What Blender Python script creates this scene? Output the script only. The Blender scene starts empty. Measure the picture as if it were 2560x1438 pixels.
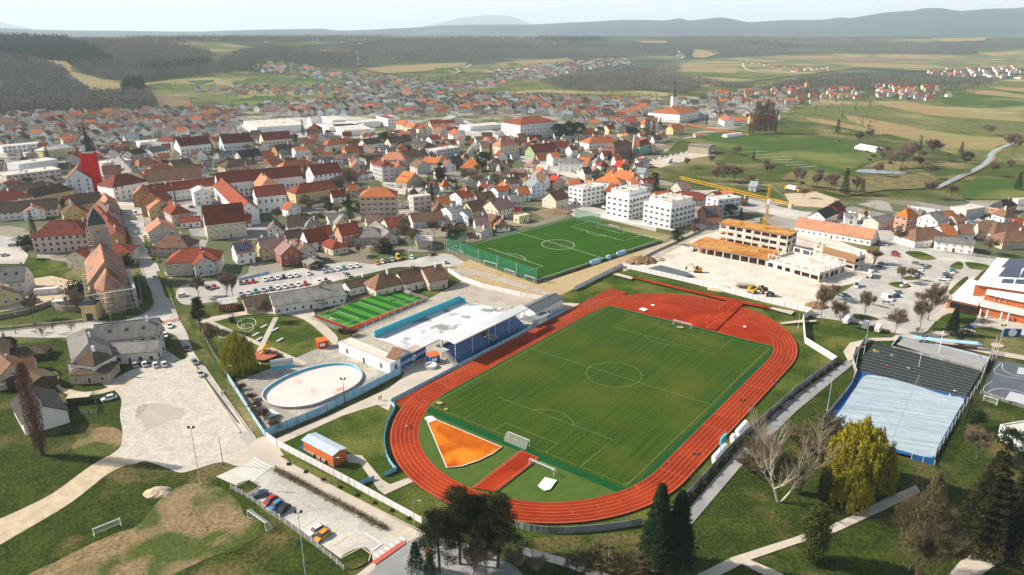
import bpy,bmesh,math,random
import numpy as np
from mathutils import Vector,Matrix,noise as mnoise
from mathutils.geometry import delaunay_2d_cdt
SC = bpy.context.scene
COL = SC.collection
R = math.radians
random.seed(11)
# ------------------------------------------------ camera model (drone 106 m above the town)
F_,H_,P_ = 1782.55,106.42,0.3395
CP,SP = math.cos(P_),math.sin(P_)
def ray(px,py):
    a = (px-1280)/F_;b = (719-py)/F_
    return a,CP+b*SP,-SP+b*CP
def G(px,py,z=0.0):
    """surveyed point: where the sight line of photo pixel (px,py) meets the level z"""
    a,b,c = ray(px,py);t = (z-H_)/c
    return Vector((a*t,b*t,z))
def Z(ox,oy,pts,s=3.994):
    return [(ox+x/s,oy+y/s) for x,y in pts]
cam = bpy.data.cameras.new('camera');co = bpy.data.objects.new('camera',cam);COL.objects.link(co)
co.location = (0,0,H_);co.rotation_euler = (math.pi/2-P_,0,0)
cam.sensor_width = 36;cam.lens = F_/2560*36;cam.clip_end = 90000;cam.clip_start = 1.0
SC.camera = co
# ------------------------------------------------ light
SUN_EL,SUN_AZ = R(34),R(171)          # direction towards the sun in the xy plane, from +x
sd = Vector((math.cos(SUN_EL)*math.cos(SUN_AZ),math.cos(SUN_EL)*math.sin(SUN_AZ),math.sin(SUN_EL)))
sl = bpy.data.lights.new('sun','SUN');sl.energy = 5.0;sl.angle = R(0.5);sl.color = (1.0,0.92,0.82)
so = bpy.data.objects.new('sun',sl);COL.objects.link(so);so.rotation_euler = sd.to_track_quat('Z','Y').to_euler()
so.location = (-400,60,500)
w = bpy.data.worlds.new('World');SC.world = w;w.use_nodes = True
nt = w.node_tree;nt.nodes.clear()
out = nt.nodes.new('ShaderNodeOutputWorld');bg = nt.nodes.new('ShaderNodeBackground')
sky = nt.nodes.new('ShaderNodeTexSky');sky.sky_type = 'NISHITA';sky.sun_disc = False
sky.sun_elevation = SUN_EL;sky.sun_rotation = math.pi/2-SUN_AZ;sky.altitude = 150;sky.air_density = 1.0;sky.dust_density = 2.2;sky.ozone_density = 1.5
# thin high cloud veil over the sky
tc = nt.nodes.new('ShaderNodeTexCoord');mp = nt.nodes.new('ShaderNodeMapping');mp.inputs['Scale'].default_value = (1.6,1.6,9)
ns = nt.nodes.new('ShaderNodeTexNoise');ns.inputs['Scale'].default_value = 2.6;ns.inputs['Detail'].default_value = 7
rp = nt.nodes.new('ShaderNodeValToRGB');rp.color_ramp.elements[0].position = .34;rp.color_ramp.elements[1].position = .72
rp.color_ramp.elements[0].color = (.72,.72,.72,1);rp.color_ramp.elements[1].color = (1,1,1,1)
mx = nt.nodes.new('ShaderNodeMix');mx.data_type = 'RGBA';mx.inputs[7].default_value = (13.6,13.1,12.3,1)
L = nt.links.new
L(tc.outputs['Generated'],mp.inputs[0]);L(mp.outputs[0],ns.inputs[0]);L(ns.outputs[0],rp.inputs[0]);sp_ = nt.nodes.new('ShaderNodeSeparateXYZ');L(tc.outputs['Generated'],sp_.inputs[0])
el = nt.nodes.new('ShaderNodeMapRange');el.interpolation_type = 'SMOOTHSTEP';el.inputs[1].default_value = .06;el.inputs[2].default_value = .34;el.inputs[3].default_value = 1;el.inputs[4].default_value = 0;L(sp_.outputs['Z'],el.inputs[0])
ml = nt.nodes.new('ShaderNodeMath');ml.operation = 'MULTIPLY';L(rp.outputs[0],ml.inputs[0]);L(el.outputs[0],ml.inputs[1]);L(ml.outputs[0],mx.inputs[0])
L(sky.outputs[0],mx.inputs[6]);L(mx.outputs[2],bg.inputs[0]);bg.inputs[1].default_value = 0.07;L(bg.outputs[0],out.inputs[0])
vs = SC.view_settings;vs.view_transform = 'Standard';vs.look = 'None';vs.exposure = 0.92;vs.gamma = 1
SC.cycles.max_bounces = 5;SC.cycles.diffuse_bounces = 2;SC.cycles.glossy_bounces = 2;SC.cycles.transmission_bounces = 3;SC.cycles.transparent_max_bounces = 8
SC.cycles.volume_bounces = 2;SC.cycles.use_denoising = True
# ------------------------------------------------ materials
MAT = {}
def mat(name,col,col2=None,scale=.5,rough=.85,spec=.25,metal=0.,detail=4,contrast=(.35,.65),rnd=.0,coord='Object',stretch=None,bump=0.,bscale=None,fine=None,col3=None,scale3=.08,c3=(.5,.62)):
    """procedural Principled material: noise between two colours, a broad third colour, per-object brightness"""
    if name in MAT:return MAT[name]
    m = bpy.data.materials.new(name);m.use_nodes = True;t = m.node_tree;b = t.nodes['Principled BSDF'];l = t.links.new
    b.inputs['Roughness'].default_value = rough;b.inputs['Specular IOR Level'].default_value = spec if spec > .3 else spec*.25;b.inputs['Metallic'].default_value = metal
    m.diffuse_color = (*col,1)
    if col2 is None:col2 = tuple(c*.78 for c in col)
    tc = t.nodes.new('ShaderNodeTexCoord');src = tc.outputs[coord]
    if stretch:
        mp = t.nodes.new('ShaderNodeMapping');mp.inputs['Scale'].default_value = stretch[:3]
        if len(stretch) > 3:mp.vector_type = 'TEXTURE';mp.inputs['Scale'].default_value = [1/x for x in stretch[:3]];mp.inputs['Rotation'].default_value = (0,0,stretch[3])
        l(src,mp.inputs[0]);src = mp.outputs[0]
    n = t.nodes.new('ShaderNodeTexNoise');n.inputs['Scale'].default_value = scale;n.inputs['Detail'].default_value = detail;n.inputs['Roughness'].default_value = .65
    l(src,n.inputs['Vector'])
    mr = t.nodes.new('ShaderNodeMapRange');mr.inputs[1].default_value = contrast[0];mr.inputs[2].default_value = contrast[1];l(n.outputs[0],mr.inputs[0])
    mx = t.nodes.new('ShaderNodeMix');mx.data_type = 'RGBA';mx.inputs[6].default_value = (*col2,1);mx.inputs[7].default_value = (*col,1);l(mr.outputs[0],mx.inputs[0])
    o = mx.outputs[2]
    if col3:
        n3 = t.nodes.new('ShaderNodeTexNoise');n3.inputs['Scale'].default_value = scale3;n3.inputs['Detail'].default_value = 5;l(tc.outputs[coord],n3.inputs['Vector'])
        r3 = t.nodes.new('ShaderNodeMapRange');r3.inputs[1].default_value = c3[0];r3.inputs[2].default_value = c3[1];l(n3.outputs[0],r3.inputs[0])
        m3 = t.nodes.new('ShaderNodeMix');m3.data_type = 'RGBA';m3.inputs[7].default_value = (*col3,1);l(r3.outputs[0],m3.inputs[0]);l(o,m3.inputs[6]);o = m3.outputs[2]
    if fine:
        nf = t.nodes.new('ShaderNodeTexNoise');nf.inputs['Scale'].default_value = fine[0];nf.inputs['Detail'].default_value = 4;nf.inputs['Roughness'].default_value = .7;l(tc.outputs[coord],nf.inputs['Vector'])
        rf = t.nodes.new('ShaderNodeMapRange');rf.inputs[1].default_value = .3;rf.inputs[2].default_value = .7;rf.inputs[3].default_value = 1-fine[1];rf.inputs[4].default_value = 1+fine[1];l(nf.outputs[0],rf.inputs[0])
        hf = t.nodes.new('ShaderNodeHueSaturation');l(rf.outputs[0],hf.inputs['Value']);l(o,hf.inputs['Color']);o = hf.outputs[0]
    if rnd:
        oi = t.nodes.new('ShaderNodeObjectInfo');hs = t.nodes.new('ShaderNodeHueSaturation')
        mv = t.nodes.new('ShaderNodeMapRange');mv.inputs[3].default_value = 1-rnd;mv.inputs[4].default_value = 1+rnd;l(oi.outputs['Random'],mv.inputs[0])
        l(mv.outputs[0],hs.inputs['Value']);l(o,hs.inputs['Color']);o = hs.outputs[0]
    l(o,b.inputs['Base Color'])
    if bump:
        nb = t.nodes.new('ShaderNodeTexNoise');nb.inputs['Scale'].default_value = bscale or scale*3;nb.inputs['Detail'].default_value = 3;l(tc.outputs[coord],nb.inputs['Vector'])
        bp = t.nodes.new('ShaderNodeBump');bp.inputs['Strength'].default_value = .8;bp.inputs['Distance'].default_value = bump;l(nb.outputs[0],bp.inputs['Height']);l(bp.outputs[0],b.inputs['Normal'])
    MAT[name] = m;return m
def glassy(name,col,rough=.15,alpha=1.):
    m = mat(name,col,tuple(c*1.3 for c in col),.8,rough,.6)
    if alpha < 1:m.node_tree.nodes['Principled BSDF'].inputs['Alpha'].default_value = alpha
    return m
# ------------------------------------------------ objects
def tag(o,label=None,cat=None,group=None,kind=None):
    if label:o['label'] = label
    if cat:o['category'] = cat
    if group:o['group'] = group
    if kind:o['kind'] = kind
    return o
def thing(name,label,cat,loc=(0,0,0),rz=0.,group=None):
    o = bpy.data.objects.new(name,None);COL.objects.link(o);o.empty_display_size = .3
    o.location = loc;o.rotation_euler = (0,0,rz);return tag(o,label,cat,group)
def link(name,me,parent=None,loc=None,rz=None):
    o = bpy.data.objects.new(name,me);COL.objects.link(o)
    if parent:o.parent = parent
    if loc is not None:o.location = loc
    if rz is not None:o.rotation_euler = (0,0,rz) if not hasattr(rz,'__len__') else rz
    return o
def copy_tree(o,loc=None,rz=None,label=None,scale=None,parent=None):
    kids = list(o.children)
    c = o.copy();COL.objects.link(c);c.parent = parent
    for ch in kids:copy_tree(ch,parent=c)
    if loc is not None:c.location = loc
    if rz is not None:c.rotation_euler = (c.rotation_euler[0],c.rotation_euler[1],rz)
    if label:c['label'] = label
    if scale is not None:c.scale = scale if hasattr(scale,'__len__') else (scale,)*3
    return c
def child(T,n):return next(c for c in T.children if c.name.split('.')[0] == n)
class MB:
    """collects polygons of one mesh"""
    def __init__(s):s.v = [];s.f = [];s.m = []
    def face(s,pts,mi=0):
        n = len(s.v);s.v += [tuple(p) for p in pts];s.f.append(tuple(range(n,n+len(pts))));s.m.append(mi)
    def hexa(s,p,mi=0,top=None):
        """8 points: bottom 4 ccw, top 4 ccw"""
        n = len(s.v);s.v += [tuple(q) for q in p]
        for k,q in enumerate(((3,2,1,0),(4,5,6,7),(0,1,5,4),(1,2,6,5),(2,3,7,6),(3,0,4,7))):
            s.f.append(tuple(n+i for i in q));s.m.append(top if (k == 1 and top is not None) else mi)
    def box(s,c,d,rz=0.,mi=0,top=None):
        """c = centre of the bottom face, d = full size"""
        ca,sa = math.cos(rz),math.sin(rz);q = []
        for z in (0,d[2]):
            for x,y in ((-.5,-.5),(.5,-.5),(.5,.5),(-.5,.5)):
                X,Y = x*d[0],y*d[1];q.append((c[0]+X*ca-Y*sa,c[1]+X*sa+Y*ca,c[2]+z))
        s.hexa(q,mi,top)
    def prism(s,poly,z0,z1,mi=0,top=None):
        n = len(poly);a = len(s.v)
        s.v += [(p[0],p[1],z0) for p in poly]+[(p[0],p[1],z1) for p in poly]
        s.f.append(tuple(range(a+n-1,a-1,-1)));s.m.append(mi);s.f.append(tuple(range(a+n,a+2*n)));s.m.append(mi if top is None else top)
        for i in range(n):
            j = (i+1) % n;s.f.append((a+i,a+j,a+n+j,a+n+i));s.m.append(mi)
    def tube(s,a,b,r0,r1=None,n=6,mi=0,cap=True):
        a = Vector(a);b = Vector(b);r1 = r0 if r1 is None else r1;d = b-a
        if d.length < 1e-6:return
        q = d.to_track_quat('Z','Y');k = len(s.v)
        for p,r in ((a,r0),(b,r1)):
            for i in range(n):
                t = 2*math.pi*i/n;s.v.append(tuple(p+q @ Vector((r*math.cos(t),r*math.sin(t),0))))
        for i in range(n):
            j = (i+1) % n;s.f.append((k+i,k+j,k+n+j,k+n+i));s.m.append(mi)
        if cap:s.f.append(tuple(range(k+n,k+2*n)));s.m.append(mi);s.f.append(tuple(range(k+n-1,k-1,-1)));s.m.append(mi)
    def lathe(s,prof,n=16,c=(0,0,0),mi=0):
        k = len(s.v)
        for r,z in prof:
            for i in range(n):
                t = 2*math.pi*i/n;s.v.append((c[0]+r*math.cos(t),c[1]+r*math.sin(t),c[2]+z))
        for a in range(len(prof)-1):
            for i in range(n):
                j = (i+1) % n;s.f.append((k+a*n+i,k+a*n+j,k+a*n+n+j,k+a*n+n+i));s.m.append(mi)
        s.f.append(tuple(k+(len(prof)-1)*n+i for i in range(n)));s.m.append(mi)
    def mesh(s,name,mats,smooth=False):
        me = bpy.data.meshes.new(name);me.from_pydata(s.v,[],s.f)
        for m in (mats if isinstance(mats,(list,tuple)) else [mats]):me.materials.append(m)
        me.polygons.foreach_set('material_index',s.m)
        if smooth:me.polygons.foreach_set('use_smooth',[True]*len(s.f))
        me.update();return me
    def build(s,name,mats,parent=None,loc=None,rz=None,smooth=False):
        return link(name,s.mesh(name,mats,smooth),parent,loc,rz)
def np_mesh(name,verts,tris,mats,midx=None,nper=3):
    """fast mesh from numpy arrays (all faces with nper corners)"""
    me = bpy.data.meshes.new(name);nv,nf = len(verts),len(tris)
    me.vertices.add(nv);me.vertices.foreach_set('co',np.asarray(verts,np.float32).ravel())
    me.loops.add(nf*nper);me.loops.foreach_set('vertex_index',np.asarray(tris,np.int32).ravel())
    me.polygons.add(nf);me.polygons.foreach_set('loop_start',np.arange(0,nf*nper,nper,dtype=np.int32))
    for m in (mats if isinstance(mats,(list,tuple)) else [mats]):me.materials.append(m)
    if midx is not None:me.polygons.foreach_set('material_index',np.asarray(midx,np.int32))
    me.update(calc_edges=True);return me
_lay = [0]
def sheet(name,pts,m,z=None,world=False,kind='structure',label=None,cat=None):
    """flat ground sheet from photo pixels (or world xy), each laid 4 mm above the one before"""
    if z is None:_lay[0] += 1;z = .02+.004*_lay[0]
    P = [Vector((p[0],p[1],0)) if world else G(*p) for p in pts]
    cx = sum(p.x for p in P)/len(P);cy = sum(p.y for p in P)/len(P)
    r = delaunay_2d_cdt([Vector((p.x-cx,p.y-cy)) for p in P],[],[list(range(len(P)))],1,1e-5)
    mb = MB();mb.v = [(v.x,v.y,0) for v in r[0]]
    for f in r[2]:
        a = sum(r[0][f[i]].x*r[0][f[(i+1) % len(f)]].y-r[0][f[(i+1) % len(f)]].x*r[0][f[i]].y for i in range(len(f)))
        mb.f.append(tuple(f) if a > 0 else tuple(reversed(f)));mb.m.append(0)
    o = mb.build(name,m,loc=(cx,cy,z));return tag(o,label,cat,kind=kind)
def smooth_pts(pts,n=6,closed=True):
    """Catmull-Rom through pixel or world points"""
    out = [];N = len(pts)
    for i in range(N if closed else N-1):
        p0,p1,p2,p3 = (pts[(i-1) % N],pts[i],pts[(i+1) % N],pts[(i+2) % N]) if closed else (pts[max(i-1,0)],pts[i],pts[i+1],pts[min(i+2,N-1)])
        for k in range(n):
            t = k/n
            out.append(tuple(.5*((2*b)+(-a+c)*t+(2*a-5*b+4*c-d)*t*t+(-a+3*b-3*c+d)*t**3) for a,b,c,d in zip(p0,p1,p2,p3)))
    if not closed:out.append(tuple(pts[-1]))
    return out
def strip_pts(path,w):
    """polygon of a ribbon of width w (m) around a world polyline"""
    P = [Vector((p[0],p[1])) for p in path];a,b = [],[]
    for i,p in enumerate(P):
        d = (P[min(i+1,len(P)-1)]-P[max(i-1,0)]).normalized();n = Vector((-d.y,d.x))*w/2
        a.append(p+n);b.append(p-n)
    return a,b
def ribbon(name,path,w,m,px=True,z=None,kind='structure',label=None,cat=None):
    if z is None:_lay[0] += 1;z = .02+.004*_lay[0]
    W = [G(*p) for p in path] if px else path
    a,b = strip_pts(W,w);o0 = a[0];mb = MB()
    for i in range(len(a)-1):
        mb.face([(q.x-o0.x,q.y-o0.y,0) for q in (b[i],b[i+1],a[i+1],a[i])])
    return tag(mb.build(name,m,loc=(o0.x,o0.y,z)),label,cat,kind=kind)
# ------------------------------------------------ terrain: flat valley floor, wooded hills, far ranges
def interp(tab,x):
    if x <= tab[0][0]:return tab[0][1:]
    for a,b in zip(tab,tab[1:]):
        if x <= b[0]:
            t = (x-a[0])/(b[0]-a[0]);return tuple(p+(q-p)*t for p,q in zip(a[1:],b[1:]))
    return tab[-1][1:]
HILL = [(-900,1000,2900,101),(0,1020,2900,101),(350,1050,3000,99),(600,1350,3300,98),(900,1750,4000,100),(1280,2150,4700,102),(1700,2900,5500,101),(2100,3250,6000,99),(2560,3300,6200,99),(3500,3300,6200,99)]
RIDGE_A = [(-900,66),(0,70),(84,74),(200,76.6),(302,77),(437,79),(504,79),(638,74.5),(806,72),(850,77),(940,74),(991,71),(1051,69),(1102,64),(1200,62),(1320,62),(1400,58),(1488,54),(1555,50),(1606,50),(1656,52),(1697,46),(1720,52),(1760,48),(1800,43.7),(1868,56),(1969,50),(2053,50),(2096,44),(2120,46),(2204,32),(2271,27),(2298,21),(2338,21),(2389,28.5),(2456,23),(2523,22),(2560,18.5),(2900,22),(3500,40)]
RIDGE_B = [(-900,40),(-100,46),(0,54),(40,62),(90,73),(200,80),(960,80),(1010,72),(1060,65),(1100,57),(1152,45),(1190,41),(1219,37.6),(1253,37.6),(1287,43.7),(1320,57),(1380,72),(1500,80),(3500,80)]
def sstep(t):t = min(1.,max(0.,t));return t*t*(3-2*t)
def hgt(x,y):
    d = math.hypot(x,y)
    if d < 900 or y < 50:return 0.
    col = 1280+F_*x/(y*CP)
    d0,d1,h1 = interp(HILL,col)
    if d <= d0:return 0.
    s = sstep((d-d0)/(d1-d0))
    z = h1*s
    und = mnoise.noise((x*.0011,y*.0011,3.))*26+mnoise.noise((x*.0031,y*.0031,7.))*11
    z += und*s*(1-s)*2.6+min(0,und)*.25*s
    def ridge(tab,D,w0,w1):
        py = interp(tab,col)[0]
        px = max(-900,min(3500,col));a,b,c = ray(px,py);top = H_+D*c/math.hypot(a,b)
        if d < D:return top*sstep((d-w0)/(D-w0))**1.25
        return top*(1-sstep((d-D)/w1)*.8)
    if d > 6400:
        zr = ridge(RIDGE_A,11500,6400,4500)
        zr *= 1+.10*mnoise.noise((x*.0009,y*.0009,1.))*(1-abs(min(d,11500)-6400)/5100) + .05*mnoise.noise((x*.003,y*.003,5.))*(1-abs(min(d,11500)-6400)/5100)
        z = max(z-sstep((d-6400)/1200)*30,zr)
    if d > 17000:z = max(z*.5,ridge(RIDGE_B,30000,17000,8000))
    return z
def GT(px,py):
    """where the sight line of a photo pixel meets the terrain"""
    a,b,c = ray(px,py);n = math.hypot(a,b)
    if c < 0:
        t = H_/-c*n
        if t < 900:return Vector((a*H_/-c,b*H_/-c,0.))
        lo = t = max(300.,(H_-104)/-c*n*.98) if H_ > 104 else 300.
    else:lo = t = 6000.
    while t < 40000:
        p = (a/n*t,b/n*t);z = H_+c/n*t
        if z <= hgt(*p):
            hi = t
            for _ in range(24):
                m = (lo+hi)/2
                if H_+c/n*m <= hgt(a/n*m,b/n*m):hi = m
                else:lo = m
            return Vector((a/n*hi,b/n*hi,hgt(a/n*hi,b/n*hi)))
        lo = t;t *= 1.025
    t = 40000;return Vector((a/n*t,b/n*t,hgt(a/n*t,b/n*t)))
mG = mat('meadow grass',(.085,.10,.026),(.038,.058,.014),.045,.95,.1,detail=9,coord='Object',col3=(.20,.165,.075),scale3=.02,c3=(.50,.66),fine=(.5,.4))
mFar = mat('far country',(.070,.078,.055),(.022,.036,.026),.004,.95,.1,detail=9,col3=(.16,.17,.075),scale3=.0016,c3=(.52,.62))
mHills = mat('haze tinted wooded hills',(.040,.058,.066),(.022,.036,.044),.0022,.95,.05,detail=10,col3=(.085,.11,.085),scale3=.0007,c3=(.56,.70))  # blue of the distance haze is mixed into this woodland colour
def build_terrain():
    # surfaces: near meadow and far country change over about 2.5 km away
    az = np.radians(np.concatenate([np.linspace(-66,-38,40),np.linspace(-37.8,37.8,420),np.linspace(38,66,40)]))
    ds = [5.,60,150,400,700,900]
    while ds[-1] < 46000:ds.append(ds[-1]*(1.022 if ds[-1] < 13000 else 1.05))
    V = [];n = len(az)
    for d in ds:
        for a in az:
            x,y = d*math.sin(a),d*math.cos(a);V.append((x,y,hgt(x,y)))
    V = np.array(V);i = np.arange(len(ds)-1)[:,None]*n+np.arange(n-1)[None,:]
    q = np.stack([i,i+1,i+n+1,i+n],-1).reshape(-1,4)
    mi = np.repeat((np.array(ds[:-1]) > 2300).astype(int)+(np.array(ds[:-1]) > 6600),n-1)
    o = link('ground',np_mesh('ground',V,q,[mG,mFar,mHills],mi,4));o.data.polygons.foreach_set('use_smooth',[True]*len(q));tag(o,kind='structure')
build_terrain()
def drape(name,pts,m,off=.4,cell=None):
    """field sheet laid on the terrain (photo pixel outline)"""
    P = []
    for a,b in zip(pts,pts[1:]+pts[:1]):
        for k in range(4):P.append(GT(a[0]+(b[0]-a[0])*k/4,a[1]+(b[1]-a[1])*k/4))
    c = sum(P,Vector())/len(P);xs = [p.x for p in P];ys = [p.y for p in P]
    pts2 = [Vector((p.x-c.x,p.y-c.y)) for p in P];nb = len(pts2)
    cell = cell or max(25.,max(max(xs)-min(xs),max(ys)-min(ys))/45)
    from mathutils.geometry import intersect_point_line
    x = min(xs)
    while x < max(xs):
        y = min(ys)
        while y < max(ys):
            pts2.append(Vector((x-c.x+random.uniform(-.2,.2)*cell,y-c.y+random.uniform(-.2,.2)*cell)));y += cell
        x += cell
    r = delaunay_2d_cdt(pts2,[],[list(range(nb))],1,1e-4)
    off = .06+_dl[0];_dl[0] += .006
    mb = MB();mb.v = [(v.x,v.y,hgt(v.x+c.x,v.y+c.y)+off+max(0.,math.hypot(v.x+c.x,v.y+c.y)-1000)*.0012) for v in r[0]]
    for f in r[2]:
        s = sum(r[0][f[i]].x*r[0][f[(i+1) % len(f)]].y-r[0][f[(i+1) % len(f)]].x*r[0][f[i]].y for i in range(len(f)))
        mb.f.append(tuple(f) if s > 0 else tuple(reversed(f)));mb.m.append(0)
    return tag(mb.build(name,m,loc=(c.x,c.y,0),smooth=True),kind='structure')
_dl = [0.]
fTan = mat('dry field',(.30,.215,.105),(.22,.155,.075),.03,.95,.1,detail=6,stretch=(.25,1.6,1,.5),col3=(.22,.20,.08),scale3=.008)
fGreen = mat('winter wheat',(.062,.105,.022),(.042,.075,.016),.03,.95,.1,stretch=(.3,1.6,1,.5),col3=(.14,.15,.045),scale3=.01)
fPale = mat('pale meadow',(.135,.14,.05),(.082,.10,.03),.02,.95,.1,detail=7,col3=(.28,.23,.11),scale3=.006,fine=(.12,.3))
fPlough = mat('ploughed soil',(.20,.145,.085),(.14,.10,.06),.05,.95,.1)
fLine = mat('field track',(.52,.46,.34),(.42,.36,.26),.1,.95,.1)
FIELDS = [
 # hillside meadows beyond the left wood
 ('pale_meadow',[(360,213),(497,196),(560,192),(700,190),(830,196),(880,212),(920,236),(850,266),(700,262),(560,258),(380,240)],fPale),
 ('green_field',[(372,212),(440,206),(436,236),(385,238)],fGreen),('green_field',[(470,203),(535,201),(545,226),(485,226)],fGreen),
 ('green_field',[(615,197),(690,195),(720,212),(600,220)],fGreen),('green_field',[(700,196),(810,194),(835,210),(720,216)],fGreen),
 ('green_field',[(640,240),(710,240),(715,262),(540,266),(545,258)],fGreen),
 ('vineyard_field',[(388,240),(472,240),(478,262),(400,272)],fPlough),
 ('pale_meadow',[(235,233),(305,221),(308,236),(240,239)],fPale),
 ('dry_field',[(101,152),(162,151),(178,165),(180,180),(215,190),(256,200),(300,210),(300,222),(215,230),(175,205),(160,178),(120,158)],fTan),
 ('dry_field',[(355,210),(430,201),(492,196),(492,200),(420,206),(360,215)],fTan),('dry_field',[(0,208),(66,207),(60,214),(0,217)],fTan),
 ('pale_meadow',[(420,112),(560,112),(635,120),(600,128),(535,131),(500,118)],fPale),('green_field',[(680,112),(800,104),(822,110),(720,121)],fGreen),
 ('green_field',[(640,150),(700,137),(742,134),(735,142),(660,155)],fPale),('dry_field',[(800,127),(850,123),(880,126),(870,132),(815,133)],fTan),
 # middle hill fields around the lane
 ('dry_field',[(905,172),(1000,166),(1090,160),(1170,158),(1160,166),(1060,180),(960,185)],fTan),
 ('green_field',[(1085,172),(1140,168),(1165,180),(1130,185),(1090,180)],fGreen),('pale_meadow',[(1150,165),(1250,162),(1300,175),(1240,186),(1165,184)],fPale),
 ('dry_field',[(1235,160),(1300,154),(1420,147),(1430,155),(1370,165),(1290,170)],fTan),('green_field',[(1262,160),(1290,158),(1330,172),(1310,174)],fGreen),
 ('ploughed_field',[(1310,161),(1400,157),(1395,166),(1340,170)],fPlough),('pale_meadow',[(900,138),(960,133),(1010,145),(990,150),(930,148)],fPale),
 ('dry_field',[(1588,104),(1668,104),(1665,110),(1610,110)],fTan),('dry_field',[(1735,126),(1790,128),(1800,136),(1760,147),(1732,145)],fTan),
 # river meadow in the middle
 ('river_meadow',[(1125,240),(1180,222),(1280,205),(1360,200),(1420,215),(1700,235),(1640,245),(1350,232),(1200,245)],fPale),
 ('river_meadow',[(1200,225),(1330,205),(1345,212),(1250,228)],fGreen),
 # the open plain on the right
 ('open_plain',[(1650,158),(1760,150),(1860,146),(2000,138),(2200,136),(2440,140),(2560,125),(2620,125),(2620,175),(2480,172),(2330,180),(2150,172),(1990,190),(1880,205),(1760,218),(1690,212),(1630,196)],fPale),
 ('dry_field',[(1672,163),(1850,160),(1862,166),(1660,171)],fTan),('green_field',[(1660,180),(1800,187),(1880,192),(1960,190),(1960,194),(1860,198),(1700,188)],fGreen),('dry_field',[(1680,173),(1850,172),(1840,184),(1690,180)],fTan),
 ('dry_field',[(1680,190),(1830,197),(1890,202),(1800,206),(1710,202)],fTan),('dry_field',[(1920,144),(2060,141),(2180,142),(2150,147),(1960,150)],fTan),
 ('ploughed_field',[(1990,150),(2180,146),(2330,152),(2310,157),(2100,158)],fPlough),('dry_field',[(2190,138),(2400,141),(2430,147),(2300,150),(2200,146)],fTan),('dry_field',[(2050,158),(2200,160),(2330,165),(2330,175),(2160,168)],fTan),
 ('ploughed_field',[(2300,152),(2480,150),(2480,155),(2330,157)],fPlough),('dry_field',[(2440,133),(2560,130),(2620,132),(2620,145),(2480,143)],fTan),('green_field',[(2420,127),(2560,123),(2560,128),(2440,132)],fGreen),('dry_field',[(2320,98),(2470,96),(2460,104),(2360,107)],fTan),
 # fields on the right between village and stream
 ('pale_meadow',[(1960,300),(2060,245),(2180,245),(2330,255),(2480,205),(2620,195),(2620,420),(2430,400),(2200,330)],fPale),
 ('dry_field',[(2176,254),(2260,254),(2420,278),(2560,296),(2620,300),(2620,310),(2480,300),(2340,290),(2240,272)],fTan),
 ('green_field',[(2340,232),(2480,222),(2620,235),(2620,262),(2450,272),(2360,262)],fGreen),('dry_field',[(2400,226),(2490,228),(2560,240),(2560,248),(2440,236)],fTan),('dry_field',[(2470,218),(2560,222),(2560,232),(2500,226)],fTan),
 ('dry_field',[(2115,288),(2200,302),(2300,324),(2420,340),(2560,350),(2560,362),(2390,366),(2290,352),(2200,330),(2120,300)],fTan),
 ('dry_field',[(2015,294),(2080,302),(2150,318),(2220,335),(2200,338),(2120,322),(2020,302)],fTan),('dry_field',[(2300,345),(2430,352),(2500,362),(2480,372),(2360,368)],fTan),
 ('green_field',[(1700,350),(1840,325),(1940,330),(2060,345),(2200,380),(2205,398),(2130,425),(2080,442),(2000,432),(1890,400),(1800,370)],fGreen),
 ('green_field',[(2380,480),(2440,445),(2560,452),(2620,455),(2620,478),(2540,500),(2420,500)],fGreen),
]
for nm,pts,m in FIELDS:drape(nm,pts,m)
# bright straw strips on the green field, lanes
for a,b in [((1855,382),(1918,380)),((1868,390),(1940,387)),((1890,396),(1972,393)),((1905,403),(1980,400)),((1935,409),(2012,406)),((1962,415),(2018,412)),((1985,420),(2040,417))]:ribbon('straw_strip',[a,b],1.3,fLine,z=.62)
def lane(name,px,w,m=fLine,off=.6):
    P = [GT(*p) for p in smooth_pts(px,6,False)];a,b = strip_pts(P,w);o0 = P[0];mb = MB()
    for i in range(len(a)-1):mb.face([(q.x-o0.x,q.y-o0.y,hgt(q.x,q.y)+off+max(0.,math.hypot(q.x,q.y)-1000)*.0014) for q in (b[i],b[i+1],a[i+1],a[i])])
    return tag(mb.build(name,m,loc=(o0.x,o0.y,0)),kind='structure')
lane('country_lane',[(1130,187),(1148,180),(1140,173),(1165,170),(1178,162)],5);lane('country_lane',[(1856,160),(1862,172),(1890,182),(1960,188)],7);lane('country_lane',[(235,239),(390,239),(500,243)],4)
lane('railway_embankment',[(1130,236),(1280,215),(1430,188),(1520,178),(1600,160)],9,fPlough)
lane('country_lane',[(2215,268),(2420,274),(2620,276)],4)
# stream and pond
mWater = mat('stream water',(.075,.105,.12),(.045,.07,.08),.3,.12,.6)
lane('stream',[(2345,470),(2400,442),(2448,420),(2472,400),(2478,385),(2500,372),(2560,350)],4.2,mWater,.66)
lane('stream_bank',[(2340,474),(2400,446),(2452,422),(2480,402),(2487,386),(2505,375)],3,fTan,.64)
sheet('pond',smooth_pts([(2138,430),(2165,425),(2220,429),(2275,433),(2270,436),(2220,437),(2160,434)],4),mWater,z=.66)
sheet('reed_belt',smooth_pts([(1960,440),(2010,428),(2060,432),(2140,445),(2300,432),(2345,450),(2330,470),(2200,478),(2120,492),(2040,475),(1970,468)],3),mat('reed meadow',(.20,.155,.075),(.085,.095,.03),.12,.95,.1,detail=9,contrast=(.4,.6)),z=.6)
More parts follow.
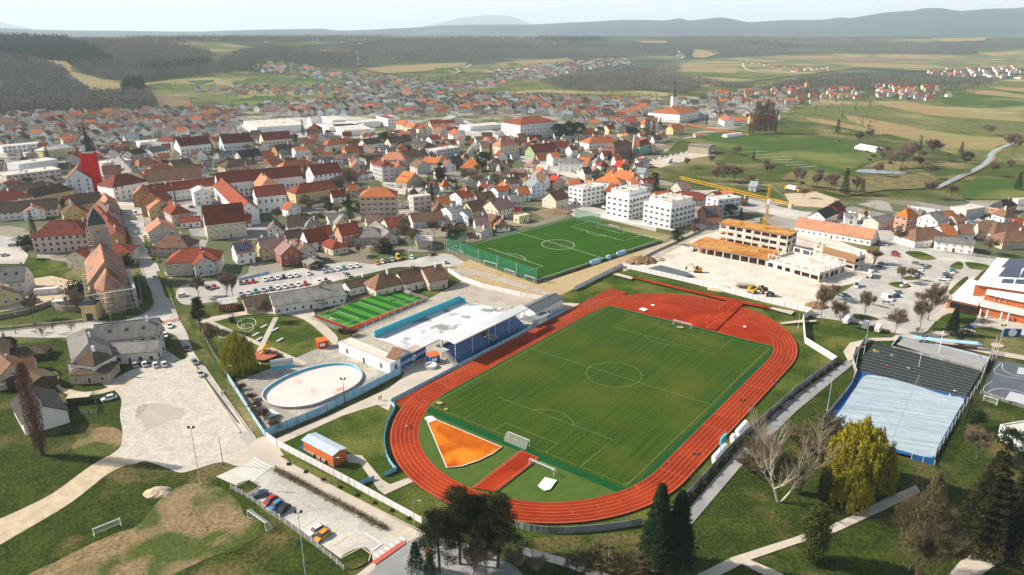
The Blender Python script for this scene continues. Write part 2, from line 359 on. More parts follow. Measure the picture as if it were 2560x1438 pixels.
# ------------------------------------------------ far-off woods (each reads as one mass)
mBark = mat('bare twigs grey',(.165,.155,.125),(.10,.095,.076),.05,.95,.05,detail=3,rnd=.1)
mPineFar = mat('conifer needles far',(.026,.048,.026),(.014,.028,.016),.03,.95,.05)
def inpoly(x,y,P):
    c = False;j = len(P)-1
    for i in range(len(P)):
        if (P[i][1] > y) != (P[j][1] > y) and x < (P[j][0]-P[i][0])*(y-P[i][1])/(P[j][1]-P[i][1])+P[i][0]:c = not c
        j = i
    return c
rng = np.random.default_rng(5)
def crown_tris(n,kind):
    """n random small faces in a tree-shaped volume (unit height, unit width)"""
    u = rng.random(n)
    if kind == 'cone':z = u**1.6;rr = (1-z)*.5*rng.random(n)**.5
    else:z = .12+.88*u;rr = np.sqrt(np.clip(1-((z-.55)/.47)**2,0,1))*.5*rng.random(n)**.4
    t = rng.random(n)*2*np.pi;c = np.stack([rr*np.cos(t),rr*np.sin(t),z],-1)
    s = (.16 if kind != 'cone' else .2)
    o = rng.normal(size=(n,3,3))*s*.6;o[:,:,2] *= 1.3
    return c[:,None,:]+o*np.array([1,1,.55])
def wood(name,label,polys,kind='round',m=None,h=15,sp=1.,nt=16,cat='wood',holes=()):
    Vs = [];proto = [crown_tris(nt,kind) for _ in range(9)]
    for pts in polys:
        xs = [p[0] for p in pts];ys = [p[1] for p in pts];area = 0
        # sample in pixel space on rows whose spacing follows the distance
        y = min(ys)
        while y < max(ys):
            g = GT((min(xs)+max(xs))/2,y);d = max(400.,math.hypot(g.x,g.y));ww = max(8.,d*.0042)*sp
            stepx = ww*.8*F_/d
            x = min(xs)+random.random()*stepx
            while x < max(xs):
                if inpoly(x,y,pts):
                    p = GT(x+random.uniform(-.4,.4)*stepx,y+random.uniform(-.5,.5)*.8)
                    hh = h*random.uniform(.75,1.2);W = ww*random.uniform(.9,1.6)
                    Vs.append(proto[random.randrange(9)]*np.array([W,W,hh])+np.array([p.x,p.y,p.z-1]))
                x += stepx*random.uniform(.7,1.3)
            g2 = GT((min(xs)+max(xs))/2,y+.7);dd = abs(math.hypot(g2.x,g2.y)-math.hypot(g.x,g.y))
            y += min(3.2,max(.55,.7*ww*1.1/max(dd,.3)))
    V = np.concatenate(Vs).reshape(-1,3);ctr = V.mean(0);ctr[2] = 0
    o = link(name,np_mesh(name,V-ctr,np.arange(len(V)).reshape(-1,3),m or mBark),loc=tuple(ctr))
    return tag(o,label,cat,kind='stuff')
WOODS = [
 ('bare_wood','grey leafless wood on the flat behind the town, lower left',[[(-60,225),(70,212),(130,205),(190,212),(232,238),(300,240),(370,238),(388,256),(378,272),(210,280),(-60,284)]],'round',mBark,15,.8,22),
 ('bare_wood','grey leafless wood between two straw coloured fields',[[(-60,140),(0,142),(100,156),(160,178),(180,198),(60,208),(-60,208)]],'round',mBark,15,.9,18),
 ('conifer_wood','dark green conifer wood on the hill at the left edge',[[(-60,94),(0,96),(168,101),(235,127),(289,158),(250,170),(190,170),(160,155),(101,150),(-60,138)]],'cone',mPineFar,19,.8,16),
 ('bare_wood','large grey leafless wood covering the hill above the meadows',[[(200,104),(403,110),(528,133),(532,166),(585,180),(403,199),(353,208),(302,203),(255,198),(200,182),(178,160),(289,160),(240,128)]],'round',mBark,15,.9,18),
 ('conifer_wood','strip of dark conifers along the foot of the grey wood',[[(350,178),(440,164),(524,156),(526,168),(440,178),(400,188)]],'cone',mPineFar,17,.8,16),
 ('conifer_grove','round clump of dark conifers beside the green meadows',[[(308,230),(318,214),(345,211),(364,218),(362,232),(335,237)]],'cone',mPineFar,19,.7,26),
 ('bare_wood','leafless wood behind the red and white mast',[[(560,150),(640,122),(720,124),(800,136),(860,120),(1000,112),(1080,135),(1160,140),(1140,152),(1060,158),(1000,162),(900,172),(850,170),(760,165),(650,158),(640,175),(590,180),(545,165)]],'round',mBark,15,1.,14),
 ('bare_wood','long leafless wood over the middle hills',[[(850,108),(1000,98),(1140,95),(1350,100),(1430,108),(1560,112),(1690,116),(1690,140),(1560,146),(1420,145),(1240,151),(1160,152),(1090,138),(1010,116)]],'round',mBark,15,1.,14),
 ('conifer_wood','dark conifer strip on the middle hill top',[[(1340,94),(1500,95),(1530,102),(1440,108),(1350,101)]],'cone',mPineFar,17,1.,12),
 ('bare_wood','wide leafless wood behind the open plain',[[(1690,95),(1800,93),(2000,98),(2200,104),(2320,112),(2620,108),(2620,124),(2440,126),(2430,140),(2200,136),(1900,142),(1800,144),(1750,125),(1700,118)]],'round',mBark,15,1.,14),
 ('conifer_wood','dark conifer strip inside the wide leafless wood',[[(1830,104),(1900,105),(2020,118),(1960,121),(1880,114)]],'cone',mPineFar,17,1.,12),
 ('river_wood','leafless wood along the river bend behind the town',[[(1345,208),(1420,196),(1520,186),(1650,182),(1720,196),(1760,214),(1700,236),(1600,226),(1500,232),(1400,224)]],'round',mBark,12,.8,20),
 ('river_wood','leafless trees along the road behind the yellow church tower',[[(1900,225),(1990,205),(2080,190),(2200,195),(2350,192),(2480,200),(2480,212),(2300,215),(2150,225),(2000,238)]],'round',mBark,11,.9,18),
 ('hedgerow','leafless hedgerow and orchard trees left of the yellow church tower',[[(1640,160),(1700,155),(1700,180),(1620,182)],[(1740,196),(1800,208),(1880,218),(1880,222),(1760,215)]],'round',mBark,9,1.,16),
 ('hilltop_trees','leafless trees scattered between the hilltop hamlets',[[(300,98),(500,95),(640,92),(860,90),(1000,93),(860,104),(640,106),(430,108)]],'round',mBark,13,1.3,12),
]
for nm,lb,po,kd,mm,hh,sp,ntr in WOODS:wood(nm,lb,po,kd,mm,hh,sp,ntr)
# haze: even pale air round the whole scene
hz = MB();hz.box((0,21000,-4),(90000,52000,1500));ho = hz.build('haze',[])
hm = bpy.data.materials.new('haze air');hm.use_nodes = True;t = hm.node_tree;t.nodes.clear()
o_ = t.nodes.new('ShaderNodeOutputMaterial');pv = t.nodes.new('ShaderNodeVolumePrincipled');pv.inputs['Color'].default_value = (.72,.86,.94,1);pv.inputs['Density'].default_value = 6.5e-5;pv.inputs['Anisotropy'].default_value = .1
t.links.new(pv.outputs[0],o_.inputs['Volume']);ho.data.materials.append(hm);tag(ho,'pale blue haze over the whole valley','haze',kind='stuff')
# ------------------------------------------------ near ground
def town_mat():
    m = mat('town plots',(.2,.18,.14),(.1,.1,.06),.06,.95,.1,detail=8);t = m.node_tree;b = t.nodes['Principled BSDF'];l = t.links.new
    tc = t.nodes.new('ShaderNodeTexCoord');v = t.nodes.new('ShaderNodeTexVoronoi');v.inputs['Scale'].default_value = .045;l(tc.outputs['Object'],v.inputs['Vector'])
    cr = t.nodes.new('ShaderNodeValToRGB');cr.color_ramp.interpolation = 'CONSTANT';e = cr.color_ramp.elements
    e[0].color = (.075,.10,.03,1);e[1].position = .3;e[1].color = (.30,.27,.22,1)
    for p,c in ((.5,(.11,.115,.045,1)),(.62,(.22,.185,.12,1)),(.78,(.36,.34,.30,1)),(.9,(.06,.085,.025,1))):
        q = e.new(p);q.color = c
    sx = t.nodes.new('ShaderNodeSeparateColor');l(v.outputs['Color'],sx.inputs[0]);l(sx.outputs[0],cr.inputs[0])
    mx = t.nodes.new('ShaderNodeMix');mx.data_type = 'RGBA';mx.inputs[0].default_value = .35
    old = b.inputs['Base Color'].links[0].from_socket;l(cr.outputs[0],mx.inputs[6]);l(old,mx.inputs[7]);l(mx.outputs[2],b.inputs['Base Color']);return m
mTown = town_mat()
mGrav = mat('pale gravel',(.50,.455,.385),(.385,.35,.295),.25,.95,.1,detail=9,fine=(.9,.22),col3=(.40,.345,.27),scale3=.05,c3=(.56,.74))
mDirt = mat('dirt track',(.52,.43,.30),(.38,.30,.20),.3,.95,.1,detail=8,bump=.05)
mAsph = mat('pale asphalt',(.42,.395,.35),(.33,.31,.275),.12,.9,.15,detail=9,fine=(.8,.12),col3=(.49,.455,.39),scale3=.03)
mAsph2 = mat('grey asphalt',(.27,.27,.26),(.21,.21,.20),.15,.9,.15,detail=9,col3=(.33,.32,.30),scale3=.04)
mPave = mat('paving slabs',(.51,.445,.355),(.42,.365,.29),.35,.9,.15,detail=6,col3=(.40,.355,.29),scale3=.09)
mCob = mat('grey paving',(.34,.315,.265),(.235,.22,.19),.6,.9,.15,detail=8,fine=(1.6,.3),col3=(.43,.385,.32),scale3=.08)
mConc = mat('old concrete',(.42,.37,.295),(.31,.27,.215),.16,.95,.1,detail=9,fine=(1.,.25),col3=(.27,.24,.20),scale3=.07,c3=(.55,.7))
mPud = mat('dried puddle',(.40,.36,.295),(.33,.295,.24),.3,.8,.2,detail=8)
mSand = mat('dry tan ground',(.42,.31,.165),(.32,.23,.12),.2,.95,.1,detail=8,fine=(1.,.22),col3=(.37,.29,.16),scale3=.04)
mSite = mat('crushed stone',(.64,.56,.47),(.50,.43,.35),.1,.95,.1,detail=9,fine=(.7,.2),col3=(.44,.37,.29),scale3=.06,c3=(.54,.68),bump=.08,bscale=.6)
mGrass = mat('mown grass',(.050,.080,.010),(.028,.050,.008),.22,.95,.1,detail=9,fine=(1.3,.5),col3=(.115,.12,.028),scale3=.06,c3=(.46,.62))
mRough = mat('rough grass',(.046,.064,.010),(.022,.036,.007),.16,.95,.1,detail=10,fine=(1.1,.65),col3=(.115,.092,.036),scale3=.055,c3=(.53,.66),bump=.25,bscale=.8)
mWorn = mat('worn turf',(.26,.185,.10),(.165,.12,.06),.3,.95,.1,detail=9,fine=(1.,.4),col3=(.065,.085,.02),scale3=.075,c3=(.47,.56))
mWhite = mat('white paint',(.82,.80,.76),(.72,.70,.66),.6,.7)
mPaintW = mat('faded line paint',(.62,.60,.54),(.5,.48,.42),1.,.8)
mRedP = mat('red road paint',(.52,.12,.09),(.40,.09,.07),.6,.8)
mYelP = mat('yellow road paint',(.60,.40,.08),(.5,.33,.06),.6,.8)
sheet('town_ground',[(-260,300),(-60,284),(210,281),(400,274),(560,268),(700,262),(870,262),(900,235),(1200,246),(1500,252),(1700,240),(1830,245),(2010,250),(1960,285),(1890,300),(1860,335),(1700,350),(1620,420),(1640,445),(1760,480),(1960,505),(2340,498),(2700,510),(2700,650),(2480,640),(2200,640),(2180,600),(1730,600),(1660,610),(1437,545),(1118,628),(1000,650),(820,670),(600,712),(440,735),(420,690),(300,690),(160,660),(-260,660)],mTown)
for nm,pts,m in [
 ('rough_grass',[(-300,880),(200,850),(430,1000),(560,1160),(600,1230),(860,1420),(900,1470),(-300,1600)],mRough),
 ('park_lawn',[(1270,1475),(1320,1340),(1500,1310),(1690,1230),(1800,1080),(1900,980),(2000,870),(2020,800),(2230,830),(2560,900),(2900,950),(2900,1600),(1270,1600)],mRough),
 ('stadium_lawn',[(690,1112),(855,1040),(943,1012),(1010,960),(1180,880),(1440,720),(1560,680),(2040,790),(2010,830),(2090,905),(1990,985),(1640,1330),(1320,1345),(1060,1320)],mGrass),
 ('lawn',[(1900,770),(2040,790),(2160,825),(2230,838),(2160,850),(2110,900),(2090,910),(2010,860)],mGrass),
 ('village_lawn',[(0,780),(100,730),(200,660),(60,640),(-60,650),(-60,800)],mGrass),
 ('worn_turf',smooth_pts([(60,1455),(150,1400),(250,1350),(300,1330),(350,1310),(390,1260),(430,1225),(505,1205),(560,1225),(600,1262),(612,1290),(650,1300),(640,1345),(570,1375),(500,1405),(400,1450),(300,1475)],4),mWorn),
 ('worn_turf',smooth_pts([(180,1120),(220,1080),(260,1068),(300,1075),(303,1108),(270,1138),(215,1140)],4),mWorn),
 ('gravel_lot',smooth_pts([(405,870),(455,900),(480,880),(500,905),(560,990),(610,1075),(640,1110),(635,1150),(596,1166),(563,1156),(531,1160),(488,1174),(450,1182),(416,1170),(363,1154),(323,1162),(272,1146),(300,1118),(306,1080),(300,1040),(303,1000),(285,975),(255,960),(290,945),(330,925),(400,900)],5),mGrav),
 ('dirt_track',smooth_pts([(280,1138),(322,1158),(270,1185),(180,1255),(90,1310),(-60,1390),(-60,1330),(40,1280),(130,1235),(220,1170)],4),mDirt),
 ('puddle',smooth_pts([(342,1040),(352,1015),(400,1008),(440,1020),(462,1022),(455,1045),(430,1052),(390,1068),(365,1072),(345,1058)],5),mPud),
 ('wet_gravel',smooth_pts([(338,1050),(345,1018),(370,1010),(366,1020),(350,1045),(362,1070),(352,1066)],4),mCob),
 ('yard_drive',smooth_pts([(150,965),(180,975),(225,980),(290,962),(340,935),(330,955),(290,975),(220,990),(165,985),(135,960),(130,930),(145,935)],4),mDirt),
 # streets on the left
 ('road',smooth_pts([(310,520),(355,520),(360,560),(375,620),(392,660),(410,705),(422,735),(430,760),(448,800),(466,830),(484,880),(512,920),(560,990),(640,1100),(700,1120),(690,1150),(655,1140),(640,1150),(600,1085),(545,1000),(483,905),(462,875),(440,840),(415,830),(400,815),(300,835),(150,845),(0,842),(-100,842),(-100,822),(0,829),(150,812),(250,800),(325,790),(366,772),(384,755),(378,730),(365,700),(350,670),(342,640),(322,600),(310,560)],3),mAsph),
 ('car_park',smooth_pts([(440,735),(470,710),(590,698),(700,680),(860,655),(920,660),(1000,655),(1110,634),(1150,650),(1170,662),(1115,668),(1000,668),(940,680),(760,720),(590,745),(500,760),(455,760)],3),mAsph),
 ('square',[(255,460),(345,480),(330,505),(350,525),(310,530),(280,500),(240,480)],mAsph),
 ('side_street',[(0,590),(90,600),(60,660),(-60,660),(-60,590)],mAsph),
 ('yard',[(440,515),(520,500),(640,520),(590,560),(640,560),(700,565),(760,560),(780,575),(640,600),(585,600),(480,590)],mAsph2),
 ('yard',[(60,700),(130,690),(230,715),(240,740),(120,760),(0,780),(0,740)],mDirt),
 ('car_park',[(960,445),(1010,430),(1060,465),(1040,490),(950,480)],mAsph),('street',[(1270,385),(1330,390),(1420,425),(1480,455),(1550,470),(1540,480),(1440,450),(1310,405)],mAsph),
 ('street',[(1320,490),(1400,520),(1440,545),(1570,575),(1640,580),(1640,560),(1560,540),(1440,505),(1350,478)],mAsph),('car_park',[(1100,310),(1160,300),(1240,330),(1240,350),(1180,345)],mAsph),
 ('yard',[(1595,405),(1650,395),(1720,380),(1790,388),(1740,395),(1650,420)],mPave),('street',[(1700,478),(1790,475),(1960,520),(2200,565),(2190,585),(1960,545),(1740,495)],mAsph),
 ('yard',[(1960,485),(2040,480),(2100,500),(2060,520),(1980,515)],mDirt),('supermarket_car_park',[(600,312),(700,296),(860,290),(960,300),(930,330),(740,345),(620,330)],mAsph),
 ('street',[(-60,372),(180,365),(320,380),(330,400),(150,395),(-60,395)],mAsph),
 # pools and park on the left
 ('park_lawn',smooth_pts([(470,800),(500,790),(690,790),(790,810),(830,850),(855,858),(790,875),(690,915),(585,955),(560,935)],3),mGrass),
 ('bark_lawn',[(1035,712),(1110,700),(1150,725),(1110,742),(1035,730)],mGrass),
 ('pool_paving',[(568,948),(588,957),(683,920),(780,878),(860,850),(985,925),(1004,930),(664,1093)],mCob),
 ('pool_terrace',[(860,856),(900,822),(1065,752),(1160,700),(1395,757),(1440,770),(1180,905),(1060,930),(1000,932),(975,925)],mConc),
 ('footpath',smooth_pts([(520,808),(600,790),(690,785),(760,800),(815,845),(835,862),(845,845),(815,815),(790,795),(770,770),(640,775),(500,800)],3),mPave),
 ('stadium_apron',[(690,1099),(971,973),(1003,948),(1012,930),(1080,905),(1120,880),(1400,757),(1450,760),(1120,938),(977,1012),(972,1028),(943,1013),(855,1041),(700,1112)],mPave),
 ('stadium_path',[(862,1136),(905,1140),(955,1200),(975,1212),(1020,1196),(1038,1203),(962,1238),(945,1225),(900,1160),(870,1158)],mPave),
 ('tan_court',[(1140,668),(1175,650),(1280,690),(1345,712),(1660,608),(1665,618),(1560,672),(1430,725),(1395,742),(1380,765),(1165,700)],mSand),
 ('concrete_walk',[(1130,672),(1190,675),(1390,735),(1385,745),(1190,688),(1150,690),(1120,680)],mConc),
 ('dry_verge',[(1437,545),(1480,540),(1680,590),(1660,608)],fPale),
 ('construction_ground',[(1552,668),(1600,640),(1650,622),(1720,590),(1740,560),(1810,550),(2090,600),(2190,640),(2165,705),(2080,720),(2030,790),(2010,775)],mSite),
 ('car_park',smooth_pts([(2030,792),(2035,776),(2100,735),(2165,690),(2195,640),(2200,600),(2190,565),(2235,560),(2270,590),(2330,622),(2420,640),(2640,668),(2640,690),(2480,672),(2430,705),(2380,748),(2350,790),(2300,840),(2230,832),(2160,812),(2080,800)],3),mAsph),
 ('road',[(1590,640),(1740,575),(1900,545),(1900,555),(1750,590),(1640,650),(1560,680),(1550,668)],mConc),
 ('hall_forecourt',[(2320,800),(2360,770),(2600,810),(2600,850),(2480,820),(2430,820)],mPave),
 # foreground road and pavements
 ('pavement',[(640,1098),(662,1092),(688,1110),(700,1125),(720,1155),(860,1232),(1066,1338),(1012,1358),(683,1172),(600,1170),(590,1160)],mPave),
 ('road',[(540,1193),(600,1166),(640,1150),(683,1172),(968,1333),(1014,1360),(935,1410),(930,1395),(905,1378),(855,1400),(605,1222)],mAsph),
 ('road',[(870,1475),(925,1425),(1012,1358),(1070,1338),(1200,1370),(1290,1420),(1340,1475)],mAsph2),
 ('pavement',[(890,1440),(930,1410),(945,1404),(935,1425),(905,1450)],mPave),
 ('footpath',[(1640,1360),(1700,1300),(1830,1145),(1960,1010),(2120,900),(2135,910),(1990,1030),(1850,1170),(1710,1335),(1660,1390)],mAsph2),
 ('footpath',[(2120,905),(2108,880),(2125,858),(2180,846),(2230,845),(2240,838),(2290,842),(2290,850),(2230,853),(2180,854),(2140,870),(2130,900)],mPave),
 ('footpath',[(1740,1440),(1830,1395),(1980,1347),(2100,1305),(2230,1240),(2290,1215),(2300,1232),(2220,1272),(2090,1332),(1990,1362),(1880,1400),(1800,1440),(1720,1460)],mPave),
 ('footpath',[(1870,1400),(1900,1412),(1960,1438),(1930,1450),(1850,1410)],mPave),
 ('footpath',[(2370,1440),(2400,1405),(2470,1365),(2560,1340),(2600,1345),(2600,1365),(2480,1420),(2440,1450)],mPave),
 ('footpath',smooth_pts([(2290,842),(2340,830),(2400,822),(2440,830),(2400,835),(2330,845)],3),mPave),('footpath',[(2290,845),(2380,855),(2500,880),(2640,905),(2640,915),(2490,890),(2370,865)],mPave),
]:sheet(nm,pts,m)
for pts in [[(522,805),(650,862),(765,912)],[(690,795),(648,880)]]:ribbon('footpath',pts,2.0,mPave)
# green islands of the big car park
for pts in [[(2262,632),(2300,630),(2340,648),(2300,650)],[(2220,710),(2255,706),(2278,718),(2250,722)],[(2255,695),(2290,690),(2300,698),(2270,702)],[(2300,660),(2330,665),(2320,671)],[(2374,668),(2395,655),(2408,662),(2400,675)],[(2415,656),(2470,664),(2465,676),(2425,672)],[(2372,730),(2410,695),(2420,700),(2385,735)],[(2134,786),(2170,790),(2198,800),(2170,803),(2140,798)],[(2172,760),(2222,770),(2215,772)],[(2440,790),(2370,785),(2330,820),(2350,830),(2420,815)]]:sheet('green_island',smooth_pts(pts,4),mGrass)
for pts in [[(590,1216),(625,1202),(650,1218),(618,1234)],[(850,1398),(905,1370),(928,1388),(922,1405),(880,1425)]]:sheet('planted_island',smooth_pts(pts,4),mRough)
for pts in [[(700,1142),(722,1140),(870,1215),(1060,1310),(1078,1325),(1055,1335),(860,1232)]]:sheet('verge',pts,mGrass)
def kerb(path,w=.22,h=.12):
    W = [G(*p) for p in path];o0 = W[0];mb = MB()
    for a,b in zip(W,W[1:]):d = b-a;m = (a+b)/2-o0;mb.box((m.x,m.y,0),(d.length+.05,w,h+.26),math.atan2(d.y,d.x))
    tag(mb.build('kerb',mPave,loc=(o0.x,o0.y,0)),kind='structure')
kerb([(683,1172),(968,1333),(1012,1357)]);kerb([(583,1222),(625,1201),(650,1218),(622,1238)]);kerb([(852,1399),(905,1371),(927,1388),(922,1405)]);kerb([(698,1145),(860,1233),(1060,1334)]);kerb([(512,918),(560,988),(640,1098)]);kerb([(483,905),(545,1000),(600,1083)],.5,.06)
kerb(smooth_pts([(360,560),(375,620),(392,660),(410,705),(425,740),(448,800)],3,False));kerb(smooth_pts([(342,640),(365,700),(382,740),(366,772),(325,790),(250,802),(0,830)],3,False));kerb([(1700,1302),(1832,1146),(1962,1010),(2120,902)],.15,.05)
# road markings
for k in range(8):
    t = k/7;a = (596+44*t,1190-35*t);ribbon('road_markings',[(a[0]-6,a[1]-10+2),(a[0]+38,a[1]+16)],.55,mPaintW)
for k in range(6):
    x,y = 695+38*k,1214+22.5*k;ribbon('road_markings',[(x,y),(x+22,y+12.5)],.16,mPaintW)
ribbon('road_markings',[(912,1335),(952,1361)],.2,mWhite);ribbon('road_markings',[(932,1379),(955,1362)],.4,mWhite)
for k in range(6):ribbon('road_markings',[(938+12.5*k,1389-8.5*k),(950+12.5*k,1397-8.5*k)],.5,mWhite)
ribbon('road_markings',[(934,1412),(1011,1358)],1.3,mRedP);ribbon('road_markings',[(1062,1372),(1078,1402)],1.1,mRedP)
for k in range(9):
    x,y = 655+25*k,1256+16*k
    ribbon('road_markings',[(x,y),(x+38,y-25)],.12,mPaintW if k < 6 else mYelP)
sheet('planted_verge',smooth_pts([(335,690),(350,690),(370,735),(384,760),(360,785),(300,802),(250,803),(255,795),(330,775)],3),mGrass)
ribbon('verge',[(365,590),(372,620),(395,658)],3,mGrass);ribbon('verge',[(398,680),(415,720),(425,745)],2.5,mGrass)
for k in range(5):ribbon('road_markings',[(405+9*k,812-2*k),(410+9*k,804-2*k)],.5,mRedP)
ribbon('footpath',[(480,905),(540,985),(595,1060)],.3,mRough)
# ------------------------------------------------ stadium ground, in the pitch's own metric frame
PX0,PY0,PYAW = -24.8225,192.1449,.9153
PL,PW = 104.3,67.4
pu = Vector((math.cos(PYAW),math.sin(PYAW),0));pv_ = Vector((pu.y,-pu.x,0));p0 = Vector((PX0,PY0,0))
def UV(u,v,z=0.):return p0+pu*u+pv_*v+Vector((0,0,z))
def uvof(px,py,z=0.):
    d = G(px,py,z)-p0;return d.dot(pu),d.dot(pv_)
mTrack = mat('red running track',(.27,.026,.004),(.205,.018,.003),.12,.85,.2,detail=9,fine=(.6,.08),col3=(.32,.034,.007),scale3=.05)
mTrackD = mat('orange red sector',(.48,.125,.004),(.32,.052,.004),.25,.9,.15,detail=10,contrast=(.3,.7),col3=(.62,.19,.012),scale3=.08)
mPitch = mat('stadium turf',(.044,.083,.009),(.024,.052,.0065),.8,.95,.1,detail=6,fine=(1.2,.25),stretch=(.03,1.,1,PYAW),col3=(.066,.082,.011),scale3=.045,c3=(.45,.7))
mTurfG = mat('green synthetic surface',(.007,.075,.020),(.006,.060,.016),.2,.9,.15,detail=7)
mTurfL = mat('light green synthetic surface',(.070,.115,.022),(.056,.095,.018),.3,.9,.15,detail=8)
mArt = mat('artificial turf',(.030,.088,.006),(.022,.066,.005),.08,.9,.15,detail=8,stretch=(.15,1,1,.75))
mArtL = mat('light artificial turf',(.055,.21,.022),(.045,.185,.02),.3,.9,.15);mArtD = mat('dark artificial turf',(.018,.095,.015),(.014,.08,.012),.3,.9,.15)
NRc,FRc,MVc = 11.8,95.2,34.0     # bend centres along u, middle of the field
def oval(r,n=64,far=0.):
    P = []
    for k in range(n+1):
        t = math.pi/2+math.pi*k/n;P.append((NRc+r*math.cos(t),MVc-r*math.sin(t)*-1 if 0 else MVc+r*math.sin(t)))
    for k in range(n+1):
        t = -math.pi/2+math.pi*k/n;P.append((FRc+(r+far)*math.cos(t),MVc+r*math.sin(t)))
    return P
def uvsheet(name,pts,m):return sheet(name,[UV(*p) for p in pts],m,world=True)
def uvline(pts,w=.12,m=None):return ribbon('track_line' if m is mLaneW else 'pitch_line',[UV(*p) for p in pts],w,m or mWhite,px=False)
mLaneW = mat('lane paint',(.50,.22,.12),(.42,.16,.09),1.,.8)
RI,LW = 36.2,1.25
uvsheet('running_track',oval(RI+6*LW+.3,far=2.2),mTrack)
uvsheet('running_track',[(11,-2.1),(126.3,-2.1),(126.3,-10.9),(11,-10.9),(-4,-9.9),(-5.6,-7.2),(0,-4)],mTrack)
uvsheet('infield_turf',oval(RI-.2,far=1.),mTurfG)
nd = [p for p in oval(RI-.3) if p[0] < -3.5]
uvsheet('infield_turf',[(-3.6,2.6)]+[p for p in nd]+[(-3.6,66.)],mTurfL)
fd = [p for p in oval(RI-.1,far=1.) if p[0] > 107.5]
uvsheet('running_track',[(107.5,.4)]+fd+[(107.5,66.5)],mTrack)
uvsheet('football_pitch',[(0,-1.2),(PL+.8,-1.2),(PL+.8,PW+1.2),(-1.0,PW+1.2),(-1.,3)],mPitch)
for k in range(7):uvline(oval(RI+k*LW,far=.3*k)+[oval(RI+k*LW)[0]],.085 if k < 6 else .16,mLaneW)
for k in range(1,8):uvline([(12 if k > 4 else 70,-2.2-k*1.22),(126.2,-2.2-k*1.22)],.1,mLaneW)
uvline([(107.4,.5),(107.4,68)],.15,mLaneW)
random.seed(4)
for k in range(44):
    ln = random.randrange(6);r0,r1 = RI+ln*LW,RI+(ln+1)*LW
    if k % 2:t = random.uniform(-.5,.5)*math.pi;c = FRc;s = 1
    else:t = random.uniform(-.5,.5)*math.pi;c = NRc;s = -1
    uvline([(c+s*r0*math.cos(t),MVc+r0*math.sin(t)),(c+s*r1*math.cos(t),MVc+r1*math.sin(t))],.09,mLaneW)
for u in (16,21,34,48,63,88):uvline([(u,70.2+LW*random.randrange(5)),(u,71.45+LW*random.randrange(5))],.09,mLaneW)
for u in (72,40,12):uvline([(u,70.2),(u,77.7)],.09,mLaneW)
for u in (12.5,96):uvline([(u,-2.2),(u,-10.9)],.1,mLaneW)
c = PW/2
def arc(u,v,r,a0,a1,n=40):return [(u+r*math.cos(a0+(a1-a0)*k/n),v+r*math.sin(a0+(a1-a0)*k/n)) for k in range(n+1)]
mChalk = mat('chalk line',(.27,.30,.14),(.19,.23,.09),1.5,.9)
for pts in [[(0,0),(PL,0),(PL,PW),(0,PW),(0,0)],[(PL/2,0),(PL/2,PW)],arc(PL/2,c,9.15,0,2*math.pi,72),
            [(0,c-20.16),(16.5,c-20.16),(16.5,c+20.16),(0,c+20.16)],[(PL,c-20.16),(PL-16.5,c-20.16),(PL-16.5,c+20.16),(PL,c+20.16)],
            [(0,c-9.16),(5.5,c-9.16),(5.5,c+9.16),(0,c+9.16)],[(PL,c-9.16),(PL-5.5,c-9.16),(PL-5.5,c+9.16),(PL,c+9.16)],
            arc(11,c,9.15,-.925,.925),arc(PL-11,c,9.15,math.pi-.925,math.pi+.925),arc(0,PW,1,-math.pi/2,0,8),arc(0,0,1,0,math.pi/2,8)]:uvline(pts,.11,mChalk)
# throwing sector, high jump fan, run-up, sand pits
sheet('throwing_sector',[(1068,1056),(1090,1055),(1255,1123)]+[(1232,1140),(1195,1158),(1155,1172),(1117,1176)],mTrackD)
for a in ([(1069,1062),(1117,1176),(1155,1171.5),(1195,1158),(1232,1140),(1254,1124),(1090,1055)],):ribbon('sector_line',a,.2,mWhite)
sheet('throwing_circle',[(1061,1052),(1066,1048),(1080,1046),(1092,1055),(1072,1063)],mWhite)
sheet('run_up',[(1302,1132),(1347,1152),(1324,1170),(1237,1236),(1180,1226)],mTrack)
for a in ([(1302,1132),(1180,1226)],[(1306,1134),(1187,1226)],[(1347,1152),(1238,1237)],[(1341,1152),(1230,1235)],[(1302,1132),(1347,1152)]):ribbon('track_line',a,.12,mLaneW)
sheet('throwing_pad',[(1362,1200),(1392,1208),(1375,1231),(1360,1234),(1344,1222)],mWhite)
sheet('sand_pit',[(1531,690),(1543,687),(1586,698),(1577,703)],mPave);sheet('run_up',[(1576,698),(1584,697),(1980,784),(1967,785),(1820,757)],mTrack)
sheet('sand_pit',[(1922,776),(1932,773),(1985,783),(1978,792)],mPave)
sheet('run_up',[(1815,757),(1840,752),(1860,762),(1790,830),(1760,825)],mTrack)
for a in ([(1820,757),(1795,778)],[(1844,762),(1818,783)],[(1810,785),(1781,802)],[(1793,803),(1830,812)],[(1700,768),(1785,784),(1766,799)],[(1764,826),(1790,806)]):ribbon('track_line',a,.12,mLaneW)
sheet('footpath',[(1948,812),(2000,805),(2040,806),(2040,809),(1955,815)],mPave)
for pts in [[(1596,778),(1606,774),(1619,778),(1610,783)],[(1626,767),(1633,766),(1637,768),(1630,770)],[(1856,821),(1863,820),(1866,823),(1859,824)]]:sheet('throwing_pad',pts,mWhite)
for pts in [[(1090,1012),(1100,1010),(1108,1014),(1097,1017)],[(1110,1028),(1118,1027),(1119,1031),(1112,1031)],[(1690,822),(1705,821),(1708,825),(1695,825)]]:sheet('worn_patch',smooth_pts(pts,3),mSand)
uvsheet('shot_cage_mat',[(-26,40),(-26,41),(-25,41)],mTurfL)
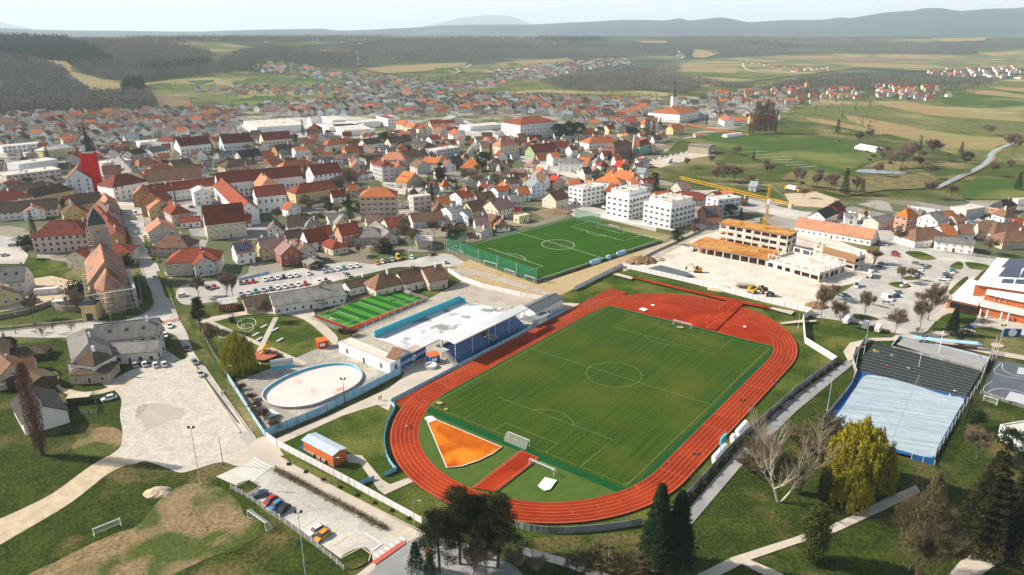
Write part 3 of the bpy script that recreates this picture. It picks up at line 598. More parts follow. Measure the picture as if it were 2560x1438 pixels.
# artificial training pitch on the north side: corners from the photo
def quadmap(A,B,C,D):
    A,B,C,D = (G(*p) for p in (A,B,C,D))
    return lambda s,t:A*(1-s)*(1-t)+B*s*(1-t)+C*s*t+D*(1-s)*t
def qline(q,L_,W_,pts,w,m,name='pitch_line'):ribbon(name,[q(x/L_,y/W_) for x,y in pts],w,m,px=False)
sheet('training_pitch',[(1118,628),(1437,546),(1657,605),(1345,708)],mArt)
TQ = quadmap((1132,628),(1436,549),(1645,604),(1342,704))    # s along the length, t across
TL,TW = 100.,64.
def full_pitch(q,L_,W_,w,m,sc=1.):
    c = W_/2;b = 20.16*sc;s = 9.16*sc
    for pts in [[(0,0),(L_,0),(L_,W_),(0,W_),(0,0)],[(L_/2,0),(L_/2,W_)],arc(L_/2,c,9.15*sc,0,6.2832,56),[(0,c-b),(16.5*sc,c-b),(16.5*sc,c+b),(0,c+b)],[(L_,c-b),(L_-16.5*sc,c-b),(L_-16.5*sc,c+b),(L_,c+b)],
                [(L_,c-s),(L_-5.5*sc,c-s),(L_-5.5*sc,c+s),(L_,c+s)],arc(11*sc,c,9.15*sc,-.925,.925),arc(L_-11*sc,c,9.15*sc,math.pi-.925,math.pi+.925)]:qline(q,L_,W_,pts,w,m)
full_pitch(TQ,TL,TW,.16,mWhite)
# striped five-a-side pitch
sheet('small_pitch_border',[(783,797),(977,722),(1066,752),(875,832)],mTrack)
SQ = quadmap((792,794),(981,726),(1060,751.5),(874,824))
for k in range(14):
    a,b = k/14,(k+1)/14
    sheet('small_pitch_stripe',[SQ(a,0),SQ(b,0),SQ(b,1),SQ(a,1)],mArtD if k % 2 else mArtL,world=True)
for pts in [[(0,0),(1,0),(1,1),(0,1),(0,0)],[(.5,0),(.5,1)],[(0,.2),(.2,.2),(.2,.8),(0,.8)],[(1,.2),(.8,.2),(.8,.8),(1,.8)]]:qline(SQ,1,1,pts,.12,mWhite)
# ------------------------------------------------ buildings
def roofmat(n,c,c2,c3,k=(.5,.66)):return mat('roof '+n,c,c2,.55,.85,.2,detail=8,rnd=.16,fine=(2.2,.22),stretch=(1,.35,.35),col3=c3,scale3=.16,c3=k)
RM = {
 'or':roofmat('orange tiles',(.43,.145,.052),(.32,.10,.04),(.30,.12,.06)),'rd':roofmat('red tiles',(.255,.062,.032),(.185,.045,.025),(.14,.055,.036)),
 'dr':roofmat('dark red tiles',(.20,.050,.032),(.145,.038,.026),(.12,.045,.03)),'br':roofmat('brown weathered tiles',(.21,.115,.072),(.145,.08,.052),(.12,.085,.055)),
 'gr':roofmat('grey tiles',(.23,.215,.19),(.165,.155,.14),(.13,.125,.11)),'dk':roofmat('dark grey tiles',(.062,.058,.055),(.042,.040,.038),(.09,.08,.065)),
 'mv':roofmat('faded mauve tiles',(.27,.165,.145),(.20,.12,.105),(.16,.11,.095)),'ms':roofmat('mossy brown tiles',(.115,.078,.05),(.075,.052,.036),(.075,.07,.035)),
 'pl':roofmat('pale sheet',(.52,.50,.45),(.42,.40,.36),(.36,.33,.29)),'bl':roofmat('grey blue sheet',(.26,.30,.30),(.20,.235,.24),(.17,.19,.19)),
 'pk':roofmat('salmon tiles',(.46,.20,.115),(.36,.15,.085),(.28,.14,.09)),'ch':roofmat('patched church tiles',(.36,.17,.10),(.28,.135,.085),(.16,.135,.115),(.48,.6)),'br2':roofmat('bright red sheet',(.50,.045,.025),(.42,.035,.02),(.36,.05,.035)),'bo':roofmat('bright orange tiles',(.54,.18,.045),(.44,.14,.04),(.42,.15,.05)),
}
def wallmat(n,c):return mat('wall '+n,c,tuple(x*.86 for x in c),.5,.9,.2,detail=7,rnd=.06,col3=tuple(x*.72 for x in c),scale3=.35,c3=(.58,.78))
WM = {'wh':wallmat('white render',(.84,.81,.77)),'cr':wallmat('cream render',(.68,.59,.44)),'ye':wallmat('yellow render',(.60,.43,.20)),'oc':wallmat('ochre render',(.50,.27,.09)),'pi':wallmat('pinkish render',(.60,.47,.41)),
      'gy':wallmat('grey render',(.48,.465,.44)),'bk':mat('wall brick',(.36,.125,.06),(.27,.09,.045),1.2,.9,.2,rnd=.1,detail=6),'sa':wallmat('salmon render',(.58,.26,.16)),'be':wallmat('beige render',(.46,.37,.27)),'gn':wallmat('mint render',(.22,.46,.34)),
      'lb':wallmat('pale blue render',(.58,.63,.66)),'py':wallmat('pale yellow render',(.62,.55,.30)),'wd':mat('dark timber',(.10,.065,.04),(.06,.04,.028),1.5,.9),'lg':wallmat('leaf green render',(.30,.38,.20)),'dw':wallmat('dirty white render',(.66,.62,.56))}
mFrame = mat('window frame white',(.70,.68,.65),(.62,.60,.57),1,.6);mPane = glassy('window glass',(.035,.042,.05),.12);mDoor = mat('door brown',(.15,.075,.04),(.10,.055,.03),1.,.7)
mFrameD = mat('window frame brown',(.16,.09,.05),(.11,.06,.04),1,.6);mMet = mat('galvanised steel',(.46,.47,.47),(.38,.39,.39),1.5,.5,.4);mDarkMet = mat('dark metal',(.06,.06,.06),(.04,.04,.04),1,.6)
mChim = mat('chimney brick',(.33,.20,.15),(.24,.15,.11),1.5,.9);mSolar = glassy('solar panel',(.025,.032,.05),.2)
def window_mesh(w_,h_,sh=False,fr=None):
    mb = MB()
    mb.box((0,.05,0),(w_,.10,.10),mi=0);mb.box((0,.05,h_-.10),(w_,.10,.10),mi=0)
    for x in (-w_/2+.05,w_/2-.05):mb.box((x,.05,.1),(.10,.10,h_-.2),mi=0)
    mb.box((0,.04,.1),(.06,.08,h_-.2),mi=0)
    mb.box((0,.02,.1),(w_-.2,.04,h_-.2),mi=1)
    if sh:mb.box((0,.06,h_*.45),(w_-.22,.06,h_*.5),mi=0)
    mb.box((0,.1,-.08),(w_+.2,.2,.08),mi=0)
    return mb.mesh('window',[fr or mFrame,mPane])
WIN = {'s':window_mesh(1.15,1.35),'b':window_mesh(1.15,1.35,True),'d':window_mesh(1.15,1.35,False,mFrameD),'t':window_mesh(1.3,2.1),'w':window_mesh(2.3,1.4),'g':window_mesh(1.0,1.0)}
def door_mesh():
    mb = MB();mb.box((0,.06,0),(1.2,.12,2.3),mi=0);mb.box((0,.13,.15),(.9,.04,2.0),mi=1);return mb.mesh('door',[mFrame,mDoor])
DOOR = door_mesh()
def skylight_mesh():
    mb = MB();mb.box((0,0,0),(1.,1.3,.12),mi=0);mb.box((0,0,.12),(.78,1.08,.02),mi=1);return mb.mesh('skylight',[mDarkMet,mPane])
SKYL = skylight_mesh()
def chimney_mesh(h=1.8):
    mb = MB();mb.box((0,0,-.9),(.7,.7,h+.9),mi=0);mb.box((0,0,h),(.85,.85,.12),mi=1);mb.box((0,0,h+.12),(.45,.45,.25),mi=0);return mb.mesh('chimney',[mChim,mFrame])
CHIM = chimney_mesh();CHIMW = bpy.data.meshes.new_from_object(link('chimney',CHIM));bpy.data.objects.remove(bpy.data.objects['chimney'])
CHIMW.materials.clear();[CHIMW.materials.append(m) for m in (WM['wh'],mFrame)]
def roof_mesh(L_,W_,eave,rise,kind,rm,ov=.45,th=.22):
    """L_ x W_ outline of the walls; ridge along x"""
    mb = MB();l,w_ = L_/2+ov,W_/2+ov;k = ov*rise/(W_/2);e = eave-k;t = eave+rise
    hx = {'g':0,'h':min(l*.98,W_/2*.95+ov),'hh':W_*.22}[kind]
    rl = l-hx if kind != 'hh' else l-hx
    def slab(p):
        q = [Vector(a) for a in p];n = (q[1]-q[0]).cross(q[2]-q[0]).normalized()*0
        mb.face([a+Vector((0,0,th)) for a in q]);mb.face([a for a in reversed(q)])
        for i in range(len(q)):
            a,b = q[i],q[(i+1) % len(q)];mb.face([a,b,b+Vector((0,0,th)),a+Vector((0,0,th))])
    if kind == 'hh':
        zt = e+(t-e)*.55;yh = w_*.45
        slab([(-l,-w_,e),(l,-w_,e),(l,-yh,zt),(rl,0,t),(-rl,0,t),(-l,-yh,zt)]);slab([(l,w_,e),(-l,w_,e),(-l,yh,zt),(-rl,0,t),(rl,0,t),(l,yh,zt)])
        slab([(l,-yh,zt),(l,yh,zt),(rl,0,t)]);slab([(-l,yh,zt),(-l,-yh,zt),(-rl,0,t)])
    else:
        slab([(-l,-w_,e),(l,-w_,e),(rl,0,t),(-rl,0,t)]);slab([(l,w_,e),(-l,w_,e),(-rl,0,t),(rl,0,t)])
        if kind == 'h':slab([(l,-w_,e),(l,w_,e),(rl,0,t)]);slab([(-l,w_,e),(-l,-w_,e),(-rl,0,t)])
    mb.box((0,0,t+th-.05),(2*rl,.3,.14))      # ridge tiles
    return mb.mesh('roof',rm)
def wall_mesh(L_,W_,eave,rise,kind,wm):
    mb = MB();l,w_ = L_/2,W_/2
    if kind == 'g':
        for s in (-1,1):
            mb.face([(s*l,-w_*s,0),(s*l,w_*s,0),(s*l,w_*s,eave),(s*l,0,eave+rise),(s*l,-w_*s,eave)])
            mb.face([(-l*s,-w_*s,0),(l*s,-w_*s,0),(l*s,-w_*s,eave),(-l*s,-w_*s,eave)])
    elif kind == 'hh':
        for s in (-1,1):
            mb.face([(s*l,-w_*s,0),(s*l,w_*s,0),(s*l,w_*s,eave),(s*l,w_*s*.42,eave+rise*.55),(s*l,-w_*s*.42,eave+rise*.55),(s*l,-w_*s,eave)])
            mb.face([(-l*s,-w_*s,0),(l*s,-w_*s,0),(l*s,-w_*s,eave),(-l*s,-w_*s,eave)])
    else:mb.box((0,0,0),(L_,W_,eave))
    return mb.mesh('wall',wm)
def put_windows(T,L_,W_,eave,rz,kind='g',rise=0,wt='s',fl=None,step=3.0,door=True,base=0.,centre=None,lim=40,maxd=900):
    """windows (a part each) on the walls that look towards the viewer side"""
    c = centre or T.location;fl = fl or max(1,int(round(eave/3.0)));cnt = 0
    for (nx,ny,ln,off) in ((0,-1,L_,W_/2),(1,0,W_,L_/2),(0,1,L_,W_/2),(-1,0,W_,L_/2)):
        ca,sa = math.cos(rz),math.sin(rz);N = Vector((nx*ca-ny*sa,nx*sa+ny*ca))
        mid = Vector((c[0],c[1]))+N*off
        if N.dot(-mid.normalized()) < .06:continue
        n = max(1,int((ln-1.2)/step));a = math.atan2(ny,nx)-math.pi/2
        for f in range(fl):
            for i in range(n):
                if cnt >= lim:break
                u = (i+.5)*ln/n-ln/2;z = base+1.0+f*(eave-base)/fl
                m = WIN[wt]; 
                if door and f == 0 and i == n//2 and ny:m = DOOR;z = .05;door = False
                x,y = (u*ny*-1 if ny else nx*off),(ny*off if ny else u*nx)
                o = link('door' if m is DOOR else 'window',m,T,(x+nx*.0,y+ny*.0,z),a);cnt += 1
        if kind == 'g' and nx and rise > 2.8:link('window',WIN['g'],T,(nx*off,0,eave+.5),a)
HOUSES = []
def house(p1,p2,w_,eave,rise,kind,rk,wk,label,name='house',cat='house',group='houses of the town',ch=1,wt=None,fl=None,sky=0,hipx=None,ov=.45,step=3.0,win=True,lim=40):
    """ridge end pixels p1,p2 at ridge height -> house with wall, roof, windows, chimney"""
    zr = eave+rise;A,B = G(*p1,zr),G(*p2,zr);d = B-A;rz = math.atan2(d.y,d.x);L_ = max(4.,d.length)-2*ov
    if kind == 'h':L_ = d.length+w_*.95
    if kind == 'hh':L_ = d.length+w_*.4
    C = (A+B)/2;return house_at((C.x,C.y,0),rz,L_,w_,eave,rise,kind,rk,wk,label,name,cat,group,ch,wt,fl,sky,ov,step,win,lim)
def house_at(loc,rz,L_,w_,eave,rise,kind,rk,wk,label,name='house',cat='house',group='houses of the town',ch=1,wt=None,fl=None,sky=0,ov=.45,step=3.0,win=True,lim=40):
    if abs(rz) > math.pi/2:rz -= math.copysign(math.pi,rz)
    T = thing(name,label,cat,loc,rz,group);HOUSES.append((loc[0],loc[1],math.hypot(L_,w_)/2))
    link('wall',wall_mesh(L_,w_,eave,rise,kind,WM[wk]),T)
    r = link('roof',roof_mesh(L_,w_,eave,rise,kind,RM[rk],ov),T)
    for k in range(ch):
        x = (random.uniform(.1,.35) if k == 0 else random.uniform(-.35,-.1))*L_*(1 if kind == 'g' else .5);y = random.choice((-.8,.8,.3))
        link('chimney',CHIM if random.random() < .55 else CHIMW,r,(x,y,eave+rise-abs(y)*rise/(w_/2)))
    for k in range(sky):
        s = -1;x = ((k+.5)/sky-.5)*L_*.8;t = .5;a = math.atan2(rise,w_/2)
        link('skylight',SKYL,r,(x,s*w_/2*t,eave+rise*(1-t)+.2),(a,0,0))
    d = math.hypot(loc[0],loc[1])
    if win:put_windows(T,L_,w_,eave,rz,kind,rise,wt or random.choice('ssb'),fl,step if d < 560 else step*1.25,lim=lim if d < 560 or name != 'house' else 14)
    return T
def house3(P1,P2,P3,eave,rise,kind,rk,wk,label,**kw):
    """eave corner pixels, P2 the nearest corner"""
    A,B,C = G(*P1,eave),G(*P2,eave),G(*P3,eave);u,v = A-B,C-B;lu,lv = u.length,v.length
    if lu >= lv:ax,L_,W_ = u.normalized(),lu,lv
    else:ax,L_,W_ = v.normalized(),lv,lu
    n = Vector((-ax.y,ax.x,0));other = v if lu >= lv else u
    s = 1 if other.dot(n) > 0 else -1;W_ = abs(other.dot(n));c = B+ax*L_/2+n*s*W_/2
    return house_at((c.x,c.y,0),math.atan2(ax.y,ax.x),L_,W_,eave,rise,kind,rk,wk,label,**kw)
mRoofF = mat('flat roof gravel',(.60,.55,.47),(.48,.44,.38),.4,.95,.1,detail=7,col3=(.40,.37,.32),scale3=.15)
def block(pts,h,wk,label,name='apartment_block',cat='building',group=None,rm=None,par=.5,wt='w',fl=None,win=True,step=3.6,units=0,lim=60):
    """flat roofed building from its roof corner pixels: A left, B nearest, C right (fourth corner follows)"""
    A,B,C = (G(*p,h) for p in pts[:3]);D = A+C-B if len(pts) < 4 else G(*pts[3],h)
    u = (B-A) if (B-A).length > (C-B).length else (C-B);rz = math.atan2(u.y,u.x)
    if abs(rz) > math.pi/2:rz -= math.copysign(math.pi,rz)
    ce = (A+B+C+D)/4;ce.z = 0;M = Matrix.Rotation(-rz,4,'Z');Q = [M @ (Vector((p.x,p.y,0))-ce) for p in (A,B,C,D)]
    xs = [q.x for q in Q];ys = [q.y for q in Q];L_,W_ = max(xs)-min(xs),max(ys)-min(ys)
    T = thing(name,label,cat,ce,rz,group);HOUSES.append((ce.x,ce.y,math.hypot(L_,W_)/2))
    mb = MB();mb.box((0,0,0),(L_,W_,h)); 
    for s in (-1,1):mb.box((0,s*(W_/2-.1),h),(L_+.004,.2,par));mb.box((s*(L_/2-.1),0,h),(.2,W_-.4,par))
    mb.build('wall',WM[wk],T);r = MB();r.box((0,0,h+.003),(L_-.41,W_-.41,.12));ro = r.build('roof',rm or mRoofF,T)
    rr = random.Random(int(L_*100))
    for k in range(units):
        m = MB();m.box((rr.uniform(-.35,.35)*L_,rr.uniform(-.3,.3)*W_,h+.12),(rr.uniform(.8,2),rr.uniform(.8,1.6),rr.uniform(.6,1.3)));m.build('roof_unit',mMet,ro)
    if win:put_windows(T,L_,W_,h,rz,'f',0,wt,fl,step,centre=ce,lim=lim)
    T['_d'] = 0;del T['_d']
    T_dims[T.name] = (L_,W_,h);return T
T_dims = {}
random.seed(21)
def HL(ox,oy,rows):
    for r in rows:
        x1,y1,x2,y2,w_,e,ri,k,rk,wk,lb = r[:11];kw = r[11] if len(r) > 11 else {}
        (a,b) = Z(ox,oy,[(x1,y1),(x2,y2)]);house(a,b,w_,e,ri,k,rk,wk,lb,**kw)
def H3(ox,oy,rows):
    for r in rows:
        p = Z(ox,oy,r[0]);house3(p[0],p[1],p[2],*r[1:7],**(r[7] if len(r) > 7 else {}))
def BL(ox,oy,rows):
    for r in rows:block(Z(ox,oy,r[0]),r[1],r[2],r[3],**(r[4] if len(r) > 4 else {}))
# ---- old town on the left
HL(0,280,[
 (500,1090,722,1076,16,9,6,'h','dr','pi','large pinkish house with dark red hipped roof left of the scaffolded church tower',dict(sky=3,wt='d')),
 (730,1090,885,1078,12,8,4.5,'g','dr','pi','dark red wing between the pinkish house and the scaffolded church tower',dict(wt='d')),
 (70,735,500,700,13,6,4.5,'h','ms','gy','long mossy brown roof behind the yellow gable, upper one of two'),
 (275,775,590,715,12,6,4.5,'h','ms','ye','yellow walled house with mossy brown roof below the grey gabled church'),
 (-90,810,130,775,16,7,5,'h','rd','cr','red hipped house cut by the left edge beside the mossy roofs'),
 (-60,915,570,862,12,5,5,'g','ms','dw','very long mossy dark roof with a row of white chimneys',dict(ch=2)),
 (325,950,350,890,11,5,3,'g','pk','wh','small white gable with a sign in front of the long mossy roof'),
 (735,925,690,865,12,6,5.5,'g','ms','ye','yellow gable with dark roof behind the green spruce'),
 (680,832,1000,800,13,8,5,'g','ms','ye','dark brown roof with white chimneys directly below the red wrapped tower',dict(ch=2)),
 (1030,800,1075,880,11,7,5,'g','pk','be','steep salmon roof at the top of the street row, nearest the white town hall'),
 (985,880,1090,975,11,7,5,'g','br','be','brown street house second in the row above the scaffolded tower'),
 (960,930,1085,1075,12,7,5,'g','dr','oc','ochre street house with dark red roof right behind the scaffolded tower',dict(sky=2)),
 (1060,1080,1165,1190,13,7.5,5,'g','dr','oc','ochre house with dark red roof right of the scaffolded tower by the street'),
 (1150,632,1270,612,18,10,6,'h','dr','wh','white town hall with dark red hipped roof right of the red wrapped tower',dict(wt='t')),
 (1010,545,1205,530,13,9,5,'g','br','pi','brown roofed wing behind the white town hall'),
 (1180,440,1320,590,13,8,5,'g','gr','pk' if 0 else 'cr','long grey roof running back behind the town hall'),
 (760,575,800,500,16,12,7,'g','br','lb','grey white gabled church nave with scaffold bars left of the red tower',dict(name='church_nave',cat='church',ch=0,wt='t',group=None)),
 (1440,580,1995,538,22,7,7,'g','br','cr','huge brown red roof of a long cream hall right of the town hall'),
 (1465,735,1690,705,12,7,4.5,'g','rd','wh','red roofed white street house, left of two joined ones below the huge brown red roof',dict(ch=2)),
 (1700,705,2155,650,12,7,4.5,'g','rd','wh','long red roofed white street house joined to the white castle wall',dict(ch=2)),
 (1495,795,1590,745,14,9,7,'g','rd','oc','orange ochre corner house with steep red gable on the square'),
 (1395,770,1425,720,10,8,4,'g','pk','oc','narrow ochre house with salmon roof at the corner of the square'),
 (1600,885,1555,825,14,7,5,'g','pk','ye','yellow gabled house with salmon roof on the right of the street'),
 (1700,890,1770,930,11,7,4,'h','rd','pi','pinkish house with red hip attached behind the yellow gable'),
 (1610,1110,1575,1055,14,6,4.5,'g','pk','pi','pinkish brown gabled house with salmon roof on the street bend'),
 (1680,1232,1790,1232,14,5,4.5,'h','br','pi','brown hipped house with two skylights right of the street',dict(sky=2)),
 (2010,945,2420,905,16,9,8.5,'g','rd','cr','tall pale yellow inn with big red roof full of small skylights',dict(sky=5,ch=0,wt='b')),
 (1785,1060,2000,1040,8,3.5,2,'g','rd','wh','low red roofed outbuilding left of the pale yellow inn'),
 (1980,735,2010,770,10,9,2,'g','pl','wh','narrow white tower house in the castle yard with a pale flat roof'),
 (1390,470,1480,455,13,6,4.5,'h','pk','lb','pale blue house with salmon hip behind the huge brown red roof'),
 (1500,545,1640,510,13,5,5,'h','or','cr','orange hipped roof joined behind the huge brown red roof'),
 (1690,490,1890,465,14,5,4,'g','ms','be','mossy dark roof with a row of small dormers'),
 (1270,390,1400,355,12,6,4,'g','ms','wh','brown roofed white house beside the sunlit gravel yard'),
 (1460,360,1640,330,12,6,4,'g','gr','wh','grey roofed white house under the dark red apartment roofs'),
 (720,425,780,370,12,7,4,'g','rd','gy','grey house with red gable roof left of the red wrapped tower'),
 (440,350,630,325,12,8,2.5,'h','pl','py','pale yellow two storey villa with pale hip left of the dark spire'),
 (600,250,740,240,12,5.5,2.5,'g','or','wh','white house with low orange roof left of the dark spire'),
 (1225,215,1380,205,12,6,4.5,'g','bl','wh','white house with grey blue roof right of the dark spire'),
 (950,130,1170,115,12,5,4,'g','or','cr','long orange roofed house behind the dark spire'),
 (1080,205,1010,240,11,5,3,'g','gr','wh','small white gable standing alone behind the dark spire'),
])
HL(0,280,[
 (150+1600,265,470+1600,235,14,9.5,6.5,'g','dr','wh','white apartment house with dark red roof, left of three similar ones',dict(sky=4,wt='w')),
 (590+1600,228,890+1600,205,15,9.5,7.5,'g','dr','lb','pale blue apartment house with dark red roof, middle of three similar ones',dict(sky=3,wt='w')),
])
HL(400,280,[
 (1000,210,1285,188,14,8,6.5,'g','rd','cr','cream apartment house with red roof, right of three similar ones',dict(sky=2,wt='w')),
 (1480,218-170,1600,210-170,14,7,4,'g','pl','wh','white shed with pale roof behind the supermarket'),
 (40,245,130,250,11,8,3.5,'h','dr','wh','white house with dark red hip left of the apartment houses'),
 (490,255,560,240,11,7,4,'g','or','cr','orange roofed house squeezed between two apartment houses'),
 (760,395,975,365,13,4,5.5,'g','dk','dw','dark grey roofed house with dormer below the apartment houses',dict(sky=2)),
 (560,400,685,380,10,5,3.5,'g','gr','gy','small grey house with grey roof left of the dark dormer house'),
 (690,482,860,462,15,6,4.5,'h','ms','be','beige house with mossy dark hip behind the bare trees'),
 (1325,352,1470,340,11,7,2.5,'g','or','wh','white house with orange roof and balcony behind the castle'),
 (1130,332,1305,312,11,5,5,'g','ms','oc','brown roofed ochre house with white end gable'),
 (1390,285,1560,275,12,5,3,'g','dr','be','dark red low house behind a round tree'),
 (1690,275,1865,258,13,5,4.5,'h','or','cr','orange hipped house right of the bare hedge'),
 (1850,345,1935,335,12,5,4.5,'hh','or','oc','ochre house with two tone orange roof'),
 (2010,275,2185,255,12,5.5,4.5,'g','ms','wh','white street house with brown roof and three dark openings'),
 (2080,360,2160,375,11,4,3.5,'g','br','sa','brick red gabled shed beside the white street house'),
 (2265,262,2485,240,12,6,4.5,'g','ms','cr','long cream house with brown roof right of the evergreen'),
 (2290,400,2400,400,14,5,5.5,'h','or','cr','bright orange hip at the end of the grey mossy range'),
 (1535,122,1545,118,13,8,5,'h','dr','wd','square dark timber house with dark red pyramid roof'),
 (1060,475,1145,440,12,6,5,'hh','or','cr','orange roofed house left of the castle back range'),
 (1240,500,1450,472,13,7,5,'h','or','cr','red orange hipped house behind the castle range'),
 (545,612,1395,537,14,11,6,'g','dr','wh','very long white castle range with dark red roof',dict(ch=2,wt='t',name='castle',cat='castle',group=None)),
 (1480,535,1770,503,15,10,6,'g','dr','wh','white castle wing with dark red roof next to bare trees',dict(wt='t',name='castle_wing',cat='castle',group=None)),
 (1010,612,1075,660,14,9.5,5,'h','pk','wh','short castle wing with sunlit salmon hip',dict(ch=2,wt='t',name='castle_wing',cat='castle',group=None)),
 (605,655,880,900,11,9,5,'g','rd','wh','tall white castle wing running towards the inn, sunlit wall on its left',dict(wt='t',ch=0,name='castle_wing',cat='castle',group=None)),
 (925,750,1235,722,14,11,5,'g','dr','wh','white palace front with five tall windows and dark red roof',dict(wt='t',ch=0,fl=2,name='castle_wing',cat='castle',group=None)),
 (1395,722,1690,682,14,7,4.5,'h','rd','ye','yellow two storey house with red hip in front of the castle',dict(wt='b')),
 (1270,895,1340,915,9,5,3,'g','or','wh','little white house right of the palace front'),
 (1265,1040,1450,1030,11,4,5,'g','ms','wh','white bungalow with brown roof below the little white house'),
 (1660,1020,1862,1000,9,3.5,2.5,'g','gr','dw','grey roofed bungalow left of the tall spruce'),
 (1420,1185,1640,1148,11,5,5.5,'g','rd','wh','white house with plain red gable roof left of the salmon house',dict(wt='b')),
 (1765,1130,1965,1102,11,6,4.5,'g','rd','sa','salmon pink house with red gable roof',dict(wt='b')),
 (2010,1150,2130,1150,13,4,4,'h','gr','be','house with broken grey roof right of the salmon house',dict(ch=2)),
 (2150,1090,2290,1200,9,4,3,'g','gr','dw','narrow grey roofed wing leaning on the broken grey roof'),
 (2120,750,2240,748,15,15.5,4.5,'h','or','be','five storey apartment tower with orange hipped roof',dict(wt='w',fl=5,name='apartment_tower',cat='building',group=None)),
 (2430,590,2545,612,16,4,6,'g','bo','be','orange roofed restaurant with a row of dormers',dict(sky=5)),
])
HL(480,560,[
 (400,192,590,165,12,6,4,'g','mv','wh','white house with faded checked roof and solar panels',dict(name='solar_house')),
 (650,152,915,115,11,6,4,'g','mv','py','pale yellow house with faded grey roof and two chimneys',dict(ch=2)),
 (985,222,915,165,10,6,4,'g','mv','bk','bare brick house with white garage door',dict(ch=1)),
 (1140,200,1085,160,9,6,3.5,'g','br','pi','narrow pinkish gabled house right of the bare brick house'),
 (1000,150,1060,200,9,5,3.5,'g','br','pi','brown roof tucked behind the bare brick house'),
 (1380,150,1435,172,9,3.5,2.5,'h','rd','cr','low red hipped annex in front of the salmon house'),
 (2230,120,2390,110,13,4.2,1.5,'g','pl','be','low workshop with pale sheet roof and arched brick door'),
 (1150,330,1240,370,7,3,1.2,'g','gr','wd','small timber shed with grey roof beside the parked cars'),
 # brown tiled sports centre row
 (2040,485,2270,430,12,4,4,'g','br','cr','cream pavilion with brown tiled roof, middle of the brown row'),
 (2290,440,2490,405,14,4.5,4.5,'g','br','be','pavilion with brown tiled roof and wide dormer at the right end of the brown row'),
 (1870,500,1960,480,11,4,4.5,'h','br','cr','brown hipped pavilion at the left end of the brown row',dict(ch=1)),
 (1520,580,1830,510,8,3.5,2,'g','ms','wh','long low changing house with dark ribbed roof'),
 (770,700,1490,590,14,4,3,'g','gr','dw','long restaurant with grey sheet roof beside the terrace tables',dict(ch=1)),
 (1190,745,1480,640,9,3,.8,'g','gr','dw','grey sheet lean-to roof at the end of the long restaurant',dict(ch=0)),
 (500,740,740,700,10,3.2,2.2,'g','ms','be','brown roofed annex at the left end of the long restaurant',dict(ch=0)),
 (250,770,450,745,7,3.2,.5,'g','pl','bk','low brick kiosk with flat pale roof beside the black pine',dict(ch=0)),
])
HL(0,560,[
 (1830,248,2035,235,15,6.5,4.5,'h','rd','cr','cream villa with red ribbed hipped roof on the street corner',dict(ch=1)),
 (2035,330,1990,265,9,6,3.5,'g','rd','gy','front gable of the cream villa with red ribbed roof'),
 (-30,430,265,408,12,6,5.5,'g','gr','wh','white house with grey roof, two dormers and a balcony near the left edge',dict(sky=2)),
 (-80,590,30,650,12,3.5,4,'g','ms','py','pale yellow bungalow cut by the left edge'),
 (740,275,880,225,12,6,3,'g','rd','cr','cream house with red roof behind the churchyard, left of the scaffold'),
 (1090,205,1190,200,13,6.5,3,'h','rd','cr','cream house with red roof behind the churchyard, right of the scaffold'),
 (935,1010,1590,940,12,6.5,4,'g','gr','dw','long dirty white house with grey slate roof and three dormers',dict(sky=3,wt='d')),
 (845,1045,885,1190,11,6.5,3.5,'h','gr','dw','left wing of the grey slate house running towards the gravel lot',dict(ch=2)),
 (1040,1195,1600,1160,10,4,2,'g','gr','dw','low grey brown annex with big dark windows facing the gravel lot',dict(ch=0,wt='d')),
 (870,1268,925,1275,9,6,2.5,'h','ms','dw','round dark roofed corner of the grey slate house',dict(ch=1)),
 (880,1400,985,1395,9,3.5,1.5,'h','ms','be','little timber porch house with dark hip facing the gravel lot',dict(ch=0)),
 (255,1225,360,1215,7,2.6,1.6,'h','ms','wd','garden pavilion with brown hip on the lawn',dict(ch=0,win=False)),
 (-130,1160,110,1130,12,4,4,'g','ms','wd','dark roofed barn cut by the left edge'),
 (-60,1260,110,1400,11,3.5,4.5,'g','br','be','brick red tiled barn at the left edge'),
])
HL(0,880,[
 (300,335,430,545,11,4,3.5,'g','dk','dw','barn with dark roof and white end beside the poplar',dict(ch=0,win=False)),
 (210,60,330,40,10,3.2,3,'g','br','be','small brown tiled shed above the dark roofed barn',dict(ch=0,win=False)),
 (260,180,420,250,9,3.2,1.5,'g','ms','wd','mossy shed with white edge above the dark roofed barn',dict(ch=0,win=False)),
 (-40,150,130,120,10,3.2,3,'g','ms','wd','mossy roofed barn behind the poplar top',dict(ch=0,win=False)),
])
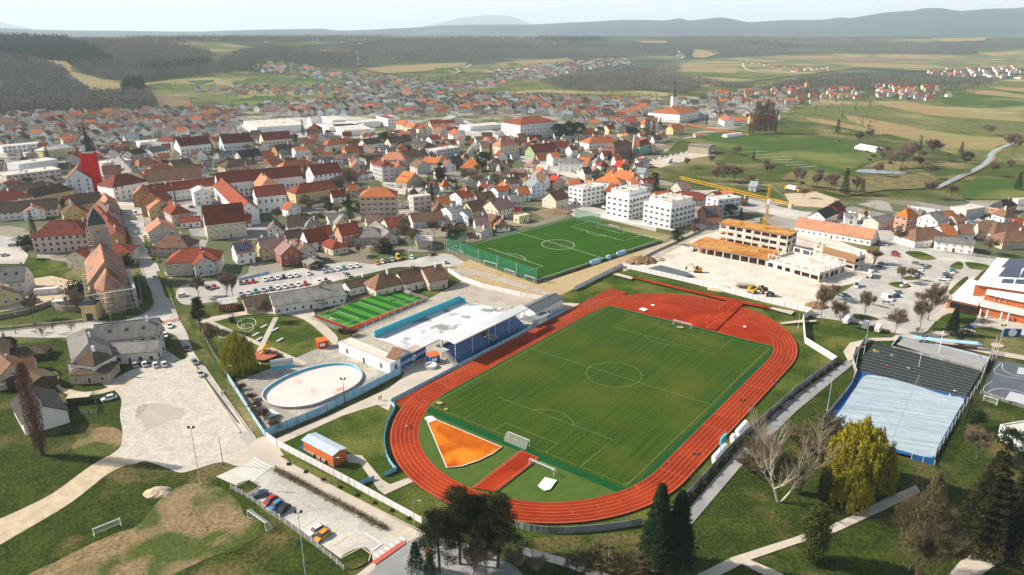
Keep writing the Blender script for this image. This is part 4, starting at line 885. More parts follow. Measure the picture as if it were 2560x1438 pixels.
# ---- middle of the town
HL(900,280,[
 (690,85,945,76,12,6,3.5,'g','dr','cr','long cream house with dark red roof behind the white school yard'),
 (960,48,890,28,20,6,4.5,'g','bl','gy','large grey hall with pale grey blue gable roof',dict(ch=0)),
 (990,190,935,168,13,8,4.5,'g','or','wh','white ornate house with orange roof left of the school',dict(wt='t')),
 (850,165,765,150,13,6,5,'g','br','be','brown roofed barn like house left of the white ornate house'),
 (680,242,785,232,11,7,3.5,'g','rd','wh','white three window house with red roof near the long brown roof'),
 (275,248,500,232,12,6,4.5,'g','ms','cr','cream house with long brown roof right of the dark evergreen'),
 (560,270,680,300,12,5,4,'hh','dk','wd','black timber house with curved dark roof'),
 (710,135,890,125,11,4,3,'g','or','cr','low orange roof in front of the dark red long house'),
 (860,155,970,150,12,6,4.5,'g','dr','be','dark red roof between the barn like house and the orange roof'),
 (390,80,470,90,11,6,4,'g','or','cr','orange roofed cream house beside the white office cube'),
 (480,105,560,120,11,6,4,'g','or','cr','second orange roofed cream house right of the white office cube'),
 (580,120,680,140,12,5.5,4,'g','rd','wh','white gable with red roof in front of the cream long house'),
 (290,400,395,402,15,6,5.5,'h','pk','be','big salmon hipped house left of the grey range'),
 (420,395,650,372,13,6,4.5,'g','ms','be','long grey brown range behind the salmon hip'),
 (320,500,400,520,11,7,3.5,'g','or','pi','pinkish house with orange roof behind the restaurant'),
 (560,472,640,492,13,6,4,'g','br','gy','brown roofed house with dark balcony left of the cypress'),
 (650,448,810,462,12,6,3.5,'g','or','be','orange brown roof behind the tall cypress'),
 (900,500,850,478,10,6,3.5,'g','br','wh','white gable right of the tall cypress'),
 (890,450,1000,440,12,6,4,'g','dk','wd','black roofed house behind the bright orange pavilion'),
 (1085,480,1150,482,13,3.5,5.5,'h','bo','cr','bright orange steep pavilion roof between the trees'),
 (1200,315,1310,312,12,6,3.5,'g','br','cr','low cream wing left of the corner school'),
 (1690,332,1935,308,15,6,6,'g','dr','lg','shop with long dark red roof and leaf green gable',dict(wt='w')),
 (1890,300,2080,292,13,6,4.5,'g','dr','cr','dark red roof behind the leaf green gable'),
 (1890,408,1975,402,11,7.5,3,'g','or','wh','white two storey house with orange roof right of the leaf green gable'),
 (2060,458,2150,462,12,8,2.5,'h','gr','wh','white three storey house with grey hip and pink balconies',dict(wt='b')),
 (2190,448,2300,458,11,3.5,6,'g','or','cr','steep orange roof beside the white house with grey hip'),
 (2225,398,2350,420,11,5,5,'g','ms','wd','dark brown roof behind the steep orange roof'),
 (2080,338,2150,332,10,7,3.5,'g','dr','wh','white terrace house with dark red roof and three dormers'),
 (2215,555,2300,550,10,5,4,'g','dk','cr','cream cottage with dark roof and bare birch'),
 (1690,665,1790,690,12,8,3.5,'g','bl','lb','pale blue house with grey blue roof near the turf pitch'),
 (1770,612,1875,622,12,7,4.5,'g','br','wh','white chalet with brown roof and timber balcony'),
 (1560,752,1680,745,11,5,4,'g','or','lb','pale blue house with orange roof right of the flat red roofs'),
 (1885,805,2025,775,12,6,4.5,'g','br','cr','cream house with weathered red brown roof left of the white flats'),
 (2090,655+10,2200,670,12,4,5.5,'g','or','wh','white gabled house with large orange roof behind the white flats'),
 (1220,708,1310,718,11,6.5,2,'g','rd','wh','white cube house with flat red roof, left of two twins'),
 (1335,752,1480,738,12,7.5,2,'g','rd','lb','pale cube house with flat red roof, right of two twins'),
 (1410,700,1490,715,11,5,3,'g','or','cr','orange red roof behind the two cube houses'),
 (1135,815,1315,792,13,4.5,3.5,'g','ms','be','long brown roof in front of the two cube houses'),
 (945,800,1085,778,13,8,3,'g','rd','wh','white house in scaffolding with red roof',dict(name='scaffolded_house')),
 (1060,900,1220,872,12,4.5,5,'g','br','py','pale yellow gable with brown roof beside the scaffolded house'),
 (1290,885,1465,850,15,6,5,'g','mv','cr','broad cream house with mauve red roof and open carport'),
 (1480,830,1600,822,11,6,3.5,'g','gr','gy','grey house with grey roof behind the mauve red roof'),
 (850,950,1000,928,13,7,2.5,'g','gr','wh','white house with wide grey roof and red balcony',dict(ch=2)),
 (1010,985,1085,968,11,6,2.5,'g','gr','lb','pale blue annex right of the wide grey roof'),
 (490,1015,810,985,13,4,3.5,'g','br','dw','low long brown roof right of the apartment tower'),
 (235,1068,425,1045,13,4.5,3.5,'g','rd','cr','cream house with patched red roof below the apartment tower'),
 (1460,962,1600,955,9,3.5,1.2,'g','br2','dw','garage with glossy red sheet roof'),
 (1290,1015,1375,1035,9,3.5,3,'g','br','bk','small brick house with brown roof near the turf pitch wall'),
 (1180,1140,1270,1170,8,3.5,1.5,'g','gr','gy','grey garden house at the turf pitch wall'),
 (830,1100,960,1110,9,3,1.5,'g','gr','wd','low grey shed roof among bare bushes'),
 (880,592,1150,612,13,4,1.5,'g','gr','gy','long low grey building between cypress and oak'),
 (1320,602,1410,598,7,3.5,1.5,'g','mv','be','small garden hut with mauve roof in the trees'),
 (1770,525,1885,530,12,5.5,3,'g','pl','wh','white house with pale grey roof right of the school lane'),
 (1660,510,1760,520,9,4.5,2,'g','mv','cr','flat mauve roofed house right of the school lane'),
 (1520,575,1660,580,10,4,1.5,'g','mv','bk','brick garages with mauve roof'),
 (1920,630,1990,650,10,5,3.5,'g','br2','be','house with bright red patched roof right of the white chalet'),
])
H3(900,280,[
 ([(1350,108),(1600,130),(1972,95)],16.5,5.5,'h','rd','wh','large white four storey school with red hipped roof',dict(wt='t',fl=4,name='school',cat='school',group=None,step=3.4,ch=2,lim=90)),
 ([(1308,330),(1400,342),(1588,318)],10,4.5,'h','pk','cr','cream corner school with salmon hip on the street bend',dict(wt='t',name='school',cat='school',group=None)),
 ([(1840-1250,525),(2030-1250,560),(2290-1250,520)],12,2.5,'h','rd','gy','long grey hospital with low red roof',dict(wt='w',name='hospital',cat='hospital',group=None)) if 0 else ([(600-480,515),(700-480,545),(1010-580-120,520)],12,3,'h','rd','gy','long grey hospital with low red roof',dict(wt='w',name='hospital',cat='hospital',group=None)),
])
HL(1400,280,[
 (320,248,475,238,18,8,5,'h','or','wh','white supermarket house with orange hip and two tall chimneys',dict(ch=2,wt='w')),
 (655,152,730,142,13,5,6,'h','dk','ye','yellow villa with dark and orange hip left of the spruces'),
 (1115,128,1195,122,12,6,4.5,'hh','or','ye','yellow villa with orange dormered roof below the monastery'),
 (850,72,890,66,12,5,5,'h','or','cr','orange hipped house at the foot of the monastery'),
 (360,152,430,148,10,6,4,'g','dk','py','dark roofed house left in the row behind the supermarket house'),
 (455,132,530,126,11,6,4,'g','dr','py','dark red roofed house right in the row behind the supermarket house'),
 (250,170,320,165,11,5,5,'hh','or','cr','orange roofed house left of the row behind the supermarket house'),
 (980,220,1040,212,10,4.5,3.5,'g','or','wh','white bungalow with orange roof right of the dark spruces'),
 (575,485,675,498,11,5,3.5,'g','br2','py','bright red roof with white skylights beside the brick school'),
 (600,578,740,605,12,5,5,'hh','or','cr','orange cross gabled house below the bright red roof'),
 (475,540,560,545,11,4,4,'g','br','be','brown roofed cottage left of the orange cross gabled house'),
 (765,555,870,565,11,5,3,'g','bl','wh','white house with grey blue roof and two dormers'),
 (450,640,560,650,12,4,3,'h','bo','wh','bright orange carport roof behind the white flats'),
 (700,670,800,670,11,5,4,'g','or','wh','orange roof joined to the brown roof behind the second white flats'),
 (805,672,920,655,10,5,3,'g','rd','wh','red brown roof joined to the orange roof behind the second white flats'),
 (500,715,590,730,11,5,4,'g','rd','pi','pinkish gabled house with red roof squeezed between white flats'),
 (800,720,890,715,10,4.5,3,'g','gr','dw','grey roofed house right of the second white flats'),
 (1160,702,1270,692,12,5,4,'g','mv','pi','pinkish house with mauve roof under the crane jib'),
 (935,800,1115,782,12,4.5,3.5,'g','or','be','long orange red roof behind the third white flats'),
 (1180,795,1380,802,14,4.5,3.5,'h','rd','be','spread out red roof behind the third white flats'),
 (1520,800,1590,790,11,5,3,'g','rd','be','red roof peeping over the grey flats'),(1610,785,1740,800,11,4.5,3,'g','or','be','orange red roof right of the grey flats roof'),
 (1420,945,1580,938,13,5,5,'g','br','sa','pink twin house with brown roofs and solar panels',dict(name='solar_house')),
 (1905,690,1990,700,9,3.5,3,'g','bl','gy','grey shed with sheet roof at the crane mast'),(1760,850,1880,860,9,3,2,'g','ms','wd','dark timber shed left of the crane mast'),
 (1340,212,1430,210,8,3,2,'g','pk','be','small open barn on the monastery meadow',dict(win=False)),
 (1665,52,1870,55,14,5,4,'g','or','wh','white farmhouse with orange roof right of the monastery'),
 (1700,60,1640,30,13,6,4,'g','or','wh','white gable with orange roof in front of the farmhouse'),
 (1900,30,2150,25,12,7,4,'g','or','ye','yellow house with orange roof behind the bare poplars'),
])
H3(1400,280,[
 ([(455,345),(548,356),(722,312)],10.5,3.5,'h','br','bk','brick red school with white floor bands and brown hip',dict(wt='w',name='school',cat='school',group=None)),
 ([(760,330),(800,335),(895,312)],9,4,'h','rd','gn','mint green wing behind the round chimney',dict(wt='t')),
 ([(1280,335),(1485,352),(1577,330)],7,1,'g','gr','be','storage hangar with grey roof and orange band',dict(name='hangar',cat='hangar',group=None,win=False,ch=0)),
])
H3(850,0,[])
house3((1629,279),(1700,286),(1748,277),11,7,'h','or','wh','white monastery with large orange hipped roof on the rise',wt='t',fl=3,lim=60,name='monastery',cat='monastery',group=None,ch=2)
HL(1920,280,[
 (310,1055,1085,1180,11,3.8,4,'g','pk','wh','very long white house with salmon roof behind the building site',dict(ch=1,name='long_house')),
 (490,992,640,935,10,4,3.5,'g','dk','wh','white barn with black roof and a brick barn behind'),(625,925,700,885,11,4.5,4,'g','dr','bk','brick barn with dark red roof behind the white barn'),
 (830,945,1180,1030,10,4.5,1,'g','gr','wh','long low white school block with flat grey roof',dict(ch=0)),(1030,1055,1240,1020,10,4.5,2,'g','gr','pi','pinkish low block with grey roof left of the pink cube house',dict(ch=0)),
 (760,1010,900,1020,10,4.5,.8,'g','gr','wh','low white block with flat roof left of the dark spruce',dict(ch=0)),
 (1600,1010,1730,990,13,5,4,'g','gr','wh','white gabled house with grey roof right of the pink cube house'),(1400,960,1560,985,13,5,3,'g','gr','gy','grey roofed hall behind the white gabled house'),
 (1480,1165,1640,1150,14,4,4.5,'h','br','wh','white house with brown hip at the road junction'),(1700,1135,1845,1130,12,4,4,'g','or','wh','white house with orange roof at the road junction'),
 (1880,1118,2040,1125,12,4,4,'g','br','wh','white house with brown roof and tall chimney'),(2090,1100,2230,1110,12,4,4,'g','br','cr','brown roofed bungalow right of the tall chimney'),
 (2290,1110,2500,1105,13,4,4.5,'h','br','wh','wide brown hip near the right edge'),(2380,1195,2560,1190,12,4,4,'h','br','be','brown hipped house below the wide brown hip'),
 (1665,1240,2070,1285,11,5,1.2,'g','gr','wh','long white row house with flat grey roof by the road',dict(ch=0)),(1720,1000,1840,985,10,4,3,'g','or','be','orange brown sheds behind the grey industrial hall'),
 (1830,1030,1950,1025,10,4,3,'g','br','be','brown roofed house in front of the grey industrial hall'),(2430,1060,2560,1075,14,4.5,4,'g','rd','ye','yellow house with red roof at the right edge'),
])
H3(1920,280,[
 ([(1240,1032),(1392,1052),(1502,1030)],9.5,3.5,'h','bo','sa','pink cube house with bright orange pyramid roof',dict(wt='w')),
 ([(2210,935),(2350,958),(2490,925)],4.5,3.5,'h','dk','sa','modern orange bungalow with dark slate hip',dict(wt='w')),
])
BL(400,280,[
 ([(850,100),(965,158),(1405,122)],8,'wh','large white supermarket box with flat pale roof',dict(name='supermarket',win=False,units=5)),
 ([(1735,142),(1830,188),(2075,158)],6,'wh','white warehouse box, nearest of the flat halls',dict(name='warehouse',win=False,units=2)),
 ([(1610,118),(1680,152),(2000,128)],6,'wh','long flat white warehouse behind the nearest box',dict(name='warehouse',win=False)),
 ([(1900,90),(1960,112),(2160,95)],7,'wh','white warehouse beside the office cube',dict(name='warehouse',win=False)),
 ([(2165,45),(2275,72),(2385,62)],11,'wh','white office cube with red brown roof',dict(name='office_block',fl=3,rm=RM['dr'])),
 ([(1620,55),(1720,88),(1830,70)],6,'dw','grey depot with white wall near the lorries',dict(name='warehouse',win=False)),
 ([(90+2200,480),(140+2200,490),(240+2200,470)],5,'be','low beige annex behind the restaurant',dict(name='annex',win=False)),
])
BL(0,280,[
 ([(20,600),(60,640),(560,580)],9,'pi','modern pinkish bank with flat terraces at the left',dict(name='office_block',units=6,fl=3)),
 ([(165,495),(185,530),(480,490)],11,'lb','grey upper floor block behind the pinkish bank',dict(name='office_block',units=3,win=False)),
 ([(-20,335),(20,350),(400,315)],6,'wh','long white two storey block at the left edge',dict(name='office_block',fl=2)),
 ([(1000,490),(1020,520),(1235,490)],10,'dw','flat roofed block with solar rows behind the town hall',dict(name='office_block',units=4,win=False)),
 ([(1370,290),(1400,310),(1640,290)],6,'wh','low white shop with pale flat roof',dict(name='shop',win=False,units=1)),
])
BL(900,280,[
 ([(728,362),(765,388),(940,362)],9.5,'gy','modern office with glazed balcony bands',dict(name='office_block',fl=3,wt='w',units=2)),
 ([(505,832),(530,856),(690,838)],9,'pi','narrow pinkish block with white top floor',dict(name='apartment_block',fl=3)),
 ([(1555,1028),(1590,1050),(1672,1035)],4,'py','small pale yellow flat roofed house at the pitch corner',dict(name='cottage',fl=1)),
 ([(1060+0,125),(1100,150),(1360,130)],5,'wh','low white hall with blue strip left of the school',dict(name='sports_hall',win=False)),
])
BL(1400,280,[
 ([(88,748),(235,775),(445,735)],11.5,'wh','white flats with mural wall, first of the three near the turf pitch',dict(fl=4,units=4)),
 ([(1460,850),(1620,880),(1805,858)],11,'lb','grey white flats right of the pink twin house',dict(fl=4,units=3)),
])
BL(1920,280,[([(1830,948),(1985,985),(2160,958)],5.5,'bl' if 0 else 'gy','grey industrial hall with pale roof',dict(name='industrial_hall',win=False,units=1)),
 ([(1400,940),(1460,950),(1720,985)],4.5,'lb','pale blue low hall behind the scrap yard',dict(name='industrial_hall',win=False)),
 ([(2480,865),(2500,880),(2640,870)],4,'wh','low white garages at the right edge',dict(name='garage',win=False))])
# white flats two and three: stepped blocks with balconies
def flats(ptsL,hL,ptsU,hU,label):
    T = block(ptsL,hL,'wh',label,fl=4,par=.9,step=3.4);L_,W_,h = T_dims[T.name]
    A,B,C = (G(*p,hU) for p in ptsU);c = (A+C)/2;M = Matrix.Rotation(-T.rotation_euler[2],4,'Z');q = [M @ (Vector((p.x,p.y,0))-Vector((T.location.x,T.location.y,0))) for p in (A,B,C,A+C-B)]
    x0,x1 = max(-L_/2+1,min(p.x for p in q)),min(L_/2-1,max(p.x for p in q));y0,y1 = max(-W_/2+.5,min(p.y for p in q)),min(W_/2-.5,max(p.y for p in q))
    mb = MB();mb.box(((x0+x1)/2,(y0+y1)/2,hL+.125),(x1-x0,y1-y0,hU-hL));mb.build('penthouse',WM['wh'],T)
    m2 = MB();m2.box(((x0+x1)/2,(y0+y1)/2,hU+.13),(x1-x0+.6,y1-y0+.6,.25));ro = m2.build('upper_roof',mRoofF,T)
    rr = random.Random(3)
    for k in range(9):
        m = MB();m.box((rr.uniform(x0+1,x1-1),rr.uniform(y0+1,y1-1),hU+.38),(rr.uniform(.9,1.8),rr.uniform(.8,1.5),rr.uniform(.6,1.2)));m.build('roof_unit',mMet,ro)
    for f in range(1,4):
        for s,ln in ((0,L_),(1,W_)):
            b = MB();z = f*hL/4
            if s == 0:b.box((0,-W_/2-.75,z),(ln*.8,1.5,.2));b.box((0,-W_/2-1.45,z+.2),(ln*.8,.08,.95),mi=1)
            else:b.box((L_/2+.75,0,z),(1.5,ln*.7,.2));b.box((L_/2+1.45,0,z+.2),(.08,ln*.7,.95),mi=1)
            b.build('balcony',[WM['wh'],WM['lb']],T)
    return T
flats(Z(1400,280,[(482,822),(690,868),(885,818)]),13,Z(1400,280,[(520,768),(680,800),(870,758)]),16.5,'white stepped flats with roof units, middle of three near the turf pitch')
flats(Z(1400,280,[(850,905),(1110,965),(1345,908)]),12.5,Z(1400,280,[(895,875),(1130,912),(1305,850)]),16,'white stepped flats with roof units nearest the building site')
# solar panels on two houses
for T in [o for o in COL.objects if o.get('label') and o.name.startswith('solar_house')]:
    rf = [c for c in T.children if c.name.startswith('roof')][0]
    me = [c for c in T.children if c.name.startswith('wall')][0];ys = [v.co.y for v in me.data.vertices];zs = [v.co.z for v in me.data.vertices];W_ = max(ys)-min(ys);rise = max(zs)-sorted(zs)[-3] if 0 else 4.5
    mb = MB();mb.box((0,0,0),(6.5,4.2,.12)); 
    for k in range(6):mb.box((-2.7+k*1.08,0,.121),(.06,4.2,.01),mi=1)
    ev = 6 if 'checked' in T['label'] else 5;rs = 4 if ev == 6 else 5
    mb.build('solar_panel',[mSolar,mFrame],rf,(-.8,-W_/4,ev+rs/2+.33),(math.atan2(rs,W_/2),0,0))
# ------------------------------------------------ fences, goals, poles
mBlue = mat('blue painted steel',(.03,.22,.40),(.02,.17,.32),.8,.6);mCyan = mat('cyan pool paint',(.085,.50,.60),(.06,.40,.50),.5,.7,detail=7);mLBlue = mat('pale blue panel',(.36,.55,.64),(.26,.44,.55),.4,.6,detail=6)
mBanner = mat('blue banner cloth',(.012,.10,.26),(.01,.08,.21),.6,.7);mConcW = mat('white fence concrete',(.74,.68,.66),(.62,.57,.54),.4,.9,detail=7);mConcG = mat('grey fence concrete',(.36,.36,.35),(.26,.26,.255),.35,.9,detail=7,col3=(.20,.19,.18),scale3=.3)
mStone = mat('old stone wall',(.27,.23,.17),(.17,.145,.11),.5,.95,detail=8);mNet = mat('net',(.75,.75,.73));mNet.node_tree.nodes['Principled BSDF'].inputs['Alpha'].default_value = .2
mNetG = mat('green netting',(.03,.20,.10));mNetG.node_tree.nodes['Principled BSDF'].inputs['Alpha'].default_value = .33
mWire = mat('wire mesh',(.45,.46,.46));mWire.node_tree.nodes['Principled BSDF'].inputs['Alpha'].default_value = .22
mOrange = mat('orange paint',(.62,.16,.04),(.50,.12,.03),.7,.75);mRoofBlue = mat('blue grey sheet roof',(.44,.50,.54),(.33,.39,.44),.3,.6,stretch=(6,.2,1));mYel = mat('crane yellow',(.62,.34,.02),(.5,.27,.02),.8,.6)
mRedNet = mat('red scaffold net',(.74,.006,.004),(.50,.005,.004),.35,.85,detail=8,col3=(.28,.012,.010),scale3=.5,c3=(.5,.7));mScaf = mat('scaffold tube',(.50,.46,.41),(.38,.35,.32),1,.6);mCopper = mat('dark copper roof',(.035,.045,.045),(.022,.03,.03),.6,.6,.4)
mBlack = mat('black rubber',(.018,.018,.018),(.012,.012,.012),1,.8);mBlueSeat = mat('blue plastic seat',(.012,.13,.36),(.01,.105,.30),.8,.6);mFoil = mat('pale blue membrane',(.40,.45,.465),(.23,.30,.335),.55,.6,detail=6,stretch=(.05,1.3,1,-.32),fine=(.25,.12))
mOrS = mat('formwork plywood',(.52,.28,.085),(.38,.17,.05),.35,.8,detail=7,col3=(.34,.12,.025),scale3=.12)
def fence(name,label,px,h,mp,mpo=None,sp=3.,th=.08,cat='fence',cap=None,closed=False,z0=0.,postx=.0,px_=True,group=None):
    P = [G(*p) for p in px] if px_ else [Vector(p) for p in px]
    if closed:P.append(P[0])
    o0 = P[0].copy();T = thing(name,label,cat,(o0.x,o0.y,0),0,group);mb = MB();tot = 0;posts = []
    for a,b in zip(P,P[1:]):
        d = b-a;L_ = d.length;rz = math.atan2(d.y,d.x);m = (a+b)/2-o0;mb.box((m.x,m.y,z0),(L_,th,h-z0),rz,0)
        if cap is not None:mb.box((m.x,m.y,h),(L_,th+.1,.08),rz,1)
        n = max(1,int(L_/sp));posts += [(a+d*(k/n)-o0,rz) for k in range(n)]
    posts.append((P[-1]-o0,0));mb.build('panel',[mp,cap or mp],T)
    if mpo:
        pm = MB();pm.box((0,0,0),(.14,th+.12,h+postx));me = pm.mesh('post',mpo)
        for p,rz in posts[:100]:link('post',me,T,p,rz)
    return T
fence('concrete_fence','long white concrete panel fence between the verge and the stadium lawn in the foreground',[(694,1116),(870,1209),(1055,1312)],2.1,mConcW,mConcW,2.4,postx=.05)
fence('concrete_fence','short grey white fence piece behind the black pines',[(1055,1312),(1085,1318)],2.0,mConcG,mConcG,1.2);fence('concrete_fence','white panel fence running from the pines to the bottom edge',[(1300,1385),(1420,1418),(1530,1460)],2.1,mConcW,mConcG,2.4)
fence('concrete_fence','curved grey concrete fence below the running track',smooth_pts([(1285,1318),(1340,1330),(1400,1335),(1500,1328),(1606,1312)],4,False),1.9,mConcG,mConcG,2.4)
fence('concrete_fence','long straight grey concrete fence along the park footpath',[(1555,1438),(1693,1273),(1840,1112),(1990,980),(2089,907)],2.2,mConcG,mConcG,2.6)
fence('concrete_fence','white concrete fence zigzagging behind the far track bend',[(2090,907),(2012,858),(2007,800),(2030,785)],2.4,mConcW,mConcW,2.6)
fence('concrete_fence','white concrete fence between the track and the building site',[(2028,783),(1880,748),(1720,706),(1553,668)],2.3,mConcW,mConcG,2.6);fence('concrete_fence','white concrete fence between the tan court and the jump lawn',[(1553,668),(1500,695),(1437,727)],2.2,mConcW,mConcG,2.6)
fence('concrete_fence','white concrete fence between the tan court and the pool terrace',[(1395,758),(1300,742),(1205,720),(1150,700),(1120,680)],2.2,mConcW,mConcW,2.6)
fence('pool_fence','blue sheet fence along the oval pool yard and the footpath',[(664,1093),(795,1040),(905,985),(1003,934)],2.4,mLBlue,mBlue,3.2,cap=mBlue);fence('pool_fence','pale blue fence between the road and the oval pool yard',[(570,945),(600,992),(632,1045),(664,1093)],1.8,mLBlue,mMet,3.)
fence('gate','white and cyan gate at the road by the blue fence corner',[(666,1095),(692,1114)],2.0,mConcW,mCyan,1.6,cat='gate')
fence('mesh_fence','dark wire fence between the road and the willow park',[(488,800),(530,882),(570,945)],1.7,mWire,mDarkMet,3.)
fence('track_fence','blue railing panels along the stand side of the running track',[tuple(UV(u,-11.6)) for u in (-5,20)]+[tuple(UV(u,-12.)) for u in (34,60,92)],1.15,mLBlue,mBlue,2.4,cap=mBlue,px_=False)
fence('track_fence','blue railing curving round the left track bend',[(978,1010),(988,1022)]+smooth_pts([(985,1030),(970,1060),(962,1100),(967,1140),(980,1165),(992,1178)],3,False)+[(960,1192)],1.15,mLBlue,mBlue,2.2,cap=mBlue)
fence('track_fence','short blue railing beside the recycling building path',[(897,1216),(935,1200)],1.15,mLBlue,mBlue,2.,cap=mBlue)
fence('parking_fence','white bar fence along the foreground parking bays',[(578,1222),(620,1245),(700,1300),(780,1356),(860,1425)],1.3,mWire,mConcW,2.2)
fence('court_fence','grey wind screen fence on the left side of the covered court',[(2048,1068),(2080,1030),(2125,975),(2140,940),(2130,905),(2165,850)],2.2,mConcG,mMet,4.)
fence('court_fence','pale wire fence on the right side of the covered court',[(2335,1152),(2395,1050),(2450,960),(2480,880)],3.2,mWire,mMet,4.5);fence('court_fence','wire fence between the basketball court and the yard',[(2450,985),(2620,1040)],1.3,mWire,mMet,3.)
for k,(a,b) in enumerate([((2048,1076),(2080,1084)),((2278,1148),(2335,1164))]):fence('court_board',['blue board panels at the near left corner of the covered court','blue board panels at the near right corner of the covered court'][k],[a,b],1.6,mBanner,mConcW,2.4)
fence('turf_wall','low white wall along the far long side of the turf pitch',[(1117,627),(1437,545)],1.2,mConcW);fence('turf_fence','dark wire fence along the near long side of the turf pitch',[(1345,707),(1460,668),(1655,606)],1.5,mWire,mDarkMet,3.);fence('turf_fence','white top rail fence behind the far goal of the turf pitch',[(1437,546),(1655,606)],1.2,mWire,mConcW,4.)
fence('turf_fence','dark wire fence behind the near goal of the turf pitch',[(1118,628),(1345,707)],1.6,mWire,mDarkMet,3.);fence('ball_net','high green ball net behind the near goal of the turf pitch',[(1117,627),(1152,638),(1196,655),(1243,672),(1291,690),(1341,707)],6.8,mNetG,mMet,60,z0=.3,th=.03);fence('ball_net','high green ball net at the left corner of the turf pitch',[(1112,623),(1165,608)],6.5,mNetG,mMet,60,z0=.3,th=.03)
fence('ball_net','green ball net at the far corner of the turf pitch',[(1437,545),(1500,560)],6.,mNetG,mMet,60,z0=.3,th=.03);fence('small_pitch_fence','wire fence round the striped small pitch',[(780,800),(978,722),(1070,752),(876,836)],1.6,mWire,mMet,4.,closed=True)
fence('roadside_wall','low white wall between the white flats and the turf pitch verge',[(1510,540),(1560,555),(1700,580)],1.,mConcW);fence('churchyard_wall','curved old stone wall below the churchyard',smooth_pts([(136,758),(140,772),(165,780),(215,780)],4,False),2.6,mStone,th=.5,cat='wall');fence('churchyard_wall','old stone wall under the scaffolded apse',[(250,790),(300,778),(356,762),(345,690)],2.6,mStone,th=.5,cat='wall')
fence('churchyard_wall','long low stone wall on the left lawn',[(-40,806),(60,786),(132,760)],1.8,mStone,th=.5,cat='wall');fence('street_wall','pale retaining wall along the lower street',[(-40,826),(210,803)],.7,mConc,th=.4,cat='wall');fence('monastery_wall','brick red wall along the monastery meadow',[(1714,312),(1775,325),(1872,340)],2.2,WM['bk'],th=.4,cat='wall')
fence('car_park_wall','low blue wall above the sunlit car park',[(595,702),(672,684)],1.2,mLBlue,th=.2,cat='wall');fence('bar_fence','dark timber garden fence beside the wood pile',[(230,980),(240,1010),(245,1035),(200,1035)],1.4,mWire,WM['wd'],2.)
fence('site_wall','pale wall between the site lane and the turf pitch',[(1560,672),(1640,630),(1730,590),(1790,560)],1.2,mConc,th=.3,cat='wall');fence('yard_fence','pale fence posts along the meadow of the road bend',[(2310,605),(2400,632),(2490,648)],1.2,mWire,mConcW,3.)
def goal(a,b,label,depth=1.6,h=2.44,m=None,back=None,z=0.03,group='football goals'):
    A,B = (G(*p) if len(p) == 2 else Vector(p) for p in (a,b));d = B-A;w_ = d.length;rz = math.atan2(d.y,d.x);T = thing('football_goal',label,'goal',(A.x,A.y,z),rz,group);s = 1 if back is None else back;r = .06
    f = MB();f.tube((0,0,0),(0,0,h),r);f.tube((w_,0,0),(w_,0,h),r);f.tube((0,0,h),(w_,0,h),r)
    for x in (0,w_):f.tube((x,0,h),(x,s*depth*.45,h),.035);f.tube((x,s*depth*.45,h),(x,s*depth,.05),.035);f.tube((x,0,.05),(x,s*depth,.05),.035)
    f.tube((0,s*depth,.05),(w_,s*depth,.05),.035);f.build('frame',m or mWhite,T)
    n = MB();q = s*depth;n.face([(0,q*.45,h),(w_,q*.45,h),(w_,q,.05),(0,q,.05)]);n.face([(0,0,h),(w_,0,h),(w_,q*.45,h),(0,q*.45,h)])
    for x in (0,w_):n.face([(x,0,h),(x,q*.45,h),(x,q,.05),(x,0,.05)])
    n.build('net',mNet,T);return T
ctr = PW/2
goal(tuple(UV(0,ctr-3.66)),tuple(UV(0,ctr+3.66)),'white goal on the near goal line of the stadium pitch',back=-1,depth=2.2);goal(tuple(UV(PL,ctr-3.66)),tuple(UV(PL,ctr+3.66)),'white goal on the far goal line of the stadium pitch',depth=2.2)
goal((1323,1168),(1384,1195),'training goal with net standing on the end of the red run-up',depth=1.7,back=1,m=mWhite);goal((237,1343),(304,1316),'old white goal standing on the worn turf at the lower left',depth=1.2,h=2.1,back=1);goal((621,1298),(665,1330),'white goal by the parking fence in the foreground',depth=1.8,back=1)
goal(tuple(TQ(1,.445)),tuple(TQ(1,.555)),'far goal of the turf pitch',depth=1.8);goal((1210,663),(1242,673),'goal behind the near goal line of the turf pitch, left of three',depth=1.8);goal((1262,684),(1285,692),'goal behind the near goal line of the turf pitch, middle of three',depth=1.8);goal((1311,700),(1335,708),'goal behind the near goal line of the turf pitch, right of three',depth=1.8);goal((1135,632),(1157,640),'small goal at the left corner of the turf pitch',depth=1.2)
goal(tuple(SQ(0,.42)),tuple(SQ(0,.58)),'small white goal at the near end of the striped pitch',depth=1,h=2.,back=1);goal(tuple(SQ(1,.42)),tuple(SQ(1,.58)),'small white goal at the far end of the striped pitch',depth=1,h=2.,back=-1);goal((2457,1003),(2490,1014),'white goal on the dark basketball court',depth=1,h=2.,m=mWhite)
def pole(px,h,label,kind='lamp',m=None,r=.11,rz=0.,cat='lamp post',name='street_lamp',group=None):
    p = G(*px);T = thing(name,label,cat,(p.x,p.y,0),rz,group);f = MB();f.tube((0,0,0),(0,0,h),r,r*.6,8);f.box((0,0,0),(.5,.5,.15));f.build('pole',m or mMet,T)
    if kind == 'lamp':a = MB();a.tube((0,0,h-.1),(1.3,0,h+.15),.05);a.build('arm',m or mMet,T);l = MB();l.box((1.5,0,h+.08),(.7,.28,.14));l.build('lamp_head',mMet,T)
    elif kind == 'flood':
        a = MB();a.box((0,0,h),(1.6,.1,.12));a.build('arm',mDarkMet,T)
        for x in (-.6,.6):l = MB();l.box((x,.15,h+.12),(.55,.3,.45));l.build('lamp_head',mDarkMet,T)
    elif kind == 'ball':l = MB();l.lathe([(.05,0),(.22,.1),(.25,.28),(.15,.45),(.03,.5)],10,(0,0,h));l.build('lamp_head',mWhite,T)
    return T
